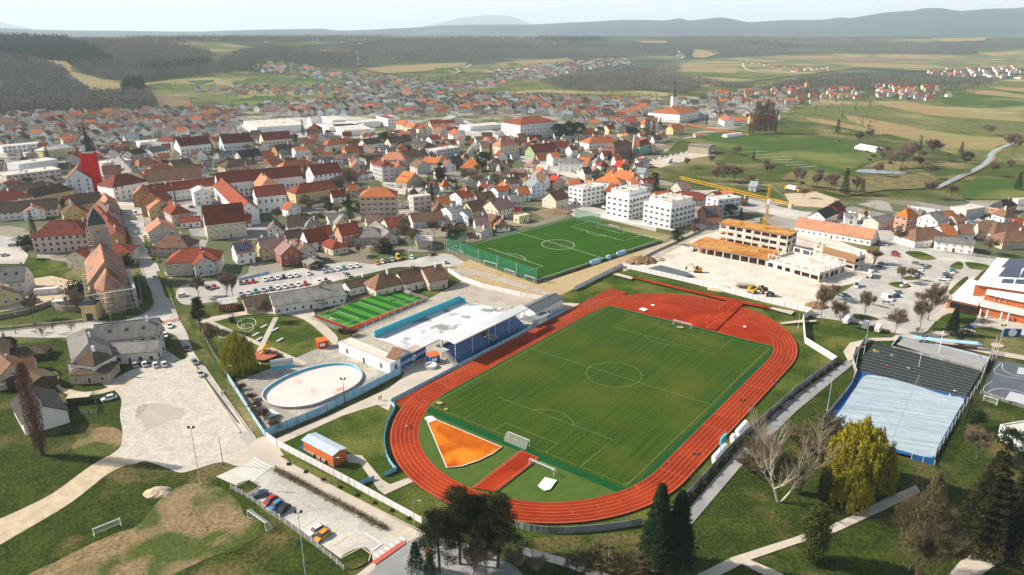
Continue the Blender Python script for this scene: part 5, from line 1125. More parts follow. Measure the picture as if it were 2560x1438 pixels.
for px,h,k,m,lb in [((501,1211),16,'flood',mMet,'tall grey floodlight mast on the grass left of the crosswalk'),((765,1450),16.5,'flood',mMet,'tall grey floodlight mast at the bottom edge by the parking fence'),((558,1163),8.4,'none',WM['wd'],'thin brown wooden pole at the edge of the gravel lot'),((836,1208),7.3,'lamp',mConc,'pale concrete lamp post in front of the orange recycling building'),((1036,1320),7.3,'lamp',mConc,'pale concrete lamp post on the verge left of the pines'),((1520,1438),6.6,'flood',mConc,'concrete pole at the bottom between two fences'),((633,1078),8,'lamp',mConc,'concrete lamp post at the dry reeds by the blue fence'),((572,972),8,'lamp',mConc,'concrete lamp post on the verge beside the willow park'),((512,876),8,'lamp',mConc,'concrete lamp post on the verge near the black pine'),
    ((862,1008),8.,'flood',WM['wd'],'dark wooden pole at the blue fence of the oval pool'),((1735,1202),7.5,'flood',WM['wd'],'wooden floodlight pole beside the right bend of the track'),((1933,1010),7.5,'flood',WM['wd'],'wooden floodlight pole on the lawn right of the long straight'),((2010,930),7.9,'none',WM['wd'],'thin wooden pole beyond the track bend'),((1958,912),6,'none',WM['wd'],'thin dark pole on the lawn behind the bend'),((2068,1026),12,'lamp',mMet,'tall grey lamp mast by the covered court, nearest one'),((2133,952),12,'lamp',mMet,'tall grey lamp mast at the left edge of the covered court'),((2158,892),12,'lamp',mMet,'tall grey lamp mast at the far corner of the covered court'),((2295,925),12,'flood',mMet,'thin pale mast in the middle of the black court'),((2345,890),10,'flood',mWhite,'white mast on the grey rink'),((2490,895),12,'flood',mMet,'thin pale mast right of the grey rink'),((2478,905),10,'none',mMet,'second thin mast right of the grey rink'),
    ((1995,820),6,'none',mMet,'slim grey flag pole behind the far track bend'),((655,945),5,'ball',WM['bk'],'rusty lamp pole at the edge of the oval pool yard'),((622,980),4,'ball',mMet,'thin pale pole in the oval pool yard'),((808,808),8,'flood',WM['bk'],'rusty pole at the near left corner of the striped pitch'),((840,830),8,'flood',WM['bk'],'rusty pole at the near goal of the striped pitch'),((985,800),8,'flood',WM['bk'],'rusty pole beside the big white pool'),((868,745),11,'flood',WM['wd'],'wooden mast in front of the dark ribbed roof'),((1002,725),10,'flood',WM['bk'],'rusty pole at the far end of the striped pitch'),((1035,715),9,'flood',WM['bk'],'second rusty pole at the far end of the striped pitch'),((779,712),9,'lamp',mMet,'grey lamp post in the middle of the long car park'),((905,662),9,'lamp',mMet,'grey lamp post by the row of silver cars'),((1022,650),9,'lamp',mMet,'grey lamp post beside the yellow van'),((650,705),8,'lamp',mMet,'grey lamp post above the sunlit car park'),
    ((2142,703),8,'lamp',mMet,'grey lamp post at the tanker lorry'),((2272,637),12,'none',WM['wd'],'tall wooden pole at the island of the big car park'),((2330,640),9,'lamp',mMet,'grey lamp post at the road bend on the right'),((352,590),8,'lamp',mMet,'street lamp on the town street'),((145,808),10,'none',WM['wd'],'dark pole on the lawn under the churchyard wall'),((40,835),8,'lamp',WM['wd'],'wooden lamp post on the lower street'),((278,805),7,'lamp',mConc,'concrete lamp post in front of the scaffolded apse'),((1768,1100),5,'none',mMet,'thin pole by the dugouts') if 0 else ((1850,1060),7.5,'flood',WM['wd'],'wooden floodlight pole behind the near dugout')]:pole(px,h,lb,k,m)
# ------------------------------------------------ grandstand, club house, dugouts
ST = thing('grandstand','blue seated grandstand under a long pale sheet roof beside the running track','grandstand',UV(28,-13.5),PYAW)
# local frame: x along u, y towards -v (back)
Ls = 40.
for half,(x0,x1) in enumerate(((0,18.2),(21.6,40))):
    b = MB()
    for k in range(9):b.box(((x0+x1)/2,1+k*.72,0),(x1-x0,.72,.9+k*.42))
    b.build('terrace',mConc,ST);s = MB()
    for k in range(9):
        for i in range(int((x1-x0)/.55)):x = x0+.35+i*.55;z = .9+k*.42;s.box((x,1.08+k*.72,z),(.46,.40,.10));s.box((x,1.30+k*.72,z+.1),(.46,.08,.34))
    s.build('seat_block',mBlueSeat,ST)
bw = MB();bw.box((20,7.7,0),(40,.3,5.2));bw.build('back_wall',mConc,ST);bw = MB();bw.box((20,.45,0),(40,.2,1.0));bw.build('front_wall',mBanner,ST)
mRoofS = mat('pale ribbed roof sheet',(.66,.65,.61),(.56,.55,.52),.15,.6,stretch=(7,.15,1),col3=(.5,.5,.48),scale3=.06)
r = MB();r.hexa([(-1.4,.3,7.75),(41,.3,7.75),(41,4.2,8.25),(-1.4,4.2,8.25),(-1.4,.3,7.87),(41,.3,7.87),(41,4.2,8.37),(-1.4,4.2,8.37)]);r.hexa([(-1.4,4.2,8.15),(31,4.2,8.15),(31,9.4,7.4),(-1.4,9.4,7.4),(-1.4,4.2,8.27),(31,4.2,8.27),(31,9.4,7.52),(-1.4,9.4,7.52)]);r.box((19.8,.25,7.5),(42.4,.1,.4));r.build('roof',mRoofS,ST)
for x in (0,9,18,21.8,30,39.6): 
    for y in (-.4 if 0 else 1.2,7.2):p = MB();p.box((x,y,0),(.22,.22,8.));p.build('post',mMet,ST)
bx = MB();bx.box((19.9,2.2,0),(3.2,4.4,2.6));bx.box((19.9,1.4,2.6),(3.8,4.6,.2),mi=1);bx.build('players_tunnel',[mBanner,RM['bl']],ST)
def stairs(T,c,rz,n,w_,rise,run):
    m = MB(); 
    for k in range(n):m.box((k*run,0,rise*(n-k-1)),(run,w_,.12))
    for s in (-1,1):m.tube((0,s*w_/2,rise*n+.8),(n*run,s*w_/2,.9),.05);m.tube((0,s*w_/2,rise*n-.2),(n*run,s*w_/2,-.1+.2),.09)
    return m.build('stairs',mMet,T,c,rz)
ld = MB();ld.box((-2.1,5.5,4.6),(2.6,4.4,.18));ld.box((-3.4,5.5,4.78),(.06,4.4,1.));ld.box((-2.1,7.7,4.78),(2.6,.06,1.));ld.build('landing',mMet,ST);stairs(ST,(-2.6,3.2,.05),-math.pi/2,13,1.5,.34,.36)
CL = house_at(tuple(UV(84.2,-18.2).xy)+(0,),PYAW,19.5,7.4,4.4,1.2,'g','dk','wh','white club house with dark grey roof at the end of the grandstand',name='club_house',cat='building',group=None,ch=0,step=2.6);child(CL,'roof').data = roof_mesh(19.5,7.4,4.4,1.2,'g',mat('slate grey sheet',(.13,.145,.15),(.10,.115,.12),.3,.7))
e = MB();e.box((-8.5,-5,0),(6,3,2.9));e.box((-8.7,-5.3,2.9),(8.4,5,.18),mi=1);e.box((-13.5,-3.4,2.6),(5,5.4,.18),mi=1);e.build('porch',[WM['wh'],RM['bl']],CL)
def dugout(c,rz,L_,label,m=None):
    T = thing('dugout',label,'dugout',c,rz,'dugouts');b = MB();P = [(0,.0),(.25,1.3),(.75,1.9),(1.6,2.1)]
    for (y0,z0),(y1,z1) in zip(P,P[1:]):b.hexa([(-L_/2,y0,z0),(L_/2,y0,z0),(L_/2,y1,z1),(-L_/2,y1,z1),(-L_/2,y0-.06,z0+.06),(L_/2,y0-.06,z0+.06),(L_/2,y1-.06,z1+.06),(-L_/2,y1-.06,z1+.06)])
    b.build('shell',m or mWhite,T)
    for s in (-1,1):e = MB();x = s*L_/2;e.face([(x,0,0),(x,.25,1.3),(x,.75,1.9),(x,1.6,2.1),(x,1.3,0)]);e.build('side_panel',m or mWhite,T)
    s = MB();s.box((0,.75,.4),(L_-.3,.45,.08));s.box((0,.5,0),(L_-.4,.1,.4));s.build('bench',mBlueSeat,T);return T
for u,L_,lb in ((43.5,7.5,'white dugout with lettering right of the track, far one'),(37,2.2,'small white shelter between the two dugouts'),(27.5,8.5,'white dugout right of the track, nearest one')):dugout(UV(u,80.6),PYAW-math.pi/2+math.pi/2+math.pi*0+math.pi,L_,lb) if 0 else dugout(UV(u,81.2),PYAW,L_,lb)
for s_,L_,lb in ((.42,7,'clear bench shelter on the long side of the turf pitch, nearest one'),(.53,2.4,'tiny clear shelter on the long side of the turf pitch'),(.64,7,'clear bench shelter on the long side of the turf pitch, farthest one')):p = TQ(s_,1.035);d = TQ(1,1)-TQ(0,1);dugout((p.x,p.y,0),math.atan2(d.y,d.x),L_,lb,mLBlue)
T = thing('scoreboard','cyan scoreboard on two posts beside the track bend','scoreboard',G(1803,1141),PYAW);b = MB();b.box((0,0,4.3),(3.6,.5,2.));b.build('board',mCyan,T)
for s in (-1,1):b = MB();b.box((s*1.1,0,0),(.25,.25,4.3));b.build('post',mLBlue,T)
b = MB();b.box((0,0,0),(4,2.4,.15));b.build('base',mConc,T)
for (a,lb) in (((1690,1243),'wooden long trough on the lawn at the right track bend, lower one'),((1736,1205),'wooden long trough on the lawn at the right track bend, upper one')):T = thing('bench',lb,'bench',G(*a),.9);b = MB();b.box((0,0,.4),(7,.4,.08));b.build('seat',WM['wd'],T);b = MB();[b.box((x,0,0),(.1,.35,.4)) for x in (-3,0,3)];b.build('leg',mDarkMet,T)
# banner with lettering, kiosks, planter ring
A,B = G(1003,926),G(1065,893);d = B-A;BN = thing('banner_wall','blue banner wall with white lettering and a sun emblem by the pools','banner',(A.x,A.y,0),math.atan2(d.y,d.x));Lb = d.length
b = MB();b.box((Lb/2,.25,0),(Lb,.4,4.2));b.build('wall',mConc,BN);b = MB();b.box((Lb/2,0,.5),(Lb,.08,3.6));b.build('cloth',mBanner,BN)
b = MB();b.box((Lb/2,2.6,3.4),(Lb,4.6,.18));b.build('roof',mConc,BN)
def text(s,size,m,parent,loc,rot,name='lettering',ext=.01):
    cu = bpy.data.curves.new(name,'FONT');cu.body = s;cu.size = size;cu.extrude = ext;cu.align_x = 'CENTER';cu.resolution_u = 2;t = bpy.data.objects.new('tmp_text',cu);COL.objects.link(t);dg = bpy.context.evaluated_depsgraph_get();me = bpy.data.meshes.new_from_object(t.evaluated_get(dg));bpy.data.objects.remove(t);me.materials.clear();me.materials.append(m);return link(name,me,parent,loc,rot)
text('JUGIRUJ',1.7,mWhite,BN,(Lb*.25,-.06,1.7),(math.pi/2,0,0));text('PLAVOM',1.7,mWhite,BN,(Lb*.77,-.06,1.9),(math.pi/2,0,0));b = MB()
for k in range(8):a = k*math.pi/4;b.tube((Lb*.51+.45*math.cos(a),-.06,2.3+.45*math.sin(a)),(Lb*.51+1.25*math.cos(a),-.06,2.3+1.25*math.sin(a)),.2,.14,5)
b.build('emblem',mWhite,BN)
def kiosk(px,lb,mw,rz=.55):T = thing('kiosk',lb,'kiosk',G(*px),rz);b = MB();b.box((0,0,0),(3.4,3.,2.8));b.build('wall',mw,T);b = MB();b.hexa([(-1.9,-1.7,2.75),(1.9,-1.7,2.75),(1.9,1.7,2.75),(-1.9,1.7,2.75),(-1.9,-1.7,2.9),(1.9,-1.7,2.9),(1.9,1.7,3.3),(-1.9,1.7,3.3)]);b.build('roof',mOrange,T);b = MB();b.box((1.72,0,.2),(.06,1.6,2.1));b.build('door',mLBlue,T);b = MB();b.box((-.3,-1.53,1.),(1.8,.06,1.1));b.build('window',mWhite,T)
kiosk((1084,905),'blue kiosk with orange roof beside the grandstand stairs',mBanner);kiosk((806,868),'red kiosk with orange roof between park and pool yard',mat('kiosk red',(.55,.04,.02)))
T = thing('planter','round white concrete planter ring in front of the blue banner','planter',G(1077,919),0);b = MB();b.lathe([(2.,0),(2.15,1.2),(1.75,1.2),(1.7,.6),(.1,.6)],14);b.build('ring',mConcW,T)
# recycling building and containers
A,B,C_ = (1107,88),(1405,245),(1553,187)
H3(480,1078,[([A,B,C_],3.6,.5,'g','bl','bk','orange recycling building with blue grey ribbed roof in the foreground',dict(name='recycling_building',cat='building',group=None,ch=0,win=False,ov=.3))])
RB = [o for o in COL.objects if o.name == 'recycling_building'][0]
for c in RB.children:
    if c.name.startswith('wall'):c.data.materials[0] = mOrange
    else:c.data.materials[0] = mRoofBlue
mBin = mat('green bin plastic',(.035,.12,.05),(.025,.09,.04),1,.6);mBinR = mat('faded brown bin',(.36,.24,.16),(.28,.18,.12),1,.7)
def barrel_mesh(m):
    b = MB();n = 9
    for k in range(n):a0,a1 = math.pi*k/n,math.pi*(k+1)/n;b.face([(-.75,.55*math.cos(a0),.65+.55*math.sin(a0)),(.75,.55*math.cos(a0),.65+.55*math.sin(a0)),(.75,.55*math.cos(a1),.65+.55*math.sin(a1)),(-.75,.55*math.cos(a1),.65+.55*math.sin(a1))],1)
    b.box((0,0,.1),(1.5,1.1,.55));[b.face([(s*.75,.55*math.cos(math.pi*k/n*s),.65+.55*math.sin(math.pi*k/n)) for k in range(n+1)],0) for s in (1,-1)];return b.mesh('bin_body',m)
for k,(x,y) in enumerate([(1110,190),(1140,205),(1178,228),(1215,250),(1275,285),(1325,315)]):
    q = Z(480,1078,[(x,y)])[0];T = thing('recycling_bin',['green bin with blue lid at the left corner of the orange building','green bin with rounded lid, second along the orange building','green bin with rounded lid, third along the orange building','green bin with rounded lid, fourth along the orange building','brown rounded bin, fifth along the orange building','last small bin along the orange building'][k],'bin',G(*q),RB.rotation_euler[2],'recycling bins by the orange building');link('bin_body',barrel_mesh([mBinR if k == 4 else mBin,mBinR if k else mBanner]),T)
# ------------------------------------------------ pools
mPink = mat('flaking pool floor',(.66,.48,.43),(.60,.54,.50),.12,.85,.2,detail=10,col3=(.46,.22,.12),scale3=.16,c3=(.60,.72));mPoolW = mat('white pool floor',(.60,.585,.60),(.50,.49,.50),.15,.8,.2,detail=10,col3=(.20,.24,.20),scale3=.11,c3=(.52,.60))
def pool(name,label,W,depth,mf,mw,mr=None,rim=.5):
    """raised pool basin from its world outline: floor sheet, inner wall, rim"""
    c = sum(W,Vector())/len(W);n = len(W);T = thing(name,label,'pool',(c.x,c.y,0));Q = [p-c for p in W]
    f = MB();f.face([(p.x,p.y,.16) for p in Q]);f.build('floor',mf,T);wl = MB();r = MB();ow = MB()
    for i in range(n):
        a,b = Q[i],Q[(i+1) % n];k = 1+rim/max(1,(a.length+b.length)/2)
        wl.face([(a.x,a.y,.16),(b.x,b.y,.16),(b.x,b.y,depth),(a.x,a.y,depth)]);ow.face([(b.x*k,b.y*k,0),(a.x*k,a.y*k,0),(a.x*k,a.y*k,depth),(b.x*k,b.y*k,depth)]);r.face([(a.x,a.y,depth),(b.x,b.y,depth),(b.x*k,b.y*k,depth),(a.x*k,a.y*k,depth)])
    wl.build('inner_wall',mw,T);r.build('rim',mr or mConcW,T);ow.build('outer_wall',mCob,T);return T
ov = smooth_pts([(657,985),(672,965),(720,937),(775,918),(830,908),(880,912),(902,930),(900,948),(880,966),(840,985),(785,1008),(730,1016),(690,1012),(663,1000)],5)
pool('oval_pool','large oval empty pool with flaking pink floor and blue inner wall',[G(*p,1.) for p in ov],1.,mPink,mCyan,mConcW,rim=.3)
BQ = [G(*p) for p in [(937,846),(1150,756),(1257,772),(1036,880)]]
T = pool('swimming_pool','big rectangular empty pool with white floor and cyan side wall',BQ,.35,mPoolW,mLBlue,rim=.4)
a,b = BQ[0]-Vector(T.location),BQ[1]-Vector(T.location);d = b-a;w2 = MB();w2.box(((a.x+b.x)/2,(a.y+b.y)/2,0),(d.length,.3,3.0),math.atan2(d.y,d.x));w2.build('side_wall',mCyan,T);a2 = b+(BQ[2]-BQ[1])*.13;d2 = a2-b;w2 = MB();w2.box(((a2.x+b.x)/2,(a2.y+b.y)/2,.36),(d2.length,.25,2.),math.atan2(d2.y,d2.x));w2.build('side_wall',mCyan,T)
sheet('footbath',[G(*p) for p in [(640,1028),(659,1019),(700,1042),(672,1053)]],mWhite,world=True)
BL(480,800,[([(1488,235),(1975,440),(2060,380)],4.,'wh','long pinkish white pool building with flat roof terrace',dict(name='pool_building',fl=1,wt='t',step=7,par=.25,rm=mat('pale roof terrace',(.62,.54,.45),(.52,.45,.37),.3,.9)))])
PB = [o for o in COL.objects if o.name == 'pool_building'][0];L_,W_,h = T_dims[PB.name];rl = MB()
for k in range(18):rl.tube((-L_/2+.3+k*L_/18,-W_/2+.2,4),(-L_/2+.3+k*L_/18,-W_/2+.2,5),.03,n=4)
rl.box((0,-W_/2+.2,5),(L_-.4,.05,.05));rl.box((0,-W_/2+.2,4.5),(L_-.4,.04,.04));rl.build('railing',mMet,PB)
HL(480,800,[(2010,275,2110,305,7,4.4,2,'g','br','wh','tall white pump house with brown gable roof behind the pool building',dict(ch=0))])
T = thing('pool_sign','white and cyan sign board with zigzag pattern by the oval pool','sign',G(706,918),.33);b = MB();b.box((0,0,.6),(7.5,.3,2.6));b.build('board',mConcW,T);b = MB();b.box((.3,-1.,.1),(7.8,1.6,.5));b.build('bench',mCyan,T);b = MB()
for k in range(16):b.box((-3.4+k*.45,-.17,1.6+.35*(k % 2)),(.32,.03,.3));b.box((-3.4+k*.45,-.17,.9),(.2,.03,.3))
b.build('pattern',mDarkMet,T)
# playground
sheet('play_surface',smooth_pts([(629,895),(660,880),(694,884),(692,895),(655,908)],4),mat('red play surface',(.42,.13,.08),(.34,.10,.06),.4,.9))
def play(px,lb,mm,h=3.2,s=1.): 
    T = thing('play_tower',lb,'playground',G(*px),.4);T.scale = (s,s,s);b = MB();[b.box((x,y,0),(.18,.18,h)) for x in (-1.1,1.1) for y in (-1.1,1.1)];b.build('post',mm,T);b = MB();b.box((0,0,1.5),(2.4,2.4,.15));b.build('deck',WM['wd'],T);b = MB();b.hexa([(-1.4,-1.4,h),(1.4,-1.4,h),(1.4,1.4,h),(-1.4,1.4,h),(-.1,-.1,h+1.1),(.1,-.1,h+1.1),(.1,.1,h+1.1),(-.1,.1,h+1.1)]);b.build('roof',mm,T);b = MB();b.hexa([(-1.2,-.4,1.4),(-1.2,.4,1.4),(-4,.4,.2),(-4,-.4,.2),(-1.2,-.4,1.6),(-1.2,.4,1.6),(-4,.4,.4),(-4,-.4,.4)]);b.build('slide',mYel,T)
play((668,888),'yellow play tower with slide on the red play surface',mYel);play((2418,838),'blue and red play tower on the lawn before the sports hall',mBanner)
for px,lb,r_ in (((618,818),'white ring shaped outdoor gym hoop on the park lawn',3.4),((620,828),'smaller dark hoop in front of the white ring',2.2),((562,842),'white spiral climbing hoop left of the willow',2.4)):T = thing('climbing_hoop',lb,'playground',G(*px),.3);b = MB();[b.tube((r_*math.cos(k*.314),r_*math.sin(k*.314),1.6+.9*math.sin(k*.314)),(r_*math.cos(k*.314+.314),r_*math.sin(k*.314+.314),1.6+.9*math.sin(k*.314+.314)),.08,n=5) for k in range(20)];[b.tube((r_*math.cos(a),r_*math.sin(a),0),(r_*math.cos(a),r_*math.sin(a),1.6+.9*math.sin(a)),.07,n=5) for a in (.3,2.2,4.2)];b.build('hoop',mWhite,T)
for px,lb in (((660,818),'grey gym bench platform with red weights'),((688,826),'long grey obstacle course platform'),((640,838),'dark seats by the path'),((648,850),'dark bench at the crossing paths'),((700,852),'white stone seat on the lawn')):T = thing('gym_bench',lb+' in the willow park','bench',G(*px),1.2);b = MB();b.box((0,0,.35),(3.4,1.1,.15));b.build('seat',mMet,T);b = MB();[b.box((x,0,0),(.15,.9,.35)) for x in (-1.3,1.3)];b.build('leg',mDarkMet,T)
for k in range(7):T = thing('terrace_table','dark terrace table with white top in front of the long restaurant','table',G(722+k % 4*14,774-(k//4)*8+k % 3*3),0,'terrace tables');b = MB();b.lathe([(.7,.72),(.7,.78)],10);b.build('table_top',mWhite,T);b = MB();b.tube((0,0,0),(0,0,.72),.07);b.build('leg',mDarkMet,T)
# ------------------------------------------------ churches
def spire_tower(px,w_,h,rz,prof,label,mw,ms,name='church_tower',belfry=True,scaf=None):
    T = thing(name,label,'church',G(*px),rz);b = MB();b.box((0,0,0),(w_,w_,h));b.box((0,0,h),(w_+.7,w_+.7,.4));b.build('wall',mw,T);s = MB();s.lathe([(r_*(1.25 if name == 'church_tower' and h == 30 else 1),z+h+.4) for r_,z in prof],8);o = s.build('spire',ms,T);top = h+.4+prof[-1][1]
    c = MB();c.box((0,0,top),(.12,.12,2.2));c.box((0,0,top+1.3),(1.,.12,.12));c.build('cross',mYel,o)
    if belfry:
        for a in range(4):link('window',WIN['t'],T,(math.sin(a*math.pi/2)*w_/2,-math.cos(a*math.pi/2)*w_/2,h-4.2),a*math.pi/2+math.pi)
    return T
def scaffold(T,xs,ys,h,step=2.2,lift=2.,m=None,plank=True):
    """tube scaffold round a rectangle, a part of its church"""
    s = MB();x0,x1 = xs;y0,y1 = ys;nx,ny = max(1,int((x1-x0)/step)),max(1,int((y1-y0)/step));pts = [(x0+(x1-x0)*i/nx,y) for i in range(nx+1) for y in (y0,y1)]+[(x,y0+(y1-y0)*j/ny) for j in range(1,ny) for x in (x0,x1)]
    for p in pts:s.tube((p[0],p[1],0),(p[0],p[1],h),.07,n=4)
    z = lift
    while z <= h:
        for y in (y0,y1):s.box(((x0+x1)/2,y,z),(x1-x0,.1,.1));s.box(((x0+x1)/2,y,z+.9),(x1-x0,.06,.06))
        for x in (x0,x1):s.box((x,(y0+y1)/2,z),(.1,y1-y0,.1));s.box((x,(y0+y1)/2,z+.9),(.06,y1-y0,.06))
        if plank:s.box(((x0+x1)/2,y0+.5,z-.05),(x1-x0,.7,.06));s.box((x0+.5,(y0+y1)/2,z-.05),(.7,y1-y0,.06));s.box((x1-.5,(y0+y1)/2,z-.05),(.7,y1-y0,.06))
        z += lift
    return s.build('scaffolding',m or mScaf,T)
RT = spire_tower((240,484),6.2,30,.25,[(4.6,0),(4.4,.5),(3.3,2.2),(2.2,4.2),(2.0,5.2),(2.9,6.4),(3.1,7.6),(2.4,9.2),(1.3,10.4),(1.0,11.2),(1.3,12),(.75,14),(.3,19),(.12,21.5)],'church tower wrapped in red scaffold netting with a dark onion spire',WM['wh'],mCopper,belfry=False)
n = MB()
for x,y,a,b in ((0,-4.2,8.4,.06),(0,4.2,8.4,.06),(-4.2,0,.06,8.4),(4.2,0,.06,8.4)):n.box((x,y,.5),(a,b,28.5))
n.build('netting',mRedNet,RT);scaffold(RT,(-4.6,4.6),(-4.6,4.6),29.5,3.8,3.,mRedNet,plank=False)
ct = MB();ct.tube((0,-3.3,30),(0,-2.9,30),2.1,n=16);o = ct.build('clock_gable',WM['wh'],RT)
# scaffolded grey church with apse
A,B = G(251,612,19),G(261,654,19);rz = math.atan2((A-B).y,(A-B).x)   # x axis from the apse back to the tower
c0 = Vector((B.x,B.y,0));CH = thing('church','old stone church with patched orange roof, pointed apse and scaffolding','church',c0,rz)
Ln = (A-B).length+6;st = mat('church rubble stone',(.40,.33,.26),(.30,.25,.20),.5,.95,detail=8,col3=(.46,.30,.18),scale3=.3)
b = MB();b.box((Ln/2,0,0),(Ln,14,11));b.build('nave_wall',st,CH);rm_ = roof_mesh(Ln,14,11,8,'g',[RM['ch']],.5);link('nave_roof',rm_,CH,(Ln/2,0,0))
g2 = MB();g2.face([(0,-7,11),(0,0,19),(0,7,11)]);g2.face([(Ln,7,11),(Ln,0,19),(Ln,-7,11)]);g2.build('gable',st,CH)
ap = [(0,5),(-8,5),(-12.5,2.2),(-12.5,-2.2),(-8,-5),(0,-5)];b = MB();b.prism(ap,0,10.5);b.build('apse_wall',st,CH);b = MB();k = 1.1;e = [(0,5.4),(-8.2,5.4),(-13,2.4),(-13,-2.4),(-8.2,-5.4),(0,-5.4)]
for i in range(5):p,q = e[i],e[i+1];b.face([(p[0],p[1],10.4),(q[0],q[1],10.4),(-6.5,0,17),(0,0,17)] if i in (0,4) and 0 else ([(p[0],p[1],10.4),(q[0],q[1],10.4),(-6.5,0,17)]+([(0,0,17)] if i in (4,) else [])) if i not in (0,) else [(0,0,17),(p[0],p[1],10.4),(q[0],q[1],10.4),(-6.5,0,17)],0)
b.build('apse_roof',RM['ch'],CH)
for i in range(5):
    p,q = Vector(ap[i]),Vector(ap[i+1]);m_ = (p+q)/2;n_ = Vector((q-p).to_tuple());a = math.atan2(n_.y,n_.x);w2 = MB();w2.box((0,0,4.5),(1.5,.16,4.4));w2.build('apse_window',mat('boarded window',(.36,.22,.11),(.3,.18,.09),1,.9),CH,(m_.x,m_.y,0),a);bt = MB();bt.hexa([(-.5,-.5,0),(.5,-.5,0),(.5,.9,0),(-.5,.9,0),(-.5,-.5,9),(.5,-.5,9),(.5,.1,9),(-.5,.1,9)]);bt.build('buttress',st,CH,(q.x,q.y,0),a+math.pi)
scaffold(CH,(-14.5,Ln*.5),(-8.8,8.8),10.5,2.4,2.)
TB = G(249,632);TW_ = spire_tower((249,632),6.8,26.5,rz,[(5.,0),(3.6,3.2),(.25,7.2)],'square church tower in scaffolding with a dark pyramid cap above the old stone church',st,mCopper);TW_.location = Vector((A.x,A.y,0))+Vector((math.cos(rz),math.sin(rz),0))*8.5;child(TW_,'spire').data = (lambda s:(s.lathe([(5.1,26.8),(3.5,30),(.2,34)],4),s.mesh('spire',mCopper))[1])(MB());child(TW_,'spire').rotation_euler = (0,0,math.pi/4);scaffold(TW_,(-4.4,4.4),(-4.4,4.4),24,2.2,2.)
GT_ = spire_tower((233,797),5.2,6.2,.15,[(4.1,0),(2.6,1.8),(.3,3.2)],'small yellow gate tower with dark cap in the churchyard wall',WM['ye'],mCopper,'gate_tower',False);a = MB();a.prism([(-1.2,-2.75),(1.2,-2.75),(1.2,-2.62),(-1.2,-2.62)],0,3.2);a.build('archway',mDarkMet,GT_)
child(GT_,'spire').data = (lambda s:(s.lathe([(4.,6.6),(2.6,8.2),(.3,9.6)],4),s.mesh('spire',mCopper))[1])(MB());child(GT_,'spire').rotation_euler = (0,0,math.pi/4)
spire_tower((1682,290),6.5,26,.2,[(3.9,0),(2.6,2),(1.6,7),(.8,14),(.15,22)],'white monastery church tower with a tall dark pointed spire',WM['wh'],mCopper);spire_tower((2015,228),6,16,.1,[(3.4,0),(2.2,2.5),(.2,5.5)],'distant yellow church tower with small red cap among bare trees',WM['ye'],RM['rd'])
# red and white mast, round chimney
p = GT(897,171);T = thing('radio_mast','tall red and white lattice radio mast on the field hill','mast',p)
for k in range(7):b = MB();z = k*8;[b.tube((x*(1.6-.2*k),y*(1.6-.2*k),z),(x*(1.4-.2*k),y*(1.4-.2*k),z+8),.42,n=4) for x in (-1,1) for y in (-1,1)];b.box((0,0,z+7.6),(3-.36*k,3-.36*k,.4));b.build('section',mRedP if k % 2 == 0 else mWhite,T)
T = thing('brick_chimney','round grey factory chimney between the brick school and the green wing','chimney',G(1584,384));b = MB();b.lathe([(1.5,0),(1.35,10),(1.5,10.2),(1.3,10.6),(1.2,17),(1.4,17.3),(1.,17.4)],14);b.build('shaft',WM['pi'],T)
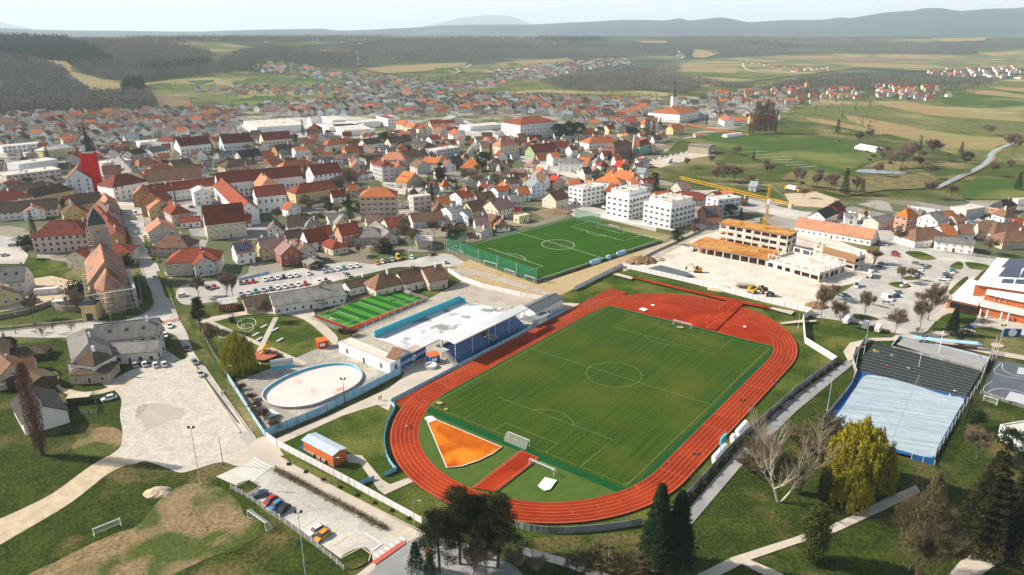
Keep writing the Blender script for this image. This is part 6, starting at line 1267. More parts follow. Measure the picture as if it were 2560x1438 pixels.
# ------------------------------------------------ building site
mRaw = mat('raw white blockwork',(.66,.60,.53),(.54,.49,.43),.5,.9,detail=7,col3=(.46,.40,.33),scale3=.2);mHoll = mat('hollow brick inner walls',(.50,.17,.075),(.40,.13,.06),.6,.9);mDk = mat('room shade and hair brown',(.10,.085,.075))
US = thing('unfinished_building','large unfinished white concrete building with orange formwork decks','building',(0,0,0))
def frame(pts,h,fl,deck,dark=.6,roofless=False,sp=4.2):
    A,B,C = (G(*p,h) for p in pts);D = A+C-B;u = B-A;rz = math.atan2(u.y,u.x);ce = (A+B+C+D)/4;L_ = u.length;W_ = (C-B).dot(Vector((-math.sin(rz),math.cos(rz),0)));s_ = math.copysign(1,W_);W_ = abs(W_);c2 = (A+B)/2+Vector((-math.sin(rz),math.cos(rz),0))*s_*W_/2;loc = Vector((c2.x,c2.y,0));fh = h/fl
    sl_ = MB();[sl_.box((0,0,k*fh-.3),(L_,W_,.3)) for k in range(1,fl+(0 if roofless else 1))];sl_.build('floor_slab',mRaw,US,loc,rz)
    n = max(2,int(L_/sp));m_ = max(2,int(W_/sp));c = MB();rr = random.Random(int(L_*10))
    for k in range(fl):
        z = k*fh;t = fh-.3
        for s in (-1,1):
            for i in range(n+1):
                w_ = rr.choice((.6,.6,1.6,2.2));x = max(-L_/2+w_/2,min(L_/2-w_/2,-L_/2+i*L_/n));c.box((x,s*(W_/2-.16),z),(w_,.3,t))
            c.box((0,s*(W_/2-.17),z),(L_-.7,.24,.9));c.box((0,s*(W_/2-.17),z+t-.45),(L_-.72,.22,.45-.003))
            for j in range(1,m_):w_ = rr.choice((.6,2.2));c.box((s*(L_/2-.16),-W_/2+j*W_/m_,z),(.3,w_,t))
            c.box((s*(L_/2-.18),0,z),(.24,W_-.7,.9))
    c.build('outer_wall',mRaw,US,loc,rz);q = MB()
    for k in range(fl if not roofless else 1):
        for i in range(n):
            if rr.random() < .8:q.box((-L_/2+(i+.5)*L_/n,rr.uniform(-.3,.1)*W_,k*fh+.02),(L_/n*.99,.2,fh-.36))
    if q.f:q.build('inner_wall',mHoll,US,loc,rz)
    i_ = MB();[i_.box((0,s_*.0+W_*.12,k*fh+.01),(L_*.96,.2,fh-.34)) for k in range(fl-(1 if roofless else 0))];i_.build('back_wall',mDk,US,loc,rz)  # dark coloured panel stands in for the shade inside the rooms
    if deck:
        d = MB();d.box((0,0,h+.01),(L_+1.6,W_+1.4,.16));d.build('formwork_deck',mOrS,US,loc,rz);e = MB()
        for i in range(26):e.box((-L_/2-.6+i*(L_+1.2)/25,-(W_/2+.6),h+.17),(.14,.3,1.),.0,0)
        for i in range(14):e.box((rr.uniform(-.45,.45)*L_,rr.uniform(-.4,.4)*W_,h+.17),(rr.uniform(.4,2.4),rr.uniform(.2,.5),rr.uniform(.15,.5)),rr.uniform(0,3))
        e.build('formwork_panel',mYel,US,loc,rz)
q = lambda *p:Z(1500,460,p)
frame(q((1197,392),(1880,515),(1960,468)),10.2,3,True);frame(q((905,608),(1668,752),(1730,660)),4.4,1,True);frame(q((1680,690),(2205,830),(2318,712)),7.6,2,False,roofless=True);frame(q((2140,590),(2560,690),(2590,640)),9.,3,False,roofless=True)
bm = MB();a,b = G(*q((2155,610))[0],8),G(*q((2560,720))[0],8);d = b-a;bm.box(((a.x+b.x)/2,(a.y+b.y)/2,4.5),(d.length,.4,4.),math.atan2(d.y,d.x));bm.build('brick_wall',mat('brown infill blocks',(.34,.20,.11),(.22,.12,.06),1.2,.9),US)
def lattice(m,a,b,w_,n,r=.09):
    a,b = Vector(a),Vector(b);d = (b-a).normalized();s = d.cross(Vector((0,0,1))) if abs(d.z) < .9 else Vector((1,0,0));s.normalize();t = d.cross(s).normalized();C = [s*w_/2+t*w_/2,-s*w_/2+t*w_/2,-s*w_/2-t*w_/2,s*w_/2-t*w_/2]
    for c in C:m.tube(a+c,b+c,r,n=4)
    for k in range(n):
        p,q_ = a+(b-a)*k/n,a+(b-a)*(k+1)/n
        for i in range(4):m.tube(p+C[i],q_+C[(i+1) % 4],r*.6,n=3,cap=False);m.tube(p+C[i],p+C[(i+1) % 4],r*.6,n=3,cap=False)
bp = G(1906,618);CR = thing('tower_crane','yellow tower crane with long lattice jib over the building site','crane',bp,0);hc = 25.5
jt = G(1700,444,hc+.5)-bp;ja = Vector((jt.x,jt.y,0)).normalized();cj = -ja*11
m = MB();lattice(m,(0,0,0),(0,0,hc),1.5,14,.1);m.build('mast',mYel,CR);m = MB();lattice(m,(0,0,hc+.6),tuple(ja*Vector((jt.x,jt.y,0)).length+Vector((0,0,hc+.6))),1.3,30,.08);m.build('jib',mYel,CR);m = MB();lattice(m,(0,0,hc+.6),tuple(cj*1.5+Vector((0,0,hc+.6))),1.2,8,.08);o = m.build('counter_jib',mYel,CR);m = MB();m.box(tuple(cj*1.35+Vector((0,0,hc-1.4))),(2.,1.6,2.6),math.atan2(ja.y,ja.x));m.build('counterweight',mConc,o)
m = MB();lattice(m,(0,0,hc),(0,0,hc+8),1.,5,.09);tp = Vector((0,0,hc+8));m.build('apex',mYel,CR);m = MB();m.tube(tp,ja*Vector((jt.x,jt.y,0)).length*.62+Vector((0,0,hc+1.2)),.05,n=4);m.tube(tp,cj*1.4+Vector((0,0,hc+1.2)),.05,n=4);m.build('tie_rod',mMet,CR);m = MB();m.box((.3,-1.6,hc-1.6),(1.5,1.6,2.1));m.build('cab',mWhite,CR);m = MB();m.box((0,-.86,17),(.9,.04,7));m.build('advert_panel',mWhite,CR);m = MB();[m.box((0,-.89,17.4+k*.9),(.55,.02,.5)) for k in range(7)];m.build('lettering',mRedP,CR)
bp2 = G(2125,604);e2,t2 = G(2138,541,13)-bp2,G(2190,513,17)-bp2;T = thing('small_crane','small pale self erecting crane with yellow jib in front of the long white house','crane',bp2);m = MB();m.tube((0,0,0),(e2.x,e2.y,13),.3,.25,6);m.build('mast',mMet,T);m = MB();lattice(m,(e2.x,e2.y,13),(t2.x,t2.y,17),.8,9,.07);m.build('jib',mYel,T)
# ------------------------------------------------ sports hall on the right
def q2(*p):return Z(1920,560,p)
mHallR = mat('pale hall roof',(.74,.70,.67),(.66,.62,.59),.1,.6,detail=6)
SH = thing('sports_hall','big sports hall with pale roofs, orange brick walls and solar panels at the right edge','sports hall',G(2460,770));o_ = Vector(SH.location)
def slab(name,pts,m,par=SH,th=.35):
    P = [(z if isinstance(z,Vector) else G(x,y,z))-o_ for (x,y),z in pts];b = MB();b.face(P);b.face([p-Vector((0,0,th)) for p in reversed(P)])
    for i in range(len(P)):a,c = P[i],P[(i+1) % len(P)];dn = Vector((0,0,th));b.face([a-dn,c-dn,c,a])
    return b.build(name,m,par)
def bodyw(name,pts,h,m):P = [G(x,y,h)-o_ for x,y in pts];b = MB();b.prism([(p.x,p.y) for p in P],0,h);return b.build(name,m,SH)
mBrk = mat('orange hall brick',(.46,.13,.045),(.37,.10,.035),1.2,.9)
Hm = q2((2070,600),(2620,680),(2900,400),(2290,335));bodyw('hall_wall',Hm,10.,mBrk);rf = slab('hall_roof',[(Hm[0],10.3),(Hm[1],10.3),(Hm[2],12.),(Hm[3],12.)],mHallR)
Lw = q2((1800,745),(2100,810),(2200,600),(2010,545));bodyw('wing_wall',Lw,4.,mBrk);slab('wing_roof',[(Lw[0],4.2),(Lw[1],4.2),(Lw[2],6.2),(Lw[3],6.2)],mHallR)
Fw = q2((2110,815),(2640,930),(2680,740),(2150,660));bodyw('front_wall',[Fw[0],Fw[1],Fw[2],Fw[3]],3.6,mBrk);slab('front_roof',[(Fw[0],3.9),(Fw[1],3.9),(Fw[2],6.5),(Fw[3],6.5)],mat('pale green grey roof',(.50,.50,.45),(.42,.42,.38),.2,.7));Mw = q2((2170,695),(2620,790),(2640,700),(2200,630));bodyw('middle_wall',Mw,7.6,mBrk);slab('middle_roof',[(Mw[0],7.9),(Mw[1],7.9),(Mw[2],9.),(Mw[3],9.)],mHallR)
PA,PB_,PC = G(*Hm[0],10.3),G(*Hm[1],10.3),G(*Hm[3],12.);PN = (PB_-PA).cross(PC-PA).normalized()
def onroof(x,y):r_ = Vector(ray(x,y));c_ = Vector((0,0,H_));t_ = (PA+PN*.18*(1 if PN.z > 0 else -1)-c_).dot(PN)/r_.dot(PN);return c_+r_*t_
for pts in [((2300,520),(2500,535),(2530,438),(2375,432)),((2330,430),(2540,440),(2640,350),(2410,345)),((2510,530),(2640,540),(2680,450),(2560,445)),((2330,585),(2440,592),(2455,552),(2345,548)),((2465,592),(2560,598),(2580,555),(2480,552))]:slab('solar_panel',[(p,onroof(*p)) for p in q2(*pts)],mSolar,rf,.1)
for x in (2112,2180,2320,2390):a = G(*q2((x,930+(x-2112)*.17))[0])-o_;b = MB();b.box((a.x,a.y,0),(.5,.5,3.4));b.build('column',mConcW,SH)
aw = [(q2((1820,770))[0],3.),(q2((2100,830))[0],3.),(q2((2075,870))[0],2.4),(q2((1815,830))[0],2.4)];slab('awning',aw,mBlack,SH,.08)
T2 = SH
for k,x in enumerate((2290,2340,2400)):p = G(*q2((x,745+(x-2290)*.2))[0],6.4)-o_;link('window',WIN['w'],SH,(p.x,p.y-.35,5.6),math.atan2(-(G(*Mw[1],6)-G(*Mw[0],6)).y*0,1))
for k,x in enumerate((2445,2505)):p = G(*q2((x,855+(x-2445)*.2))[0],2)-o_;link('window',WIN['t'],SH,(p.x,p.y-1.2,1.),0)
# courts
sheet('black_court',[(2186,868),(2250,880),(2452,935),(2412,1003),(2140,935),(2160,915),(2150,900)],mat('black court surface',(.035,.042,.042),(.025,.03,.03),.4,.8));sheet('covered_court_floor',[(2048,1076),(2145,935),(2412,1002),(2330,1160),(2240,1140)],mBanner);sheet('white_membrane',smooth_pts([(2076,1078),(2110,1020),(2145,965),(2168,945),(2230,955),(2300,975),(2360,995),(2408,1005),(2390,1040),(2345,1120),(2325,1152),(2230,1128),(2150,1102)],3),mFoil)
for k in range(10):t = k/9;ribbon('court_joint',[(2178-38*t,870+62*t),(2448-36*t,940+60*t)],.1,mMet)
for a,b in [((2148,978),(2298,1008)),((2297,945),(2215,1135)),((2110,1035),(2260,1075))]:ribbon('membrane_joint',[a,b],.1,mMet)
sheet('rink_floor',[(2240,868),(2262,848),(2470,905),(2452,932),(2380,912)],mat('grey rink floor',(.30,.295,.28),(.25,.245,.235),.2,.9));fence('rink_board','pale blue boards round the grey roller rink',[(2228,870),(2248,846),(2270,850),(2340,868),(2420,888),(2472,902),(2458,932)],1.2,mLBlue,cap=mConcW,cat='boards')
fence('rink_board','low grey board between the rink and the black court',[(2230,872),(2300,888),(2455,932)],1.1,mConcG,cat='boards');sheet('basketball_court',[(2490,908),(2640,930),(2640,1045),(2450,985)],mat('dark blue grey court',(.10,.115,.13),(.08,.095,.11),.2,.9))
for pts in [[(2500,915),(2488,942),(2600,962)],[(2478,960),(2462,990),(2600,1030)],[(2505,916),(2505,930),(2530,945),(2570,950)],[(2468,988),(2490,980),(2530,983),(2570,995)]]:ribbon('court_line',smooth_pts(pts,5,False),.12,mWhite)
sheet('court_key',[(2544,926),(2600,932),(2600,950),(2540,942)],mMet);sheet('court_key',[(2523,987),(2600,1005),(2600,1028),(2510,1008)],mMet)
for px,lb,m in (((2188,883),'pile of yellow and black rolls on the black court',mYel),((2213,880),'stack of white sacks on the black court',mWhite),((2222,895),'white and blue foil heap on the black court',mLBlue),((2237,895),'blue wrapped pallet on the black court',mCyan),((2212,921),'red barrel on the black court',mRedP),((2262,915),'small blue boxes on the black court',mCyan),((2267,928),'cream sacks on the black court',mPave),((2388,985),'white sacks near the far edge of the membrane',mWhite),((2410,1000),'blue and red bags at the right end of the membrane',mBanner)): 
    T = thing('material_pile',lb,'building material',G(*px),.5);b = MB();rr = random.Random(px[0]);[b.box((rr.uniform(-.9,.9),rr.uniform(-.9,.9),0),(rr.uniform(.5,1.1),rr.uniform(.5,1),rr.uniform(.4,1.1)),rr.uniform(0,2)) for _ in range(7)];b.build('load',m,T)
T = thing('bench_shelter','long pale blue roof over red benches beside the grey rink','shelter',G(2365,868),-.27);b = MB();b.hexa([(-11,-1,2.4),(11,-1,2.4),(11,1.2,2.7),(-11,1.2,2.7),(-11,-1,2.5),(11,-1,2.5),(11,1.2,2.8),(-11,1.2,2.8)]);b.build('roof',mLBlue,T);b = MB();[b.box((x,.8,0),(.12,.12,2.6)) for x in (-10,-3.5,3.5,10)];b.build('post',mMet,T);b = MB();b.box((0,.2,.4),(20,.5,.1));b.box((0,.5,.5),(20,.08,.5));b.build('bench',WM['bk'],T)
T = thing('mural_board','white and blue painted board wall on the lawn near the right edge','board',G(2528,842),-.1);b = MB();b.box((0,0,0),(6,.4,3.2));b.build('board',mBanner,T);b = MB();b.tube((0,-.26,1.7),(0,-.22,1.7),1.5,n=20);b.build('white_disc',mWhite,T)
T = thing('carousel','yellow playground carousel at the end of the lawn path','playground',G(2494,865));b = MB();b.lathe([(2.,.1),(2.,.35),(.2,.4),(.2,.9)],14);b.build('platform',mPave,T);b = MB();[b.tube((1.7*math.cos(k),1.7*math.sin(k),.3),(1.7*math.cos(k),1.7*math.sin(k),1.2),.06,n=5) for k in range(6)];b.build('rail',mYel,T)
block([(2500,1065),(2560,1098),(2660,1080)],4,'wh','white walled yard house with flat grey roof behind the dark conifers',name='yard_house',fl=1)
def tunnel(px,px2,w_,h,lb):a,b = G(*px),G(*px2);d = b-a;T = thing('greenhouse',lb,'greenhouse',a,math.atan2(d.y,d.x));m = MB();L_ = d.length;n = 8;[m.face([(0,w_/2*math.cos(math.pi*k/n),h*math.sin(math.pi*k/n)),(L_,w_/2*math.cos(math.pi*k/n),h*math.sin(math.pi*k/n)),(L_,w_/2*math.cos(math.pi*(k+1)/n),h*math.sin(math.pi*(k+1)/n)),(0,w_/2*math.cos(math.pi*(k+1)/n),h*math.sin(math.pi*(k+1)/n))]) for k in range(n)];[m.face([(x,w_/2*math.cos(math.pi*k/n),h*math.sin(math.pi*k/n)) for k in range(n+1)]) for x in (0,L_)];m.build('cover',mConcW,T)
tunnel((1811,344),(1850,340),8,4,'white plastic tunnel on the monastery meadow');tunnel((2142,372),(2195,382),7,3.5,'long pale blue plastic tunnel greenhouse on the right meadow, front one');tunnel((2150,368),(2204,378),7,3.5,'long pale blue plastic tunnel greenhouse on the right meadow, rear one')
T = thing('wood_pile','stack of firewood under a tin sheet on the grass by the white estate car','wood pile',G(202,1005),.2);b = MB();[b.tube((-3+.3*k,-1.6,.3+.35*j),(-3+.3*k,1.6,.3+.35*j),.16,n=6) for k in range(20) for j in range(6)];b.build('logs',WM['wd'],T);b = MB();b.box((0,0,2.3),(6.6,3.6,.1));b.build('cover',mPave,T)
for px,lb,s in (((118,735),'white site container behind the curved churchyard wall',(9,2.5,2.6)),((160,765),'long white hut inside the curved churchyard wall',(8,2.6,2.5))):T = thing('site_container',lb,'container',G(*px),.25);b = MB();b.box((0,0,.15),s);b.build('body',mConcW,T);b = MB();b.box((1.5,-s[1]/2-.02,.3),(.9,.06,2));b.build('door',mMet,T)
def heap(px,r_,h,lb,m):T = thing('earth_heap',lb,'heap',G(*px),0);b = MB();rr = random.Random(int(px[0]));k = len(b.v);n = 18;prof = [(1,0),(.85,.35),(.6,.7),(.3,.93)];[b.v.append((r_*a*math.cos(6.283*i/n)*rr.uniform(.85,1.15),r_*a*.7*math.sin(6.283*i/n)*rr.uniform(.85,1.15),h*z*rr.uniform(.8,1.1) if z else 0)) for a,z in prof for i in range(n)];b.v.append((0,0,h));[(b.f.append((j*n+i,j*n+(i+1) % n,j*n+n+(i+1) % n,j*n+n+i)),b.m.append(0)) for j in range(3) for i in range(n)];[(b.f.append((3*n+i,3*n+(i+1) % n,4*n)),b.m.append(0)) for i in range(n)];b.build('heap',m,T)
mEarth = mat('brown earth',(.24,.16,.085),(.16,.105,.055),.4,.95,detail=8);heap((1605,655),8,3.2,'brown earth heap at the site corner by the white fence',mEarth);heap((1640,650),5,1.8,'pale gravel heap beside the brown earth heap',mDirt);heap((2040,768),5,2.4,'brown earth heap under the bare tree at the site end',mEarth);heap((1800,722),6,1.,'flat pale gravel heap near the white site fence',mDirt);heap((395,1232),3.4,1.2,'small heap of tan soil on the grass at the lower left',mDirt);heap((1390,530),12,1.8,'overgrown earth mound behind the turf pitch',mEarth)
sheet('excavation_pit',[(1615,678),(1650,668),(1715,685),(1735,695),(1700,697),(1650,690)],mat('shade painted pit floor',(.12,.14,.15),(.08,.09,.10),.3,.6))  # flat sheet, the shade of the pit is put into its colour
# ------------------------------------------------ rest of the town: nearest ones as things, the far mass as one object
NOGO = [[(240,455),(350,480),(420,690),(470,830),(300,840),(330,640)],[(590,300),(960,285),(960,345),(600,345)],[(1260,380),(1550,470),(1540,490),(1420,460)],[(1590,395),(1800,375),(1800,400),(1650,425)],[(940,430),(1060,430),(1070,495),(940,495)],
        [(430,640),(620,600),(700,690),(640,720),(440,740)],[(640,540),(790,500),(920,520),(920,560),(700,575)],[(600,630),(1180,600),(1180,670),(640,750)],[(1100,300),(1240,310),(1250,355),(1100,345)],[(1320,470),(1700,560),(1640,590),(1430,545),(1320,510)],[(1280,500),(1330,545),(1440,548),(1430,520)],[(0,580),(100,590),(100,660),(0,660)]]
def free(x,y,r,gap=2.):
    return all((x-a)**2+(y-b)**2 > (r+c*.8+gap)**2 for a,b,c in HOUSES)
def topx(x,y,z=0.):
    zz = z-H_;dep = y*CP-zz*SP;up = y*SP+zz*CP;return 1280+F_*x/dep,719-F_*up/dep
def spots(poly,sp,rot,jit=.25,keep=1.):
    W = [GT(*p) for p in poly];xs = [p.x for p in W];ys = [p.y for p in W];P2 = [(p.x,p.y) for p in W]
    ca,sa = math.cos(rot),math.sin(rot);out = [];cx,cy = (min(xs)+max(xs))/2,(min(ys)+max(ys))/2;n = int(max(max(xs)-min(xs),max(ys)-min(ys))/sp*.75)+2
    for i in range(-n,n+1):
        for j in range(-n,n+1):
            a,b = i*sp*1.15+random.uniform(-jit,jit)*sp+(j % 2)*sp*.3,j*sp+random.uniform(-jit,jit)*sp*.5
            x,y = cx+a*ca-b*sa,cy+a*sa+b*ca
            if random.random() < keep and inpoly(x,y,P2) and y > 100:out.append((x,y))
    return out
random.seed(77)
CAND = []
def zone(poly,sp,rot,keep,roofs,walls,size=(9,12),tall=(3.5,6.5)):
    for x,y in spots(poly,sp,rot,.25,keep):
        L_ = random.uniform(*size);W_ = random.uniform(8,10)*min(1,size[1]/11);r = math.hypot(L_,W_)/2
        if not free(x,y,r*.8,.5):continue
        px = topx(x,y)
        if any(inpoly(*px,n) for n in NOGO):continue
        HOUSES.append((x,y,r));CAND.append((math.hypot(x,y),x,y,rot+random.choice((0,0,math.pi/2))+random.uniform(-.12,.12),L_,W_,random.choice((tall[0],tall[1],tall[1])),random.uniform(3,4.5),random.choice('ggggh'),random.choice(roofs),random.choice(walls)))
WA = ['wh','wh','wh','cr','dw','lb','py','pi','gy'];RF1 = ['br','br','ms','gr','or','rd','mv','gr','br','gr','ms','br'];RF2 = ['br','or','gr','gr','rd','dk','br','ms','bl','gr','dk']
zone([(0,360),(330,350),(760,350),(1300,330),(1640,350),(1640,480),(1420,540),(1150,600),(800,620),(640,600),(400,640),(340,520),(0,560)],15.5,.35,.75,['br','ms','gr','rd','mv','or','gr'],WA,(6.5,9.5),(2.8,4.5))
zone([(2170,530),(2620,545),(2620,640),(2480,630),(2250,560)],17,.25,.8,['br','gr','or','ms'],WA,(7,10),(2.8,4))
zone([(-80,292),(200,284),(560,272),(600,285),(600,340),(330,345),(200,362),(-80,365)],19,.12,.93,RF1,WA,(10,14),(3.8,6.2))
zone([(600,272),(860,250),(960,242),(1240,240),(1480,250),(1640,258),(1640,330),(1500,325),(1400,292),(1230,285),(1100,292),(960,285),(700,296)],20,-.2,.93,RF2,WA,(10,14),(4.2,6.5))
zone([(1640,262),(1790,250),(1960,250),(1960,300),(1880,310),(1760,300)],24,-.3,.7,RF2,WA,(10,14))
zone([(640,330),(960,330),(1240,345),(1240,380),(960,370),(640,350)],18,.1,.8,RF2,WA,(9,13))
zone([(480,228),(560,236),(760,242),(900,252),(940,235),(860,214),(700,222),(560,214)],26,.2,.75,RF2,WA,(10,14))
zone([(615,168),(700,160),(780,172),(880,195),(960,205),(1000,235),(880,240),(840,205),(700,190)],30,-.25,.75,RF2,WA,(10,14))
zone([(870,182),(960,190),(1080,212),(1180,212),(1250,200),(1250,215),(1100,238),(960,236),(860,205)],25,-.15,.8,RF2,WA,(10,14))
zone([(1220,178),(1300,172),(1440,152),(1560,148),(1580,160),(1440,178),(1380,200),(1250,212)],34,-.3,.8,RF2,WA,(11,15))
zone([(1740,240),(1900,228),(2000,222),(2080,228),(2200,218),(2340,222),(2400,238),(2330,252),(2180,246),(2060,256),(1950,270),(1790,262)],26,-.2,.55,['or','br','or','rd','gr'],WA,(10,14))
zone([(2320,178),(2440,172),(2620,165),(2620,200),(2440,196),(2330,194)],34,0,.6,['or','br','gr','rd'],WA,(11,15))
zone([(1862,158),(1900,166),(1990,184),(2075,178),(2070,172),(1960,172),(1890,160)],36,-.5,.8,['or','rd','or','br'],WA,(12,16));zone([(1690,120),(1735,126),(1738,142),(1700,150)],45,0,.7,RF2,WA,(12,15))
for poly in ([(340,104),(560,100),(860,100),(860,106),(560,108)],[(1140,92),(1340,94),(1340,101),(1140,98)],[(850,100),(960,98),(960,112),(850,116)],[(1330,104),(1420,106),(1420,112),(1330,112)]):zone(poly,95,0,.55,RF2,WA,(13,18))
CAND.sort()
RN = {'br':'brown','ms':'mossy brown','gr':'grey','or':'orange','rd':'red','mv':'mauve','dk':'black','bl':'grey blue'}
WN = {'wh':'white','cr':'cream','dw':'off white','lb':'pale blue','py':'pale yellow','pi':'pinkish','gy':'grey'}
ANCH = [(f,o.location) for o in COL.objects if o.parent is None and o.get('label') for k,f in (('dark red hipped roof right of the red','the white town hall'),('four storey school','the large white school'),('supermarket box','the supermarket box'),('monastery with','the monastery'),('five storey','the orange roofed apartment tower'),('brick red school','the brick red school'),('palace front','the palace front'),('inn with','the pale yellow inn'),('corner school','the corner school'),('middle of three near','the middle white flats'),('office cube','the white office cube'),('huge brown red','the huge brown red roof'),('pale blue apartment','the pale blue apartment house'),('long mossy dark','the long roof with white chimneys'),('pink cube house','the pink cube house'),('mauve red roof and','the broad mauve roof'),('red panels' if 0 else 'cream villa with red ribbed hipped','the red ribbed villa')) if k in o['label']]
ORD = ['nearest to','second nearest to','third nearest to','fourth nearest to','fifth nearest to','sixth nearest to','seventh nearest to','eighth nearest to','ninth nearest to','tenth nearest to']
NH = 300-sum(1 for o in COL.objects if o.parent is None and o.name.split('.')[0] == 'house')
near,far = CAND[:NH],CAND[NH:]
used = {}
for (d,x,y,rz,L_,W_,e,ri,k,rk,wk) in near:
    a = min(ANCH,key=lambda t:(t[1].x-x)**2+(t[1].y-y)**2)
    small = 'small ' if L_ < 8.5 else ''
    base = f'{small}{WN[wk]} house with {RN[rk]} {"hipped" if k == "h" else "gable"} roof'
    n = used.get((base,a[0]),0);used[(base,a[0])] = n+1
    house_at((x,y,hgt(x,y)),rz,L_,W_,e,ri,k,rk,wk,f'{base}, {ORD[min(n, 9)]} {a[0]}',ch=1 if d < 800 else 0,lim=8,win=d < 1000)
def far_houses():
    keys_r = sorted({c[9] for c in far});keys_w = sorted({c[10] for c in far});mb = MB()
    for (d,x,y,rz,L_,W_,e,ri,k,rk,wk) in far:
        z = hgt(x,y)-.5;ca,sa = math.cos(rz),math.sin(rz);T = lambda a,b,c:(x+a*ca-b*sa,y+a*sa+b*ca,z+c)
        l,w_ = L_/2,W_/2;mi = len(keys_r)+keys_w.index(wk);mr = keys_r.index(rk);o = .5
        for s in (-1,1):
            mb.face([T(s*l,-w_*s,0),T(s*l,w_*s,0),T(s*l,w_*s,e),T(s*l,0,e+ri),T(s*l,-w_*s,e)],mi);mb.face([T(-l*s,-w_*s,0),T(l*s,-w_*s,0),T(l*s,-w_*s,e),T(-l*s,-w_*s,e)],mi)
            mb.face([T(-(l+o)*s,-(w_+o)*s,e-.3),T((l+o)*s,-(w_+o)*s,e-.3),T((l+o)*s,0,e+ri+.1),T(-(l+o)*s,0,e+ri+.1)],mr)
            if d < 2200:
                for q in (-.5,0,.5):
                    for zz in ((1.1,) if e < 4.5 else (1.1,3.9)):mb.face([T((q*l-.6)*s*1,-(w_+.05)*s,zz),T((q*l+.6)*s,-(w_+.05)*s,zz),T((q*l+.6)*s,-(w_+.05)*s,zz+1.3),T((q*l-.6)*s,-(w_+.05)*s,zz+1.3)],len(keys_r)+len(keys_w))
    o = mb.build('distant_houses',[RM[k] for k in keys_r]+[WM[k] for k in keys_w]+[mPane]);tag(o,'mass of small distant houses across the far side of the valley','houses',kind='stuff')
far_houses()
print('HOUSES',len(near),len(far))
# ------------------------------------------------ vehicles
mGl = glassy('car glass',(.02,.025,.03),.08);mTyre = mat('tyre',(.02,.02,.02),(.014,.014,.014),3,.8);mLampC = glassy('car lamp',(.7,.7,.66),.2);mTail = glassy('tail lamp',(.35,.02,.02),.2);mRim = mat('wheel rim',(.4,.4,.4),(.3,.3,.3),4,.4,.5)
PAINT = {n:mat('paint '+n,c,tuple(x*.92 for x in c),.6,.28,.5) for n,c in dict(white=(.74,.73,.71),silver=(.40,.42,.43),grey=(.16,.17,.18),black=(.018,.019,.022),red=(.45,.02,.02),blue=(.06,.20,.40),navy=(.012,.04,.085),orange=(.62,.26,.02),yellow=(.62,.38,.02),green=(.02,.26,.22),burgundy=(.16,.03,.04),olive=(.16,.14,.06)).items()}
def loft(m,st,mi=0):
    n0 = len(m.v)
    for x,hw,zb,zt,ht in st:m.v += [(x,-hw,zb),(x,hw,zb),(x,ht,zt),(x,-ht,zt)]
    for i in range(len(st)-1):
        a = n0+4*i
        for j in range(4):k = (j+1) % 4;m.f.append((a+j,a+k,a+4+k,a+4+j));m.m.append(mi)
    m.f.append((n0+3,n0+2,n0+1,n0));m.m.append(mi);e = n0+4*(len(st)-1);m.f.append((e,e+1,e+2,e+3));m.m.append(mi)
def car_proto(van=False,cap=None):
    s = 1.25 if van else 1.;b = MB();zt = 1.15 if van else .93
    loft(b,[(-2.15*s,.72,.40,.75,.66),(-2.05*s,.84,.26,zt*.98,.76),(-1.4*s,.88,.22,zt,.82),(.9*s,.88,.22,zt,.80),(1.5*s,.86,.24,zt*.88,.76),(2.05*s,.80,.30,zt*.74,.68),(2.18*s,.66,.38,zt*.6,.58)])
    zr = 2.35 if van else 1.46;loft(b,[(-1.75*s if van else -1.30,.64,zr-.02,zr+.05,.5),(-1.2*s,.66,zr,zr+.06,.58),(.05*s,.66,zr,zr+.05,.58),(.35*s,.60,zr-.03,zr,.52)])
    if van:b.box((-1.0,0,zt),(3.0,1.62,zr-zt))
    g = MB()
    if van:loft(g,[(.5*s,.80,zt,zr-.02,.70),(.75*s,.80,zt,zr-.5,.68),(1.2*s,.79,zt-.05,zt+.05,.66)])
    else:loft(g,[(-1.95,.74,zt-.03,zt+.02,.70),(-1.32,.80,zt-.02,zr,.62),(.30,.80,zt-.02,zr-.01,.60),(1.12,.76,zt-.06,zt,.70)])
    w = MB();w.tube((0,-.11,0),(0,.11,0),.33,n=12);w.tube((0,.111,0),(0,.125,0),.2,n=8,mi=1);w.tube((0,-.125,0),(0,-.111,0),.2,n=8,mi=1)
    h = MB();h.box((0,0,0),(.16,.34,.16));return s,b.mesh('body',PAINT['white']),g.mesh('windows',mGl),w.mesh('wheel',[mTyre,mRim]),h.mesh('headlight',mLampC),h.mesh('tail_light',mTail)
CARP,VANP = car_proto(),car_proto(True)
def car(px,px2,paint,label,van=False,name=None,group='parked cars',z=.12,cat=None,small=False):
    """px centre, px2 a second pixel the bonnet points to"""
    s,bo,gl,wh,hl,tl = VANP if van else CARP;p,q = G(*px),G(*px2);T = thing(name or ('van' if van else 'car'),label,cat or ('van' if van else 'car'),(p.x,p.y,z),math.atan2(q.y-p.y,q.x-p.x),group)
    b = link('body',bo,T);b.material_slots[0].link = 'OBJECT';b.material_slots[0].material = PAINT[paint];link('windows',gl,T)
    for x in (-1.32*s,1.36*s):
        for y in (-.78,.78):link('wheel',wh,T,(x,y,.33))
    if not small:
        for y in (-.55,.55):link('headlight',hl,T,(2.0*s,y,.62));link('tail_light',tl,T,(-2.08*s,y,.7))
    return T
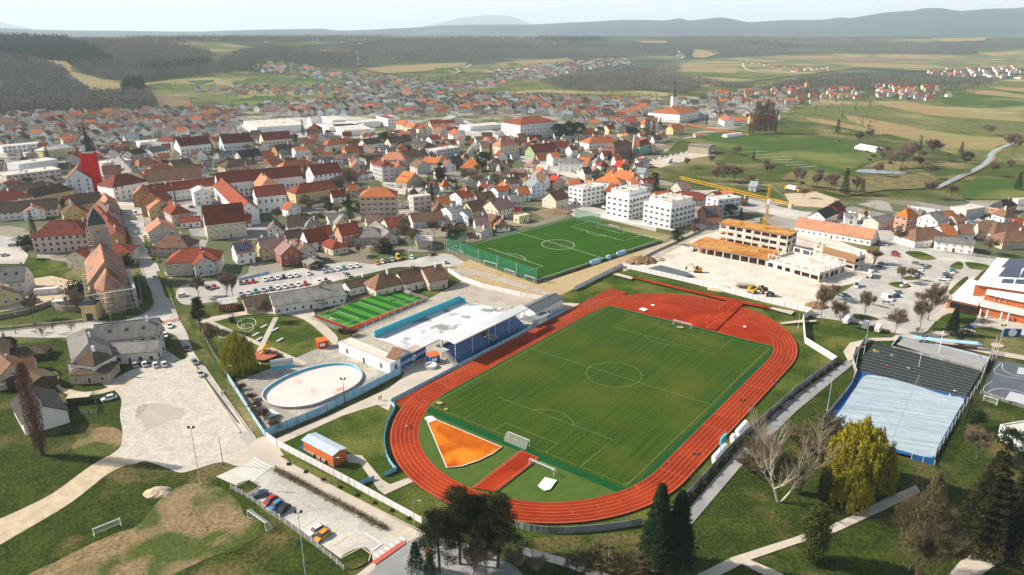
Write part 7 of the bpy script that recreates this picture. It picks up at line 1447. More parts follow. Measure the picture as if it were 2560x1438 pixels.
for px,q,c,l in [((650,1242),(628,1247),'navy','dark blue estate car, top one in the foreground bays'),((676,1258),(655,1272),'red','red hatchback in the foreground parking bays'),((690,1270),(670,1284),'blue','blue hatchback between the red and the black car in the foreground'),((708,1280),(690,1296),'black','black hatchback, fourth in the foreground parking bays'),((791,1332),(770,1345),'white','white estate car beside the orange car in the foreground'),((806,1345),(786,1362),'orange','orange hatchback, lowest car in the foreground bays'),((273,1000),(255,1005),'white','white estate car on the grass by the gravel lot'),((183,950),(182,960),'burgundy','brown car on the lawn track left of the timber porch house'),((488,909),(494,917),'grey','dark grey car at the road edge, upper of two'),((502,939),(508,946),'silver','silver hatchback at the road edge, lower of two'),((468,875),(470,885),'burgundy','dark red car parked on the road side by the grey annex'),((413,842),(417,850),'white','white car at the right end of the grey annex'),((425,818),(428,826),'white','white car above the grey annex end'),((458,742),(470,740),'white','white car turning at the crossing by the villa'),((389,695),(394,688),'white','white car driving on the curve below the church'),((366,630),(370,640),'white','white car parked beside the street hedge'),((346,585),(350,595),'green','dark green car driving down the town street'),((333,561),(336,570),'white','white taxi like car in the town street'),((323,543),(326,550),'yellow','yellow car near the square'),((320,535),(323,542),'white','white car near the square, beside the yellow one'),((30,615),(45,612),'white','white car in the yard at the left edge, right one'),((12,640),(25,637),'white','white car in the yard at the left edge, lower one'),((90,757),(75,765),'silver','silver car behind the long churchyard wall'),((60,728),(75,726),'red','dark red car below the white balcony house')]:car(px,q,c,l)
for k,(x,c) in enumerate(((338,'silver'),(362,'white'),(389,'white'),(411,'white'))):car((x,916+(k % 2)*-2),(x-6,904),c,['silver','white','second white','tall white'][k]+' car in the row in front of the grey annex'+(', rightmost' if k == 3 else ''))
car((340,537),(346,545),'white','white van on the town street near the square',True)
OR = ['first','second','third','fourth','fifth','sixth','seventh','eighth','ninth','tenth','eleventh','twelfth']
def row(pts,cols,text,d=(3,9),grp='parked cars'):
    for k,c in enumerate(cols):
        t = k/max(1,len(cols)-1);x,y = pts[0][0]+(pts[1][0]-pts[0][0])*t,pts[0][1]+(pts[1][1]-pts[0][1])*t
        if c:car((x,y),(x+d[0],y+d[1]),c,f'{c} car, {OR[k]} from the left {text}',group=grp,small=True)
Qg = lambda x,y:(480+x/3.994,560+y/3.994)
row((Qg(490,600),Qg(1040,525)),['olive','red','red',None,'white','silver','white','black','white','white'],'under the grass bank');row((Qg(490,712),Qg(790,658)),['silver','white','green','silver','grey'],'above the brown annex roof');row((Qg(860,650),Qg(1340,575)),['white','white','silver','white','red',None,'white','grey'],'behind the long restaurant roof');row((Qg(1325,485),Qg(1650,430)),['silver','silver','white','green','white','white'],'below the lawn with logs');row((Qg(1850,400),Qg(2000,370)),['orange','white','olive','silver'],'beside the yellow van')
for px,q,c,l in [(Qg(1165,505),Qg(1175,520),'white','white car alone under the bare hedge of the long car park'),(Qg(2195,345),Qg(2205,360),'white','white car right of the yellow van'),(Qg(2400,315),Qg(2385,320),'burgundy','dark red car at the far end of the long car park'),(Qg(2525,390),Qg(2515,380),'white','white car behind the brown tiled pavilion'),(Qg(170,655),Qg(185,660),'black','black car under the bare tree pair'),(Qg(225,640),Qg(235,650),'red','red car under the bare tree pair'),(Qg(1560,525),Qg(1570,530),'grey','grey car behind the ribbed roof'),(Qg(270,420),Qg(275,430),'olive','gold car in the drive of the cream villa')]:car(px,q,c,l)
T = car(Qg(2060,350),Qg(2075,370),'yellow','bright yellow delivery van on the long car park',True)
Qe = lambda x,y:(1920+x/3.994,560+y/3.994)
for x,y,c,l,dx in [(1270,325,'red','red car under the ivy clad tree, front one',20),(1270,300,'burgundy','dark car behind the red car at the site corner',20),(1120,440,'navy','dark blue car beside the tanker lorry',20),(1140,412,'black','black car behind the dark blue one near the tanker',20),(1480,408,'grey','dark grey car at the upper island',20),(1560,445,'silver','silver car at the upper island',-20),(1500,465,'white','white car in front of the silver car at the upper island',20),(1500,505,'black','black car at the middle island',20),(1470,530,'silver','silver estate car at the middle island',-20),(1840,480,'green','green car in the right row near the hall',20),(1810,495,'white','white car behind the green car',20),(1790,515,'grey','grey car, third in the right row near the hall',20),(1785,540,'black','black car, fourth in the right row near the hall',20),(1760,560,'white','white car, fifth in the right row near the hall',20),(1745,590,'silver','silver car, last in the right row near the hall',20),(1355,625,'white','white car on the lens shaped island',-20),(1285,695,'silver','silver car, top of the middle group',-20),(1270,735,'navy','dark car in the middle group beside the pickup',-20),(1185,805,'silver','silver car, lowest of the middle group',20),(740,745,'silver','silver car at the site fence, front one',20),(770,728,'navy','dark blue car at the site fence behind the silver one',20),(1155,215,'silver','silver car under the ivy clad tree at the junction',20)]:car(Qe(x,y),Qe(x+dx,y+4),c,l,small=True)
car(Qe(880,630),Qe(878,655),'white','white van driving along the site side of the big car park',True);T = car(Qe(1190,760),Qe(1225,772),'white','white pickup truck with open load bed in the middle group',True,'pickup_truck')
for k,(x,y) in enumerate(((785,985),(970,1035),(1095,1070))):
    T = thing('caravan',['white covered caravan, left of three at the car park edge','white covered caravan with grey windows, middle of three','white covered caravan, right of three at the car park edge'][k],'caravan',G(*Qe(x,y)),.95,'covered caravans');b = MB();loft(b,[(-2.6,.8,.5,2.2,.6),(-2.2,1.05,.45,2.6,.9),(1.9,1.05,.45,2.6,.9),(2.6,.8,.5,1.7,.6)]);b.build('body',mConcW,T)
    for y_ in (-.9,.9):link('wheel',CARP[3],T,(0,y_,.33))
    g = MB();[g.box((0,s*1.0,1.5),(1.8,.1,.5)) for s in (-1,1)];g.build('windows',mGl,T)
def wheels(T,L_,r,m=None,w_=.9):
    wm = MB();wm.tube((0,-.25,0),(0,.25,0),r,n=14);wm.tube((0,.251,0),(0,.28,0),r*.5,n=8,mi=1);wm.tube((0,-.28,0),(0,-.251,0),r*.5,n=8,mi=1);me = wm.mesh('wheel',[mTyre,m or mRim]);[link('wheel',me,T,(x,s*w_,r)) for x in L_ for s in (-1,1)]
def machine(px,rz,lb,name,cat):return thing(name,lb,cat,G(*px),rz)
q4 = lambda x,y:(1500+x/3.994,460+y/3.994)
T = machine(q4(1450,1045),-.3,'grey slurry tanker trailer on the white site ground','tanker_trailer','trailer');b = MB();b.tube((-3.6,0,2),(3.6,0,2),1.15,n=14);b.build('tank',mPave,T);wheels(T,(-2.2,-.6,1.),.6);b = MB();b.box((0,0,.8),(8.4,.9,.3));b.build('frame',mDarkMet,T)
def tractor(px,rz,lb):T = machine(px,rz,lb,'tractor','tractor');b = MB();loft(b,[(-1.4,.5,.9,1.5,.45),(.2,.5,.9,1.75,.45),(2.2,.42,.9,1.5,.36)]);b.build('body',PAINT['green'],T);c = MB();c.box((-.7,0,1.5),(1.6,1.6,1.3));c.build('cab',mGl,T);c = MB();c.box((-.7,0,2.8),(1.8,1.8,.15));c.build('cab_roof',PAINT['white'],T);wheels(T,(-1.,),.95,PAINT['red'],1.05);wheels(T,(1.6,),.65,PAINT['red'],.95)
tractor(q4(1620,1065),.2,'green tractor with red wheels coupled behind the slurry tanker');tractor(q4(1700,1120),1.,'second green tractor turned towards the white fence')
def digger(px,rz,lb,wheel=False):
    T = machine(px,rz,lb,'backhoe' if wheel else 'excavator','digger');b = MB();b.box((0,0,.9),(3.2,2.4,1.));b.box((-1.1,0,1.9),(1.2,2.2,.7));b.build('body',mYel,T);c = MB();c.box((.7,.6,1.9),(1.5,1.1,1.4));c.build('cab',mGl,T);a = MB();a.tube((1.4,-.3,1.8),(3.6,-.3,4.4),.28,.24,6);a.tube((3.6,-.3,4.4),(5.6,-.3,2.6),.22,.18,6);a.build('arm',mYel,T);k = MB();k.hexa([(5.2,-.8,1.3),(6.1,-.8,1.3),(6.1,.3,1.3),(5.2,.3,1.3),(5.3,-.8,2.6),(5.8,-.8,2.6),(5.8,.3,2.6),(5.3,.3,2.6)]);k.build('bucket',mDarkMet,T)
    if wheel:wheels(T,(-1.2,1.3),.65)
    else:k = MB();[k.box((0,s*1.05,0),(3.8,.55,.85)) for s in (-1,1)];k.build('track',mTyre,T)
digger(q4(980,885),math.pi-.15,'yellow crawler excavator beside the open pit');digger(q4(1515,1090),-.9,'yellow backhoe loader between tanker and fence',True);digger((1998,482),.2,'orange loader in the scrap yard behind the crane',True)
def lorry(px,px2,lb,mc,mb_):p,q = G(*px),G(*px2);T = thing('lorry',lb,'lorry',p,math.atan2(q.y-p.y,q.x-p.x));c = MB();loft(c,[(2.2,1.2,.6,3.,1.1),(3.6,1.2,.6,3.,1.1),(4.,1.15,.6,1.9,1.05)]);c.build('cab',mc,T);b = MB();b.box((-1.6,0,1.1),(7.,2.4,2.6));b.build('cargo_box',mb_,T);wheels(T,(-4,-2.6,3.),.5,None,1.05);return T
lorry((1777,383),(1771,386),'blue lorry with pale trailer beside the storage hangar',PAINT['blue'],mConcW);lorry((1672,408),(1655,414),'white box lorry parked on the hangar yard',PAINT['white'],mConcW);lorry((1975,476),(1955,472),'white and yellow lorry in the scrap yard behind the crane',PAINT['yellow'],mConcW)
T = thing('tanker_lorry','white tanker lorry on the big car park','lorry',G(*Qe(1015,530)),1.05);b = MB();b.tube((-3.5,0,2.1),(1.4,0,2.1),1.15,n=14);b.build('tank',mConcW,T);c = MB();loft(c,[(1.8,1.2,.6,2.8,1.1),(3.4,1.2,.6,2.8,1.1),(3.7,1.1,.6,1.8,1.)]);c.build('cab',PAINT['white'],T);wheels(T,(-2.8,-1.6,2.6),.5,None,1.)
row(((1610,404),(1718,382)),['silver','silver','grey','white','silver','white','silver','white','white'],'on the hangar yard',(6,3));row(((968,465),(1000,470)),['white','white','silver','white','white','silver'],'in the restaurant car park',(2,5));row(((620,300),(730,296)),['white','silver','grey','white','red','silver','white'],'in front of the supermarket',(2,5));row(((1145,322),(1200,330)),['white','silver','white','grey','white','silver'],'on the school car park',(2,5));row(((1510,520),(1600,548)),['white','navy','grey',None,'white'],'in the lane of the white flats',(8,2));row(((1625,565),(1660,568)),['white','red'],'below the third white flats',(8,1));row(((1752,562),(1790,555)),['white','silver','silver','grey','navy'],'in the yard beside the pink twin house',(4,5));row(((640,515),(480,520)),[None,None,'navy'],'in the yard above the inn',(9,1));row(((2425,555),(2520,545)),['blue','silver','white',None,'white'],'at the grey industrial hall',(7,2))
# ------------------------------------------------ people: one continuous skinned body each
mSkin = mat('skin',(.50,.30,.22),(.44,.26,.19),2,.6)
def person(px,rz,label,top,legs,stride=.25,arm=.15,hold=None):
    T = thing('person',label,'person',G(*px,.12),rz,'people outdoors');T.location.z = .1
    J = [((0,0,.95),.13),((0,0,1.2),.12),((0,0,1.42),.14),((0,0,1.53),.055),((.02,0,1.66),.10),((.03,0,1.76),.07),((0,.17,1.42),.06),((-arm*.5,.24,1.14),.045),((arm,.25,.90),.035),((0,-.17,1.42),.06),((arm*.5,-.24,1.14),.045),((-arm*.4,-.25,.88),.035),((0,.09,.9),.10),((stride*.5,.1,.5),.07),((stride*.6,.1,.08),.045),((stride*.6+.14,.1,.03),.04),((0,-.09,.9),.10),((-stride*.3,-.1,.5),.07),((-stride,-.1,.1),.045),((-stride+.14,-.1,.03),.04)]
    E = [(0,1),(1,2),(2,3),(3,4),(4,5),(2,6),(6,7),(7,8),(2,9),(9,10),(10,11),(0,12),(12,13),(13,14),(14,15),(0,16),(16,17),(17,18),(18,19)]
    me = bpy.data.meshes.new('body');me.from_pydata([j[0] for j in J],E,[]);o = link('body',me);me.materials.append(top)
    m = o.modifiers.new('skin','SKIN');sv = me.skin_vertices[0].data if me.skin_vertices else None
    if sv is None:
        bm = bmesh.new();bm.from_mesh(me);bm.verts.layers.skin.verify();bm.to_mesh(me);bm.free();sv = me.skin_vertices[0].data
    for k,(c,r) in enumerate(J):sv[k].radius = (r,r)
    sv[0].use_root = True;s = o.modifiers.new('sub','SUBSURF');s.levels = s.render_levels = 1;dg = bpy.context.evaluated_depsgraph_get();m2 = bpy.data.meshes.new_from_object(o.evaluated_get(dg));bpy.data.objects.remove(o);m2.name = 'body';m2.materials.clear();[m2.materials.append(q) for q in (top,legs,mSkin)]
    for p in m2.polygons:z = p.center.z;p.material_index = 2 if z > 1.52 else (1 if z < .93 and abs(p.center.y) < .2 else 0)
    link('body',m2,T);h = MB();h.lathe([(.085,1.70),(.115,1.74),(.105,1.82),(.05,1.87)],10,(.0,0,0));h.build('hair',mDk,T)
    if hold:b = MB();b.box((.45,0,.35),(.7,.4,.5));b.build('pushchair',mDarkMet,T)
cW,cD,cN,cR = PAINT['white'],PAINT['black'],PAINT['navy'],PAINT['burgundy']
for px,rz,lb,a,b_ in (((556,991),-1.2,'person in dark clothes, left of three walkers on the road',cD,cD),((560,987),-1.2,'person in a white top, middle of three walkers on the road',cW,cN),((565,989),-1.2,'person in dark top, right of three walkers on the road',cN,cD),((948,1002),2.4,'person in black walking on the stadium apron, left of a pair',cD,cD),((953,1000),2.4,'person with reddish jacket on the stadium apron, right of a pair',cR,cD),((1017,1074),1.3,'runner in a white shirt on the left bend of the track',cW,cD),((1026,1073),1.3,'runner in dark clothes on the left bend of the track',cD,cD),((1828,1097),2.,'person in blue beside the nearest dugout',PAINT['blue'],cN),((809,1208),-.6,'person in dark clothes on the pavement below the white fence',cD,cD),((2404,675),.5,'person in dark clothes crossing to the sports hall',cD,cD),((2373,996),1.,'worker in white at the far edge of the membrane',cW,cD),((2411,1003),1.,'worker with red jacket at the right end of the membrane',PAINT['red'],cD),((430,712),1.,'person walking beside the planted verge of the street',cD,cN),((362,566),1.,'person on the pavement of the town street',cD,cD)):person(px,rz,lb,a,b_,.3,.15)
# ------------------------------------------------ trees
mTwig = mat('twigs brown',(.24,.175,.115),(.15,.108,.072),.4,.95,.05,rnd=.15);mTwigW = mat('pale bark',(.62,.56,.47),(.42,.36,.28),.5,.9,.1);mTrunk = mat('trunk bark',(.115,.085,.062),(.07,.052,.04),1.2,.95,.05)
mTwigG = mat('twigs greyish',(.27,.205,.13),(.17,.128,.08),.4,.95,.05,rnd=.15);mTwigR = mat('twigs reddish',(.17,.085,.045),(.11,.058,.032),.4,.95,.05,rnd=.1)
mNeed = mat('spruce needles',(.022,.040,.016),(.010,.021,.010),.5,.9,.05,rnd=.15);mPine = mat('black pine needles',(.040,.046,.015),(.016,.021,.008),.45,.9,.05,col3=(.075,.06,.02),scale3=.25,c3=(.55,.75));mEver = mat('evergreen leaves',(.035,.055,.018),(.016,.028,.010),.5,.9,.05,rnd=.2)
mWil = mat('willow catkin leaves',(.40,.34,.020),(.22,.195,.016),.5,.9,.1,rnd=.1);mBush = mat('bush twigs olive',(.15,.12,.055),(.08,.068,.034),.5,.95,.05,rnd=.2);mThuja = mat('thuja green',(.075,.085,.02),(.035,.045,.012),.5,.9,.05)
mTrunkG = mat('grey branches',(.17,.135,.105),(.11,.088,.068),1.2,.95,.05);mReed = mat('dry reeds',(.36,.22,.10),(.24,.14,.06),1,.95)
def twig_tree(seed,h=10.,spread=.55,levels=4,trunk=.22,nb=(3,5),up=.55,fine=9,tl=1.3,first=.25,leafw=.045,multi=1,lean=0.):
    """branch skeleton -> (trunk MB of tubes, fine twig triangles)"""
    r = random.Random(seed);tr = MB();tw = []
    def twigs(p,d,n,L_):
        for _ in range(n):
            q = (d+Vector((r.gauss(0,.6),r.gauss(0,.6),r.gauss(.15,.45)))).normalized();e = p+q*L_*r.uniform(.5,1.2);s = q.cross(Vector((r.gauss(0,1),r.gauss(0,1),r.gauss(0,1)))).normalized()*leafw
            tw.append((p-s,p+s,e))
    def grow(p,d,L_,rad,lv):
        n = 3 if lv else 2;q = p;dd = d
        for i in range(n):
            dd = (dd+Vector((r.gauss(0,.12),r.gauss(0,.12),.05))).normalized();e = q+dd*L_/n;r1 = rad*(1-.16*(i+1))
            tr.tube(q,e,rad*(1-.16*i),r1,5 if lv >= levels-1 else 3,cap=False)
            if lv < levels and lv > 0:
                for _ in range(r.randint(*nb) if i else r.randint(0,1)):
                    a = r.uniform(0,6.283);side = Vector((math.cos(a),math.sin(a),0));nd = (dd*(1-spread)+side*spread+Vector((0,0,up*.3))).normalized();grow(e,nd,L_*r.uniform(.5,.75),r1*.55,lv-1)
            if lv <= 1:twigs(e,dd,fine,tl)
            q = e
        if lv == levels:
            for _ in range(r.randint(3,4)):
                a = r.uniform(0,6.283);nd = (dd*.75+Vector((math.cos(a),math.sin(a),0))*spread*.75).normalized();grow(q,nd,L_*r.uniform(.75,1.0),rad*.5,lv-1)
            a0 = r.uniform(0,6.28)
            for k in range(3):
                a = a0+k*2.1;t = r.uniform(.6,.95);nd = (Vector((0,0,1))*.55+Vector((math.cos(a),math.sin(a),0))*spread*1.3).normalized();grow(p+(q-p)*t,nd,L_*.9,rad*.4,lv-1)
    for k in range(multi):
        a = 6.28*k/multi+.4;grow(Vector((0,0,-.2)),Vector((math.cos(a)*lean,math.sin(a)*lean,1)).normalized(),h*.36,trunk,levels)
    zmax = max(t[2].z for t in tw);s = h/zmax
    V = np.array([[tuple(a) for a in t] for t in tw])*s;tr.v = [(a*s,b*s,c*s) for a,b,c in tr.v]
    return tr,V
def tree_meshes(name,tr,V,mt,mc):
    return tr.mesh('trunk',mt),np_mesh('crown',V.reshape(-1,3),np.arange(V.shape[0]*3).reshape(-1,3),mc)
def leafcloud(seed,n,fn,size,flat=1.):
    """n leaf sized faces; fn(rng) -> positions"""
    g = np.random.default_rng(seed);P = fn(g,n);o = g.normal(size=(len(P),3,3))*size;o[:,:,2] *= flat;return P[:,None,:]+o
def conifer(g,n,tiers=16,r0=.26,drop=.1,low=.06):
    """tiers of drooping branches, unit height"""
    t = g.integers(0,tiers,n)/tiers;z0 = low+(1-low)*t;R_ = r0*(1-t)**.85+.012;a = g.random(n)*6.283;lobes = 1-.28*np.abs(np.sin(a*3.5+t*40));rr = R_*lobes*np.sqrt(g.random(n)*.9+.1)
    return np.stack([rr*np.cos(a),rr*np.sin(a),z0+.045-rr*drop*3*.35+g.normal(size=n)*.008],-1)
def clumps(g,n,k,ell,zc,cs):
    c = g.normal(size=(k,3));c /= np.linalg.norm(c,axis=1)[:,None];c *= (g.random((k,1))**.4);c = c*np.array(ell)+np.array([0,0,zc]);i = g.integers(0,k,n);return c[i]+g.normal(size=(n,3))*cs*np.array([1,1,.6])
def willow(g,n):
    """arched limbs with hanging strands"""
    k = 150;a = g.random(k)*6.283;R_ = .5*np.sqrt(g.random(k));top = .93-.45*(R_/.5)**2+g.normal(size=k)*.05;i = g.integers(0,k,n);ln = (.30+.28*g.random(k))[i]*g.random(n)
    x = R_[i]*np.cos(a[i])+g.normal(size=n)*.02;y = R_[i]*np.sin(a[i])+g.normal(size=n)*.02;return np.stack([x*(1+ln*.25),y*(1+ln*.25),np.maximum(.06,top[i]-ln)],-1)
def poplar(g,n):
    z = .08+.92*g.random(n)**.9;R_ = .085*np.sqrt(np.clip(1-((z-.5)/.55)**2,.02,1));a = g.random(n)*6.283;rr = R_*np.sqrt(g.random(n));return np.stack([rr*np.cos(a),rr*np.sin(a),z],-1)
def stem(h,r):m = MB();m.tube((0,0,-.3),(0,0,h*.5),r,r*.7,7);m.tube((0,0,h*.5),(0,0,h*.93),r*.7,r*.12,5);return m.mesh('trunk',mTrunk)
def cloud_crown(V,m):return np_mesh('crown',V.reshape(-1,3),np.arange(V.shape[0]*3).reshape(-1,3),m)
PT = {}
def proto(key,trunk,crown):PT[key] = (trunk,crown)
for i in range(4):
    tr,V = twig_tree(30+i,10,.36+.05*i,4,.17,(2,3),1.5,6,.9,leafw=.024);proto(f'bare{i}',*tree_meshes('t',tr,V,mTrunkG,mTwig if i % 2 else mTwigG))
tr,V = twig_tree(51,10,.42,3,.13,(2,3),1.3,5,1.1,leafw=.022);proto('small',*tree_meshes('t',tr,V,mTrunk,mTwig))
tr,V = twig_tree(52,5,.6,2,.09,(2,3),.5,9,.8,multi=4,lean=.5);proto('shrub',*tree_meshes('t',tr,V,mTrunk,mBush))
tr,V = twig_tree(53,5,.6,2,.09,(2,3),.5,9,.8,multi=4,lean=.5);proto('shrubr',*tree_meshes('t',tr,V,mTrunk,mTwigR))
for i in range(2):V = leafcloud(60+i,2600,lambda g,n:conifer(g,n,15,.2+.03*i)*np.array([10,10,10]),.16,.5);proto(f'spruce{i}',stem(10,.16),cloud_crown(V,mNeed))
V = leafcloud(64,2600,lambda g,n:clumps(g,n,26,(3.4,3.4,3.2),5.6,.8),.22);proto('round',stem(6,.2),cloud_crown(V,mEver))
V = leafcloud(65,1400,lambda g,n:clumps(g,n,22,(.9,.9,4.4),5,.38),.16);proto('cypress',stem(6,.14),cloud_crown(V,mNeed))
V = leafcloud(66,800,lambda g,n:clumps(g,n,16,(1.3,1.3,.8),1.0,.35),.14);V[:,:,2] = np.maximum(V[:,:,2],.02);proto('bush',stem(1.2,.06),cloud_crown(V,mEver));proto('bushb',stem(1.2,.06),cloud_crown(V.copy(),mBush))
TREES = []
GROUPS = {'bare_tree':'leafless trees','spruce':'spruces','evergreen_tree':'round evergreens','cypress':'columnar evergreens','shrub':'leafless shrubs','bush':'bushes','willow':'weeping willows','poplar':'poplars'}
def tree(name,key,at,h,label,cat='tree',wf=1.,rz=None,z=None,group=None,world=False):
    p = Vector((at[0],at[1],0)) if world else GT(*at)
    T = thing(name,label,cat,(p.x,p.y,p.z if z is None else z),random.uniform(0,6.28) if rz is None else rz,group or GROUPS.get(name));tm,cm = PT[key]
    s = h/PH[key];T.scale = (s*wf,s*wf,s);link('trunk',tm,T);link('crown',cm,T);TREES.append((p.x,p.y));return T
PH = {k:(10 if k[:4] in ('bare','smal','spru','cypr','roun') else 5 if 'shrub' in k else 2.) for k in PT};PH['round'] = 9.
random.seed(9)
# --- big foreground trees
V = leafcloud(70,30000,willow,.0088,2.8);proto('willow',None,cloud_crown(V,mWil));m = MB();m.tube((0,0,-.02),(.02,0,.45),.035,.022,7); 
for k in range(7):m.tube((.02,0,.42),(.3*math.cos(k*.9),.3*math.sin(k*.9),.78),.014,.004,4)
PT['willow'] = (m.mesh('trunk',mTrunk),PT['willow'][1]);PH['willow'] = 1.
tree('willow','willow',(598,927),14.5,'yellow green weeping willow beside the playground on the left',wf=.72);tree('willow','willow',(2140,1215),19,'tall yellow weeping willow in front of the white covered court',wf=.78);tree('willow','willow',(2125,1262),10.5,'small low yellow weeping willow below the tall one',wf=.8)
def black_pine(seed,h,R_):
    g = random.Random(seed);m = MB();m.tube((0,0,-.3),(.2,.1,h*.55),.38,.26,8);m.tube((.2,.1,h*.55),(0,.2,h*.94),.26,.06,6);cs = []
    for k in range(48):
        z = h*(.34+.62*(k/48));a = k*2.4+g.uniform(-.4,.4);L_ = R_*(1.05-.72*((z/h-.34)/.64)**1.3)*g.uniform(.6,1.1);d = Vector((math.cos(a),math.sin(a),g.uniform(-.05,.28)));b = Vector((.1,.1,z));e = b+d*L_;m.tube(b,e,.09,.03,4)
        for t in (.5,.75,.95,1.05):cs.append(b+d*L_*t+Vector((g.uniform(-.4,.4),g.uniform(-.4,.4),.25)))
    rg = np.random.default_rng(seed);C = np.array([tuple(c) for c in cs]);i = rg.integers(0,len(C),19000);P = C[i]+rg.normal(size=(19000,3))*np.array([.6,.6,.34]);V = P[:,None,:]+rg.normal(size=(19000,3,3))*.115
    return m.mesh('trunk',mTrunk),cloud_crown(V,mPine)
PT['pineA'] = black_pine(1,20,4.6);PT['pineB'] = black_pine(2,18,4.4);PT['pineC'] = black_pine(3,15,5.2);PH.update(pineA=20,pineB=18,pineC=15)
tree('black_pine','pineA',(1150,1412),19.5,'tallest dark pine of the clump at the bottom centre',group='black pines');tree('black_pine','pineB',(1245,1420),18,'dark pine right in the clump at the bottom centre',group='black pines');tree('black_pine','pineC',(1100,1432),15.5,'lower dark pine left in the clump at the bottom centre',group='black pines',wf=.85);tree('black_pine','pineC',(1200,1398),16,'dark pine hidden behind the two tallest at the bottom centre',group='black pines')
tree('black_pine','pineB',(502,830),14,'single black pine at the street corner by the church',group='black pines',wf=.9)
V = leafcloud(81,15000,lambda g,n:conifer(g,n,22,.19)*np.array([20,20,20]),.17,.5);PT['spruceL'] = (stem(20,.32),cloud_crown(V,mNeed));PH['spruceL'] = 20
V = leafcloud(82,24000,lambda g,n:clumps(g,n,90,(2.2,2.2,7.8),8.4,.75),.17);PT['thuja'] = (stem(14,.3),cloud_crown(V,mThuja));PH['thuja'] = 17
V = leafcloud(83,36000,lambda g,n:conifer(g,n,13,.33,.16,.03)*np.array([20,20,20]),.2,.7);PT['yew'] = (stem(17,.5),cloud_crown(V,mat('dark park conifer',(.033,.04,.014),(.014,.02,.008),.35,.9,.05,col3=(.08,.055,.018),scale3=.2,c3=(.52,.72))));PH['yew'] = 20
tree('spruce','spruceL',(1640,1415),20,'tall dark spruce at the bottom beside the park footpath',wf=1.35,group='foreground conifers');tree('spruce','spruceL',(1690,1416),18.5,'dark spruce standing right against the tall one at the bottom',wf=1.4,group='foreground conifers')
tree('thuja','thuja',(2030,1405),15.5,'olive green columnar thuja between the two park paths',group='foreground conifers',wf=1.);tree('thuja','thuja',(2055,1260),11,'dark thuja behind the white barked plane tree',group='foreground conifers',wf=.8);tree('thuja','thuja',(1990,1235),9,'smaller dark thuja among the bare branches',group='foreground conifers',wf=.8)
tree('park_conifer','yew',(2450,1365),24,'huge dark conifer at the lower right',group='foreground conifers');tree('park_conifer','yew',(2565,1340),25,'huge dark conifer cut by the right edge',group='foreground conifers',wf=1.);tree('park_conifer','yew',(2600,1430),20,'dark conifer at the lower right corner',group='foreground conifers',wf=.9)
tr,V = twig_tree(91,19,.24,4,.26,(3,4),1.6,8,1.1,leafw=.026,multi=3,lean=.1);V2 = leafcloud(97,15000,lambda g,n:conifer(g,n,60,.27,-.08,.16)*np.array([19,19,19]),.045,6.);V2 = np.concatenate([V*np.array([1.,1.,.8]),V2]);PT['ivy'] = tree_meshes('t',tr,V2,mTrunk,mBush);PH['ivy'] = 19
tree('bare_tree','ivy',(2290,1452),25,'tall olive brown leafless tree with a pointed top at the lower right',wf=1.0); 
V = leafcloud(92,1600,lambda g,n:clumps(g,n,20,(.7,.7,3),14.5,.4),.14)
# plane tree with white bark: hand laid limbs
def plane_tree():
    g = random.Random(5);m = MB();tw = []
    def limb(p,d,L_,r,lv):
        q = p;n = 4
        for i in range(n):
            d = (d+Vector((g.gauss(0,.16),g.gauss(0,.16),.13))).normalized();e = q+d*L_/n;m.tube(q,e,r*(1-.17*i),r*(1-.17*(i+1)),6,cap=False)
            if lv:
                for _ in range(2 if lv > 1 else 3):a = g.uniform(0,6.28);limb(e,(d*.6+Vector((math.cos(a),math.sin(a),.45))*.7).normalized(),L_*g.uniform(.38,.58),r*.45*(1-.1*i),lv-1)
            else:
                for _ in range(9):u = (d+Vector((g.gauss(0,.7),g.gauss(0,.7),g.gauss(0,.5)))).normalized();s = u.cross(Vector((g.gauss(0,1),1,g.gauss(0,1)))).normalized()*.022;tw.append((e-s,e+s,e+u*g.uniform(.6,1.4)))
            q = e
    limb(Vector((0,0,-.2)),Vector((-.22,.1,1)),15,.25,2);limb(Vector((.5,0,-.2)),Vector((.62,.1,.95)),12,.20,2);limb(Vector((-1,.4,5)),Vector((-.6,.2,.9)),7,.11,2)
    return m.mesh('trunk',mTwigW),cloud_crown(np.array([[tuple(a) for a in t] for t in tw]),mTwigG)
PT['plane'] = plane_tree();PH['plane'] = 15
tree('plane_tree','plane',(1945,1255),18,'white barked leafless plane tree with wide limbs beside the park path',rz=0.,group='leafless trees')
# poplar on the left
V = leafcloud(95,7000,lambda g,n:poplar(g,n)*np.array([22,22,27]),.075,3.6);m = MB();m.tube((0,0,-.3),(0,0,24),.55,.1,8)
rr = random.Random(8)
for k in range(90):z = rr.uniform(.8,21);a = rr.uniform(0,6.28);b = Vector((0,0,z));m.tube(b,b+Vector((math.cos(a)*1.5,math.sin(a)*1.5,rr.uniform(3,5))),.09,.02,3,cap=False)
PT['poplar'] = (m.mesh('trunk',mTrunk),cloud_crown(V,mTwigR));PH['poplar'] = 27
tree('poplar','poplar',(107,1138),27,'tall slim leafless poplar on the meadow at the left',wf=1.15)
V = leafcloud(96,7000,lambda g,n:poplar(g,n)*np.array([24,24,27]),.065,3.5);PT['poplarF'] = (PT['poplar'][0],cloud_crown(V,mTwigR));PH['poplarF'] = 27
for k in range(11):tree('poplar','poplarF',(1873+6.5*k,336+random.uniform(-4,6)),random.uniform(32,39) if 1 < k < 9 else 25,['first','second','third','fourth','fifth','sixth','seventh','eighth','ninth','tenth','eleventh'][k]+' leafless poplar from the left in the row below the monastery',wf=.9)
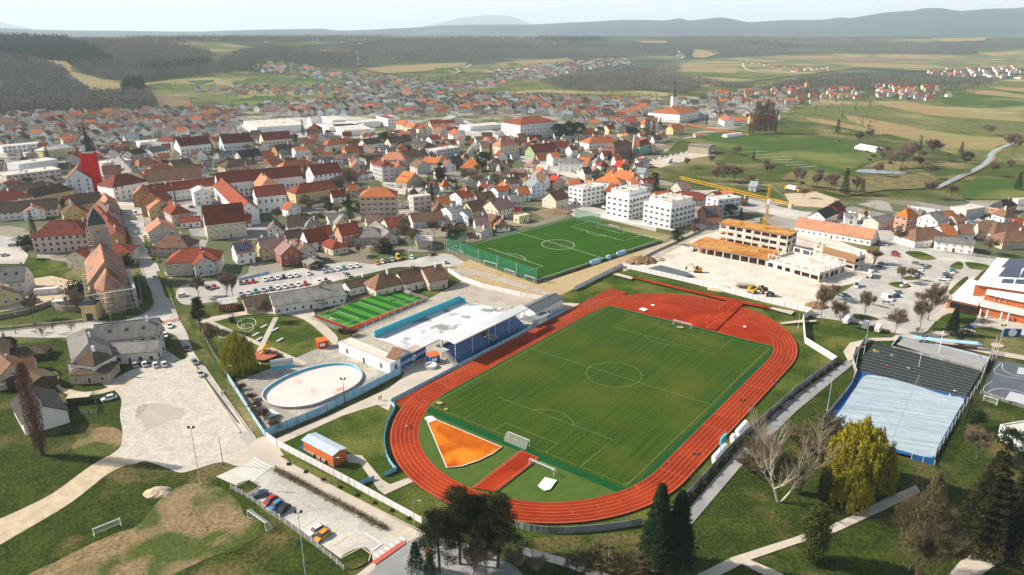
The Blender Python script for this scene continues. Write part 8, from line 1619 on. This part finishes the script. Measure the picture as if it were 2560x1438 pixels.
# --- placed trees
def TR(name,ox,oy,rows):
    for r in rows:tree(name,r[2],Z(ox,oy,[r[:2]])[0],r[3],r[4],wf=r[5] if len(r) > 5 else 1.,cat='shrub' if name in ('shrub','bush') else 'tree')
TR('bare_tree',0,560,[(2270,740,'bare0',13,'bare tree at the car park edge, left of a pair'),(2330,740,'bare1',12,'bare tree at the car park edge, right of a pair'),(1985,730,'bare2',10,'pale bare birch in front of the cream villa'),(2150,1260,'bare3',12,'dark bare tree touching the large willow',.8),
  (330,950,'bare1',11,'thick bare tree on the lawn below the churchyard wall',.8),(760,890,'bare2',11,'bare tree rising over the curved churchyard wall, left one'),(815,895,'bare3',10,'bare tree rising over the curved churchyard wall, right one'),(300,350,'bare0',8,'spreading bare tree above the sloping lawn',1.3),
  (360,1090,'small',5,'young street tree, first from the left along the lower street'),(445,1140,'small',5.5,'young street tree, second from the left along the lower street',1.3),(550,1090,'small',5,'young street tree, third from the left along the lower street'),(720,1090,'small',5,'young street tree, last along the lower street'),(1480,1020,'small',6,'thin bare tree by the brick kiosk') if 0 else (2190,900,'small',6,'thin bare tree by the brick kiosk')])
TR('bare_tree',480,560,[(740,980,'bare1',10,'bare tree on the park lawn above the crossing paths',.9),(1940,60+200,'bare2',8,'bushy bare tree by the yellow van',1.2),(2130,230,'bare3',14,'tall bare tree left of the workshop',.8),(2200,250,'bare0',12,'second tall bare tree left of the workshop',.8),(1680,320,'bare1',7,'low bare tree above the green car',1.3)])
TR('bare_tree',400,280,[(1800,880,'bare0',19,'very tall bare tree right of the yellow house with red hip'),(1870,800,'bare1',17,'bare tree in front of the grey hospital, left of the tallest pair',.9),(1940,790,'bare2',18,'bare tree in front of the grey hospital, right of the tallest pair'),(1270,740,'bare3',10,'bare tree in the castle court',1.2),(640,600,'bare0',10,'spreading bare tree behind the castle range',1.3),(720,610,'bare1',9,'second bare tree behind the castle range',1.3),
  (1480,980,'bare2',9,'bare shrubby tree right of the little white house',1.5),(1660,950,'bare3',8,'bare tree on the wooded bank below the yellow house',1.5),(1560,1130,'bare0',6,'bare tree by the white bungalow',1.4),(1230,1230,'bare1',7,'bare tree left of the white house with plain red gable',1.2),(2400,370,'bare2',10,'bare tree over orange roofs',1.2),(1690,240,'bare3',8,'bare hedge tree beside the timber house',1.8)])
TR('bare_tree',900,280,[(1070,390,'bare0',9,'bare tree on the lane below the orange roofs'),(1050,730,'bare1',13,'broad bare oak in the middle gardens',1.2),(640,780,'bare2',8,'bare tree beside the restaurant car park',1.3),(700,760,'bare3',9,'second bare tree beside the restaurant car park'),(1420,640,'bare0',9,'leafy looking bare tree behind the hut'),(1400,1140,'bare1',7,'bare tree by the brown brick house',1.5),(1000,1250,'bare2',8,'bare thicket tree left of the garden house',1.5),(880,1230,'bare3',8,'bare thicket tree by the netting corner',1.4),(1100,1290,'bare0',6,'low bare thicket along the turf pitch wall',1.8),(2350,680,'bare1',9,'pale bare birch left of the dark cypress'),(440,1300,'bare2',15,'tall bare tree in front of the workshop',.8),(740,1170,'small',7,'reddish bare tree by the long brown roof',1.2)])
TR('bare_tree',1920,560,[(530,930,'bare0',14,'large bare tree at the corner of the site fence'),(705,1035,'bare1',12,'bare tree left of the three wrapped caravans',.9),(965,940,'bare2',13,'slender bare tree on the long green island',.75),(1260,1100,'bare3',11,'bare tree right of the three wrapped caravans'),(1515,1045,'bare0',13,'bare tree on the lawn corner near the terrace'),(1595,965,'bare1',16,'tallest bare tree beside the car park exit',1.1),(1330,590,'bare2',9,'bare tree on the middle green island'),(1420,560,'bare3',7,'small bare tree on the upper green island'),(1050,400,'bare0',9,'brown bare tree at the site edge, upper one',1.4),(640,760,'bare1',8,'brown bare tree at the site edge, lower one',1.4),(1270,190,'bare2',11,'ivy clad bare tree at the junction',.8),(2200,300,'bare3',10,'broad bare tree right of the long row house',1.3),(2120,1000+60,'small',6,'thin bare tree on the hall lawn'),(1480,1130,'small',4.5,'small reddish tree above the rink corner'),(2090,1250,'small',4.5,'small reddish tree by the playground path')])
TR('bare_tree',1920,280,[(890,340,'bare0',17,'bare tree on the meadow left of the plastic tunnel'),(1000,290,'bare1',14,'bare tree behind the plastic tunnel'),(1240,560,'bare2',16,'bare tree at the pond, far left'),(1330,560,'bare3',22,'tallest bare tree behind the pond'),(1440,500,'bare0',20,'bare tree behind the pond, second from the right'),(1640,490,'bare1',22,'tall bare tree right of the pond'),(1620,670,'bare2',14,'round bare tree standing in the open meadow',1.2),(1080,650,'bare3',13,'thin bare tree in front of the pond'),(270,750,'bare0',17,'slim bare tree behind the scrap yard, first from the left',.7),(310,760,'bare1',16,'slim bare tree behind the scrap yard, second from the left',.7),(470,780,'bare2',14,'slim bare tree behind the scrap yard, third from the left',.8),(610,790,'bare3',15,'yellowish bare tree left of the dark meadow spruce',1.2),(870,830,'bare0',15,'reddish bare tree right of the dark meadow spruce',1.1),(1590,870,'bare1',15,'bare tree at the end of the stream'),(2450,440,'bare2',24,'large bare tree near the stream at the right edge',1.1),(2240,640,'bare3',13,'bare tree right of the stream'),(2410,600,'bare0',12,'bare tree far right of the stream'),(1830,870,'bare1',11,'bare bush tree on the right meadow'),(2200,240,'bare2',14,'wide bare tree alone in the tan field',1.4)])
TR('bare_tree',1400,280,[(2060,690,'bare1',18,'pale white bare tree behind the crane mast',.8),(1640,700,'bare2',15,'brown bare grove tree on the meadow, left',1.4),(1740,700,'bare3',15,'brown bare grove tree on the meadow, middle',1.4),(1560,690,'bare0',11,'brown bare grove tree on the meadow, front',1.4),(1760,430,'bare1',9,'bare hedge tree behind the blue lorry',1.6),(770,500,'bare2',7,'reddish bare tree by the brick school',1.4),(1350,1260,'bare3',9,'bare tree at the turf pitch corner'),(1250,1220,'small',8,'thin bare tree between flats and site'),(1040,200,'bare0',9,'grey bare bushy tree below the monastery',1.6)])
TR('spruce',0,280,[(660,1075,'spruce1',13,'broad spruce in front of the yellow gable',1.3),(350,1250,'spruce0',15,'dark spruce left of the large pinkish house',.9),(1080,200,'spruce0',13,'dark spruce right of the spire top'),(1310,1438,'spruce0',15,'dark conifer hedge tree by the street',.9)])
TR('spruce',400,280,[(1900,1090,'spruce0',17,'tall slim spruce left of the apartment tower',.9),(1460,700,'spruce1',13,'rounded spruce in front of the castle wing',1.4),(1430,240,'spruce0',18,'tall spruce right of the supermarket',.9),(1360,330,'spruce1',11,'spruce behind the white house with balcony',1.3)])
TR('cypress',900,280,[(800,750,'cypress',20,'tall ivy dark column tree in the middle gardens',1.5),(2450,640,'cypress',10,'dark column tree left of the brown cottage',1.5),(2490,500,'cypress',9,'column tree left of the brick school',1.6)])
TR('evergreen_tree',900,280,[(1230,590,'round',16,'massive dark evergreen right of the bright orange pavilion',.9),(1310,500,'spruce1',16,'tall dark evergreen behind the massive one',1.2),(1490,590,'spruce1',13,'open dark evergreen beside the school lane',1.3),(240,320,'round',13,'round dark evergreen beside the long cream house'),(1990,280,'round',18,'dark evergreen group right of the school, first'),(2080,270,'round',19,'dark evergreen group right of the school, second'),(2170,265,'round',18,'dark evergreen group right of the school, third'),(2050,300,'round',14,'dark evergreen group right of the school, front one'),(1780,300,'round',8,'small evergreen in front of the school'),(280,1420,'round',6,'round olive bush tree above the grey car row',1.2)])
TR('spruce',1400,280,[(850,260,'spruce1',17,'dark spruce right of the yellow villa, left of three',1.2),(930,260,'spruce0',18,'dark spruce right of the yellow villa, middle of three',1.2),(880,230,'spruce1',15,'dark spruce right of the yellow villa, right of three',1.2),(1000,130,'spruce1',10,'spruce in front of the monastery wall',1.4),(1590,75,'spruce0',16,'dark spruce left of the white farmhouse',1.2),(1460,130,'spruce0',13,'brownish spruce right of the monastery'),(960,780,'spruce0',12,'dark spruce between the second and third white flats',1.2),(1170,1330,'round',9,'dark round tree at the turf pitch corner',.9),(1700,1060,'round',9,'olive evergreen left of the palm like tree',.9),(1800,1080,'spruce1',8,'blue green spruce behind the building site',1.3),(1930,480,'spruce1',8,'small spruce on the green field',1.2)])
TR('spruce',1920,280,[(690,220,'spruce1',16,'spruce alone in the orchard meadow',1.2),(760,830,'spruce0',19,'dark meadow spruce behind the low school block',1.1),(1920,440,'spruce1',13,'spruce left of the stream',1.2),(1975,520,'round',11,'dark round tree left of the stream'),(1510,400,'spruce0',14,'dark spruce among the pond trees'),(2490,780,'spruce1',13,'spruce on the green field at the right edge',1.2),(960,1130,'spruce1',10,'dark spruce in front of the pinkish low block',1.3)])
TR('spruce',1920,560,[(1830,1110,'spruceL',11,'broad dark spruce in front of the sports hall',1.5),(1905,1215,'spruce1',6,'low dark conifer by the covered benches',1.5)])
TR('bush',0,560,[(770,700,'bush',5.5,'dark round yew bush in the churchyard',1.3),(280,240,'bush',7,'big dark bush beside the parked cars at the left',1.1),(1290,430,'round',9,'dark hedge tree left of the street') if 0 else (1270,420,'bush',6,'dark clipped hedge left of the street',.9)])
TR('bush',480,560,[(1890,280,'bushb',6,'round olive bush beside the bushy bare tree',1.2),(1500,1090,'bush',2.2,'small dark bush at the small pitch corner'),(405,990,'bush',3,'small dark bush on the park lawn',.5)])
TR('shrub',480,560,[(1590,1120,'shrubr',3.5,'brown dry shrub above the white pool building',1.5),(1200,420,'shrub',3,'brown dry shrub at the timber shed')])
for k,(x,y) in enumerate([(660,1045),(690,1075),(640,1025),(630,1000),(605,975)]):tree('shrub','shrubr',(x,y),3.6-.3*k,'dry brown reed clump, '+['nearest','second','third','fourth','farthest'][k]+' along the blue pool fence','shrub',1.3)
for k,(x,y,l) in enumerate([(1040,1425,'dark young conifer at the bottom left of the pines'),(1075,1436,'second young conifer at the bottom left of the pines')]):tree('spruce','spruce1',(x,y),7-1.5*k,l,wf=1.5,group='foreground conifers')
for k,(x,y,h) in enumerate([(1215,1440,10),(1290,1430,6),(1340,1438,5),(1430,1438,5),(1185,1445,9)]):tree('bare_tree',f'bare{k % 4}',(x,y),h,'brown bare thicket tree '+['under the pines','right of the pines','second right of the pines','third right of the pines','left under the pines'][k]+' at the bottom edge',wf=1.2)
for k,(x,y,h) in enumerate([(1560,1438,6),(1490,1436,7),(1600,1436,5),(1875,1180,6),(1900,1150,7),(2010,1130,9),(2080,1100,8)]):tree('shrub','shrub',(x,y),h,'grey brown bare shrub '+['at the bottom by the fence end','left of the fence end at the bottom','right of the fence end at the bottom','left of the plane tree','behind the plane tree','right behind the plane tree','below the white covered court'][k],'shrub',1.2)
tree('evergreen_tree','round',(2430,1075),7,'dark evergreen beside the sunlit yard at the right');tree('evergreen_tree','round',(2520,1140),8,'dark evergreen in front of the white walled yard house',wf=1.1);tree('bare_tree','bare2',(2440,1150),10,'dark bare tree below the right court fence')
# small trees along the concrete fence
for k in range(17):
    t = k/16*2.99;i_ = int(t);FP = [(1693,1273),(1840,1112),(1990,980),(2089,907)];x = FP[i_][0]+(FP[i_+1][0]-FP[i_][0])*(t-i_);y = FP[i_][1]+(FP[i_+1][1]-FP[i_][1])*(t-i_);tree('shrub','shrubr',(x+9,y+4),1.9,'small brown sapling along the long grey park fence','shrub',.9,group='saplings along the long grey park fence')
for k in range(9):tree('shrub','bush',(722+k*43,1163+k*19.5),.8,'dark low bush on the verge below the white fence','bush',1.1,group='low bushes on the verge below the white fence')
# scattered garden trees: the nearest as things, the rest as one mass
random.seed(15)
def fit(x,y):return free(x,y,1.5,1.) and all((x-a)**2+(y-b)**2 > 30 for a,b in TREES)
sc = []
for poly,sp,kp in [([(0,350),(1640,340),(1640,470),(1420,535),(1150,600),(640,600),(400,640),(340,520),(0,560)],17,.6),([(-60,285),(560,270),(860,250),(1240,240),(1640,256),(1640,340),(-60,350)],24,.6),([(1640,256),(1960,250),(1960,320),(1640,320)],22,.7),([(1950,270),(2180,300),(2480,400),(2300,420),(2060,350)],30,.4),([(1650,420),(1900,400),(2330,470),(2200,500),(1960,500)],24,.35),([(2170,530),(2620,540),(2620,640),(2300,580)],22,.4),([(1740,238),(2080,225),(2340,218),(2480,215),(2400,245),(2060,262),(1800,270)],13,.8),([(1010,430),(1130,480),(1200,450),(1290,470),(1280,530),(1180,520),(1060,520),(985,480)],9,.75),([(740,500),(850,480),(905,500),(905,540),(790,560)],9,.75),([(1060,560),(1130,540),(1240,590),(1130,612)],9,.7),([(1960,265),(2180,262),(2180,300),(2050,330)],22,.5),([(2140,380),(2330,370),(2330,440),(2200,440)],16,.55),([(480,215),(860,205),(1000,235),(860,255),(560,245)],26,.6),([(860,185),(1250,195),(1560,150),(1580,165),(1250,220),(960,240)],26,.6),([(1130,240),(1400,228),(1700,238),(1640,250),(1200,248)],24,.6)]:
    for x,y in spots(poly,sp,random.uniform(0,1),.45,kp):
        px = topx(x,y)
        if fit(x,y) and not any(inpoly(*px,n) for n in NOGO[:6]+NOGO[8:]):TREES.append((x,y));sc.append((math.hypot(x,y),x,y))
sc.sort()
def kind():return random.choice(['bare','bare','bare','bare','spruce','round','bushb','bushb','shrub','shrub'])
ORD2 = ORD+[x+'th nearest to' for x in 'eleven twelf thirteen fourteen fifteen sixteen seventeen eighteen nineteen twentie'.split()];NT = 230;used2 = {}
for d,x,y in sc[:NT]:
    k = kind();key = {'bare':f'bare{random.randrange(4)}','spruce':f'spruce{random.randrange(2)}'}.get(k,k);h = {'bare':random.uniform(6,11),'spruce':random.uniform(7,13),'round':random.uniform(4,8),'bushb':random.uniform(2,3.5),'shrub':random.uniform(3,5)}[k]
    a = min(ANCH,key=lambda t:(t[1].x-x)**2+(t[1].y-y)**2);nm = {'bare':'bare_tree','spruce':'spruce','round':'evergreen_tree','bushb':'bush','shrub':'shrub'}[k];ds = {'bare':'leafless garden tree','spruce':'dark garden spruce','round':'round dark evergreen','bushb':'low olive garden bush','shrub':'leafless garden shrub'}[k]
    n = used2.get((ds,a[0]),0);used2[(ds,a[0])] = n+1
    if n > 19:continue
    tree(nm,key,(x,y),h,f'{ds}, {ORD2[n]} {a[0]}','shrub' if k in ('bushb','shrub') else 'tree',1.1,world=True)
def far_trees():
    A,B = [],[];pr = [crown_tris(26,'round') for _ in range(8)];pc = [crown_tris(30,'cone') for _ in range(5)]
    for d,x,y in sc[NT:]:
        z = hgt(x,y)-.5;c = random.random() < .2;h = random.uniform(8,14) if c else random.uniform(5,10);w_ = h*(.4 if c else .85)
        (B if c else A).append(random.choice(pc if c else pr)*np.array([w_,w_,h])+np.array([x,y,z]))
    for nm,l,m in (('distant_trees',A,mBark),('distant_conifers',B,mPineFar)):
        V = np.concatenate(l).reshape(-1,3);c = V.mean(0);c[2] = 0;o = link(nm,np_mesh(nm,V-c,np.arange(len(V)).reshape(-1,3),m),loc=tuple(c));tag(o,'mass of '+('leafless' if m is mBark else 'dark conifer')+' trees among the distant houses','trees',kind='stuff')
far_trees()
# hedge along the foreground road
V = leafcloud(99,9000,lambda g,n:np.stack([g.random(n)*58,g.normal(size=n)*.5,.1+g.random(n)*1.1],-1),.11)
a,b = G(686,1176),G(966,1327);d = b-a;V[:,:,0] *= d.length/58
hd = link('hedge',np_mesh('hedge',V.reshape(-1,3),np.arange(V.shape[0]*3).reshape(-1,3),mat('hedge leaves',(.25,.20,.09),(.12,.10,.045),.6,.9)),loc=tuple(a),rz=math.atan2(d.y,d.x));tag(hd,'long low brown green hedge between road and pavement in the foreground','hedge')
# grass tufts on the near meadows
def tufts():
    g = np.random.default_rng(6);P = []
    for poly,dn in (([(0,1190),(300,1160),(430,1190),(600,1235),(860,1425),(860,1440),(0,1440)],1.5),([(0,900),(300,1030),(300,1110),(0,1290)],.9),([(1280,1440),(1330,1350),(1610,1320),(1700,1330),(1990,1070),(2560,1240),(2560,1440)],1.1),([(700,1150),(722,1140),(870,1215),(1050,1305),(1050,1328)],2.),([(1700,1225),(1960,985),(2080,905),(2010,870),(1990,930),(1800,1110)],.8)):
        W = [G(*p) for p in poly];Q = [(p.x,p.y) for p in W];x0,x1,y0,y1 = min(q[0] for q in Q),max(q[0] for q in Q),min(q[1] for q in Q),max(q[1] for q in Q)
        for _ in range(int((x1-x0)*(y1-y0)*dn)):
            x,y = g.uniform(x0,x1),g.uniform(y0,y1)
            if inpoly(x,y,Q) and mnoise.noise((x*.09,y*.09,2.))+.35*mnoise.noise((x*.4,y*.4,4.)) > -.05:
                p = topx(x,y)
                if not any(inpoly(*p,q) for q in PATHS):P.append((x,y,.05))
    P = np.array(P);n = len(P);V = P[:,None,None,:]+g.normal(size=(n,4,3,3))*np.array([.11,.11,.06]);V[...,2] = np.abs(V[...,2]);V = V.reshape(-1,3);mi = np.repeat(g.choice(3,n,p=[.6,.08,.32]),4)
    ms = [mat('tuft green',(.050,.075,.012),(.03,.05,.01),.5,.95),mat('tuft dark',(.030,.046,.008),(.02,.032,.006),.5,.95),mat('tuft dry',(.15,.115,.05),(.10,.08,.035),.5,.95)]
    tag(link('grass_tufts',np_mesh('grass_tufts',V,np.arange(len(V)).reshape(-1,3),ms,mi)),'rough grass tufts on the near meadows','grass',kind='stuff')
PATHS = [[(280,1138),(322,1158),(180,1255),(-60,1390),(-60,1330),(130,1235)],[(1640,1360),(1700,1300),(1830,1145),(1960,1010),(2120,900),(2135,910),(1850,1170),(1660,1390)],[(1740,1440),(1830,1395),(2100,1305),(2290,1215),(2300,1232),(1990,1362),(1800,1440)],[(1870,1400),(1960,1438),(1930,1450),(1850,1410)],[(2370,1440),(2470,1365),(2600,1340),(2600,1365),(2440,1450)],[(1300,1440),(1240,1395),(1300,1385),(1460,1440)]]
tufts()
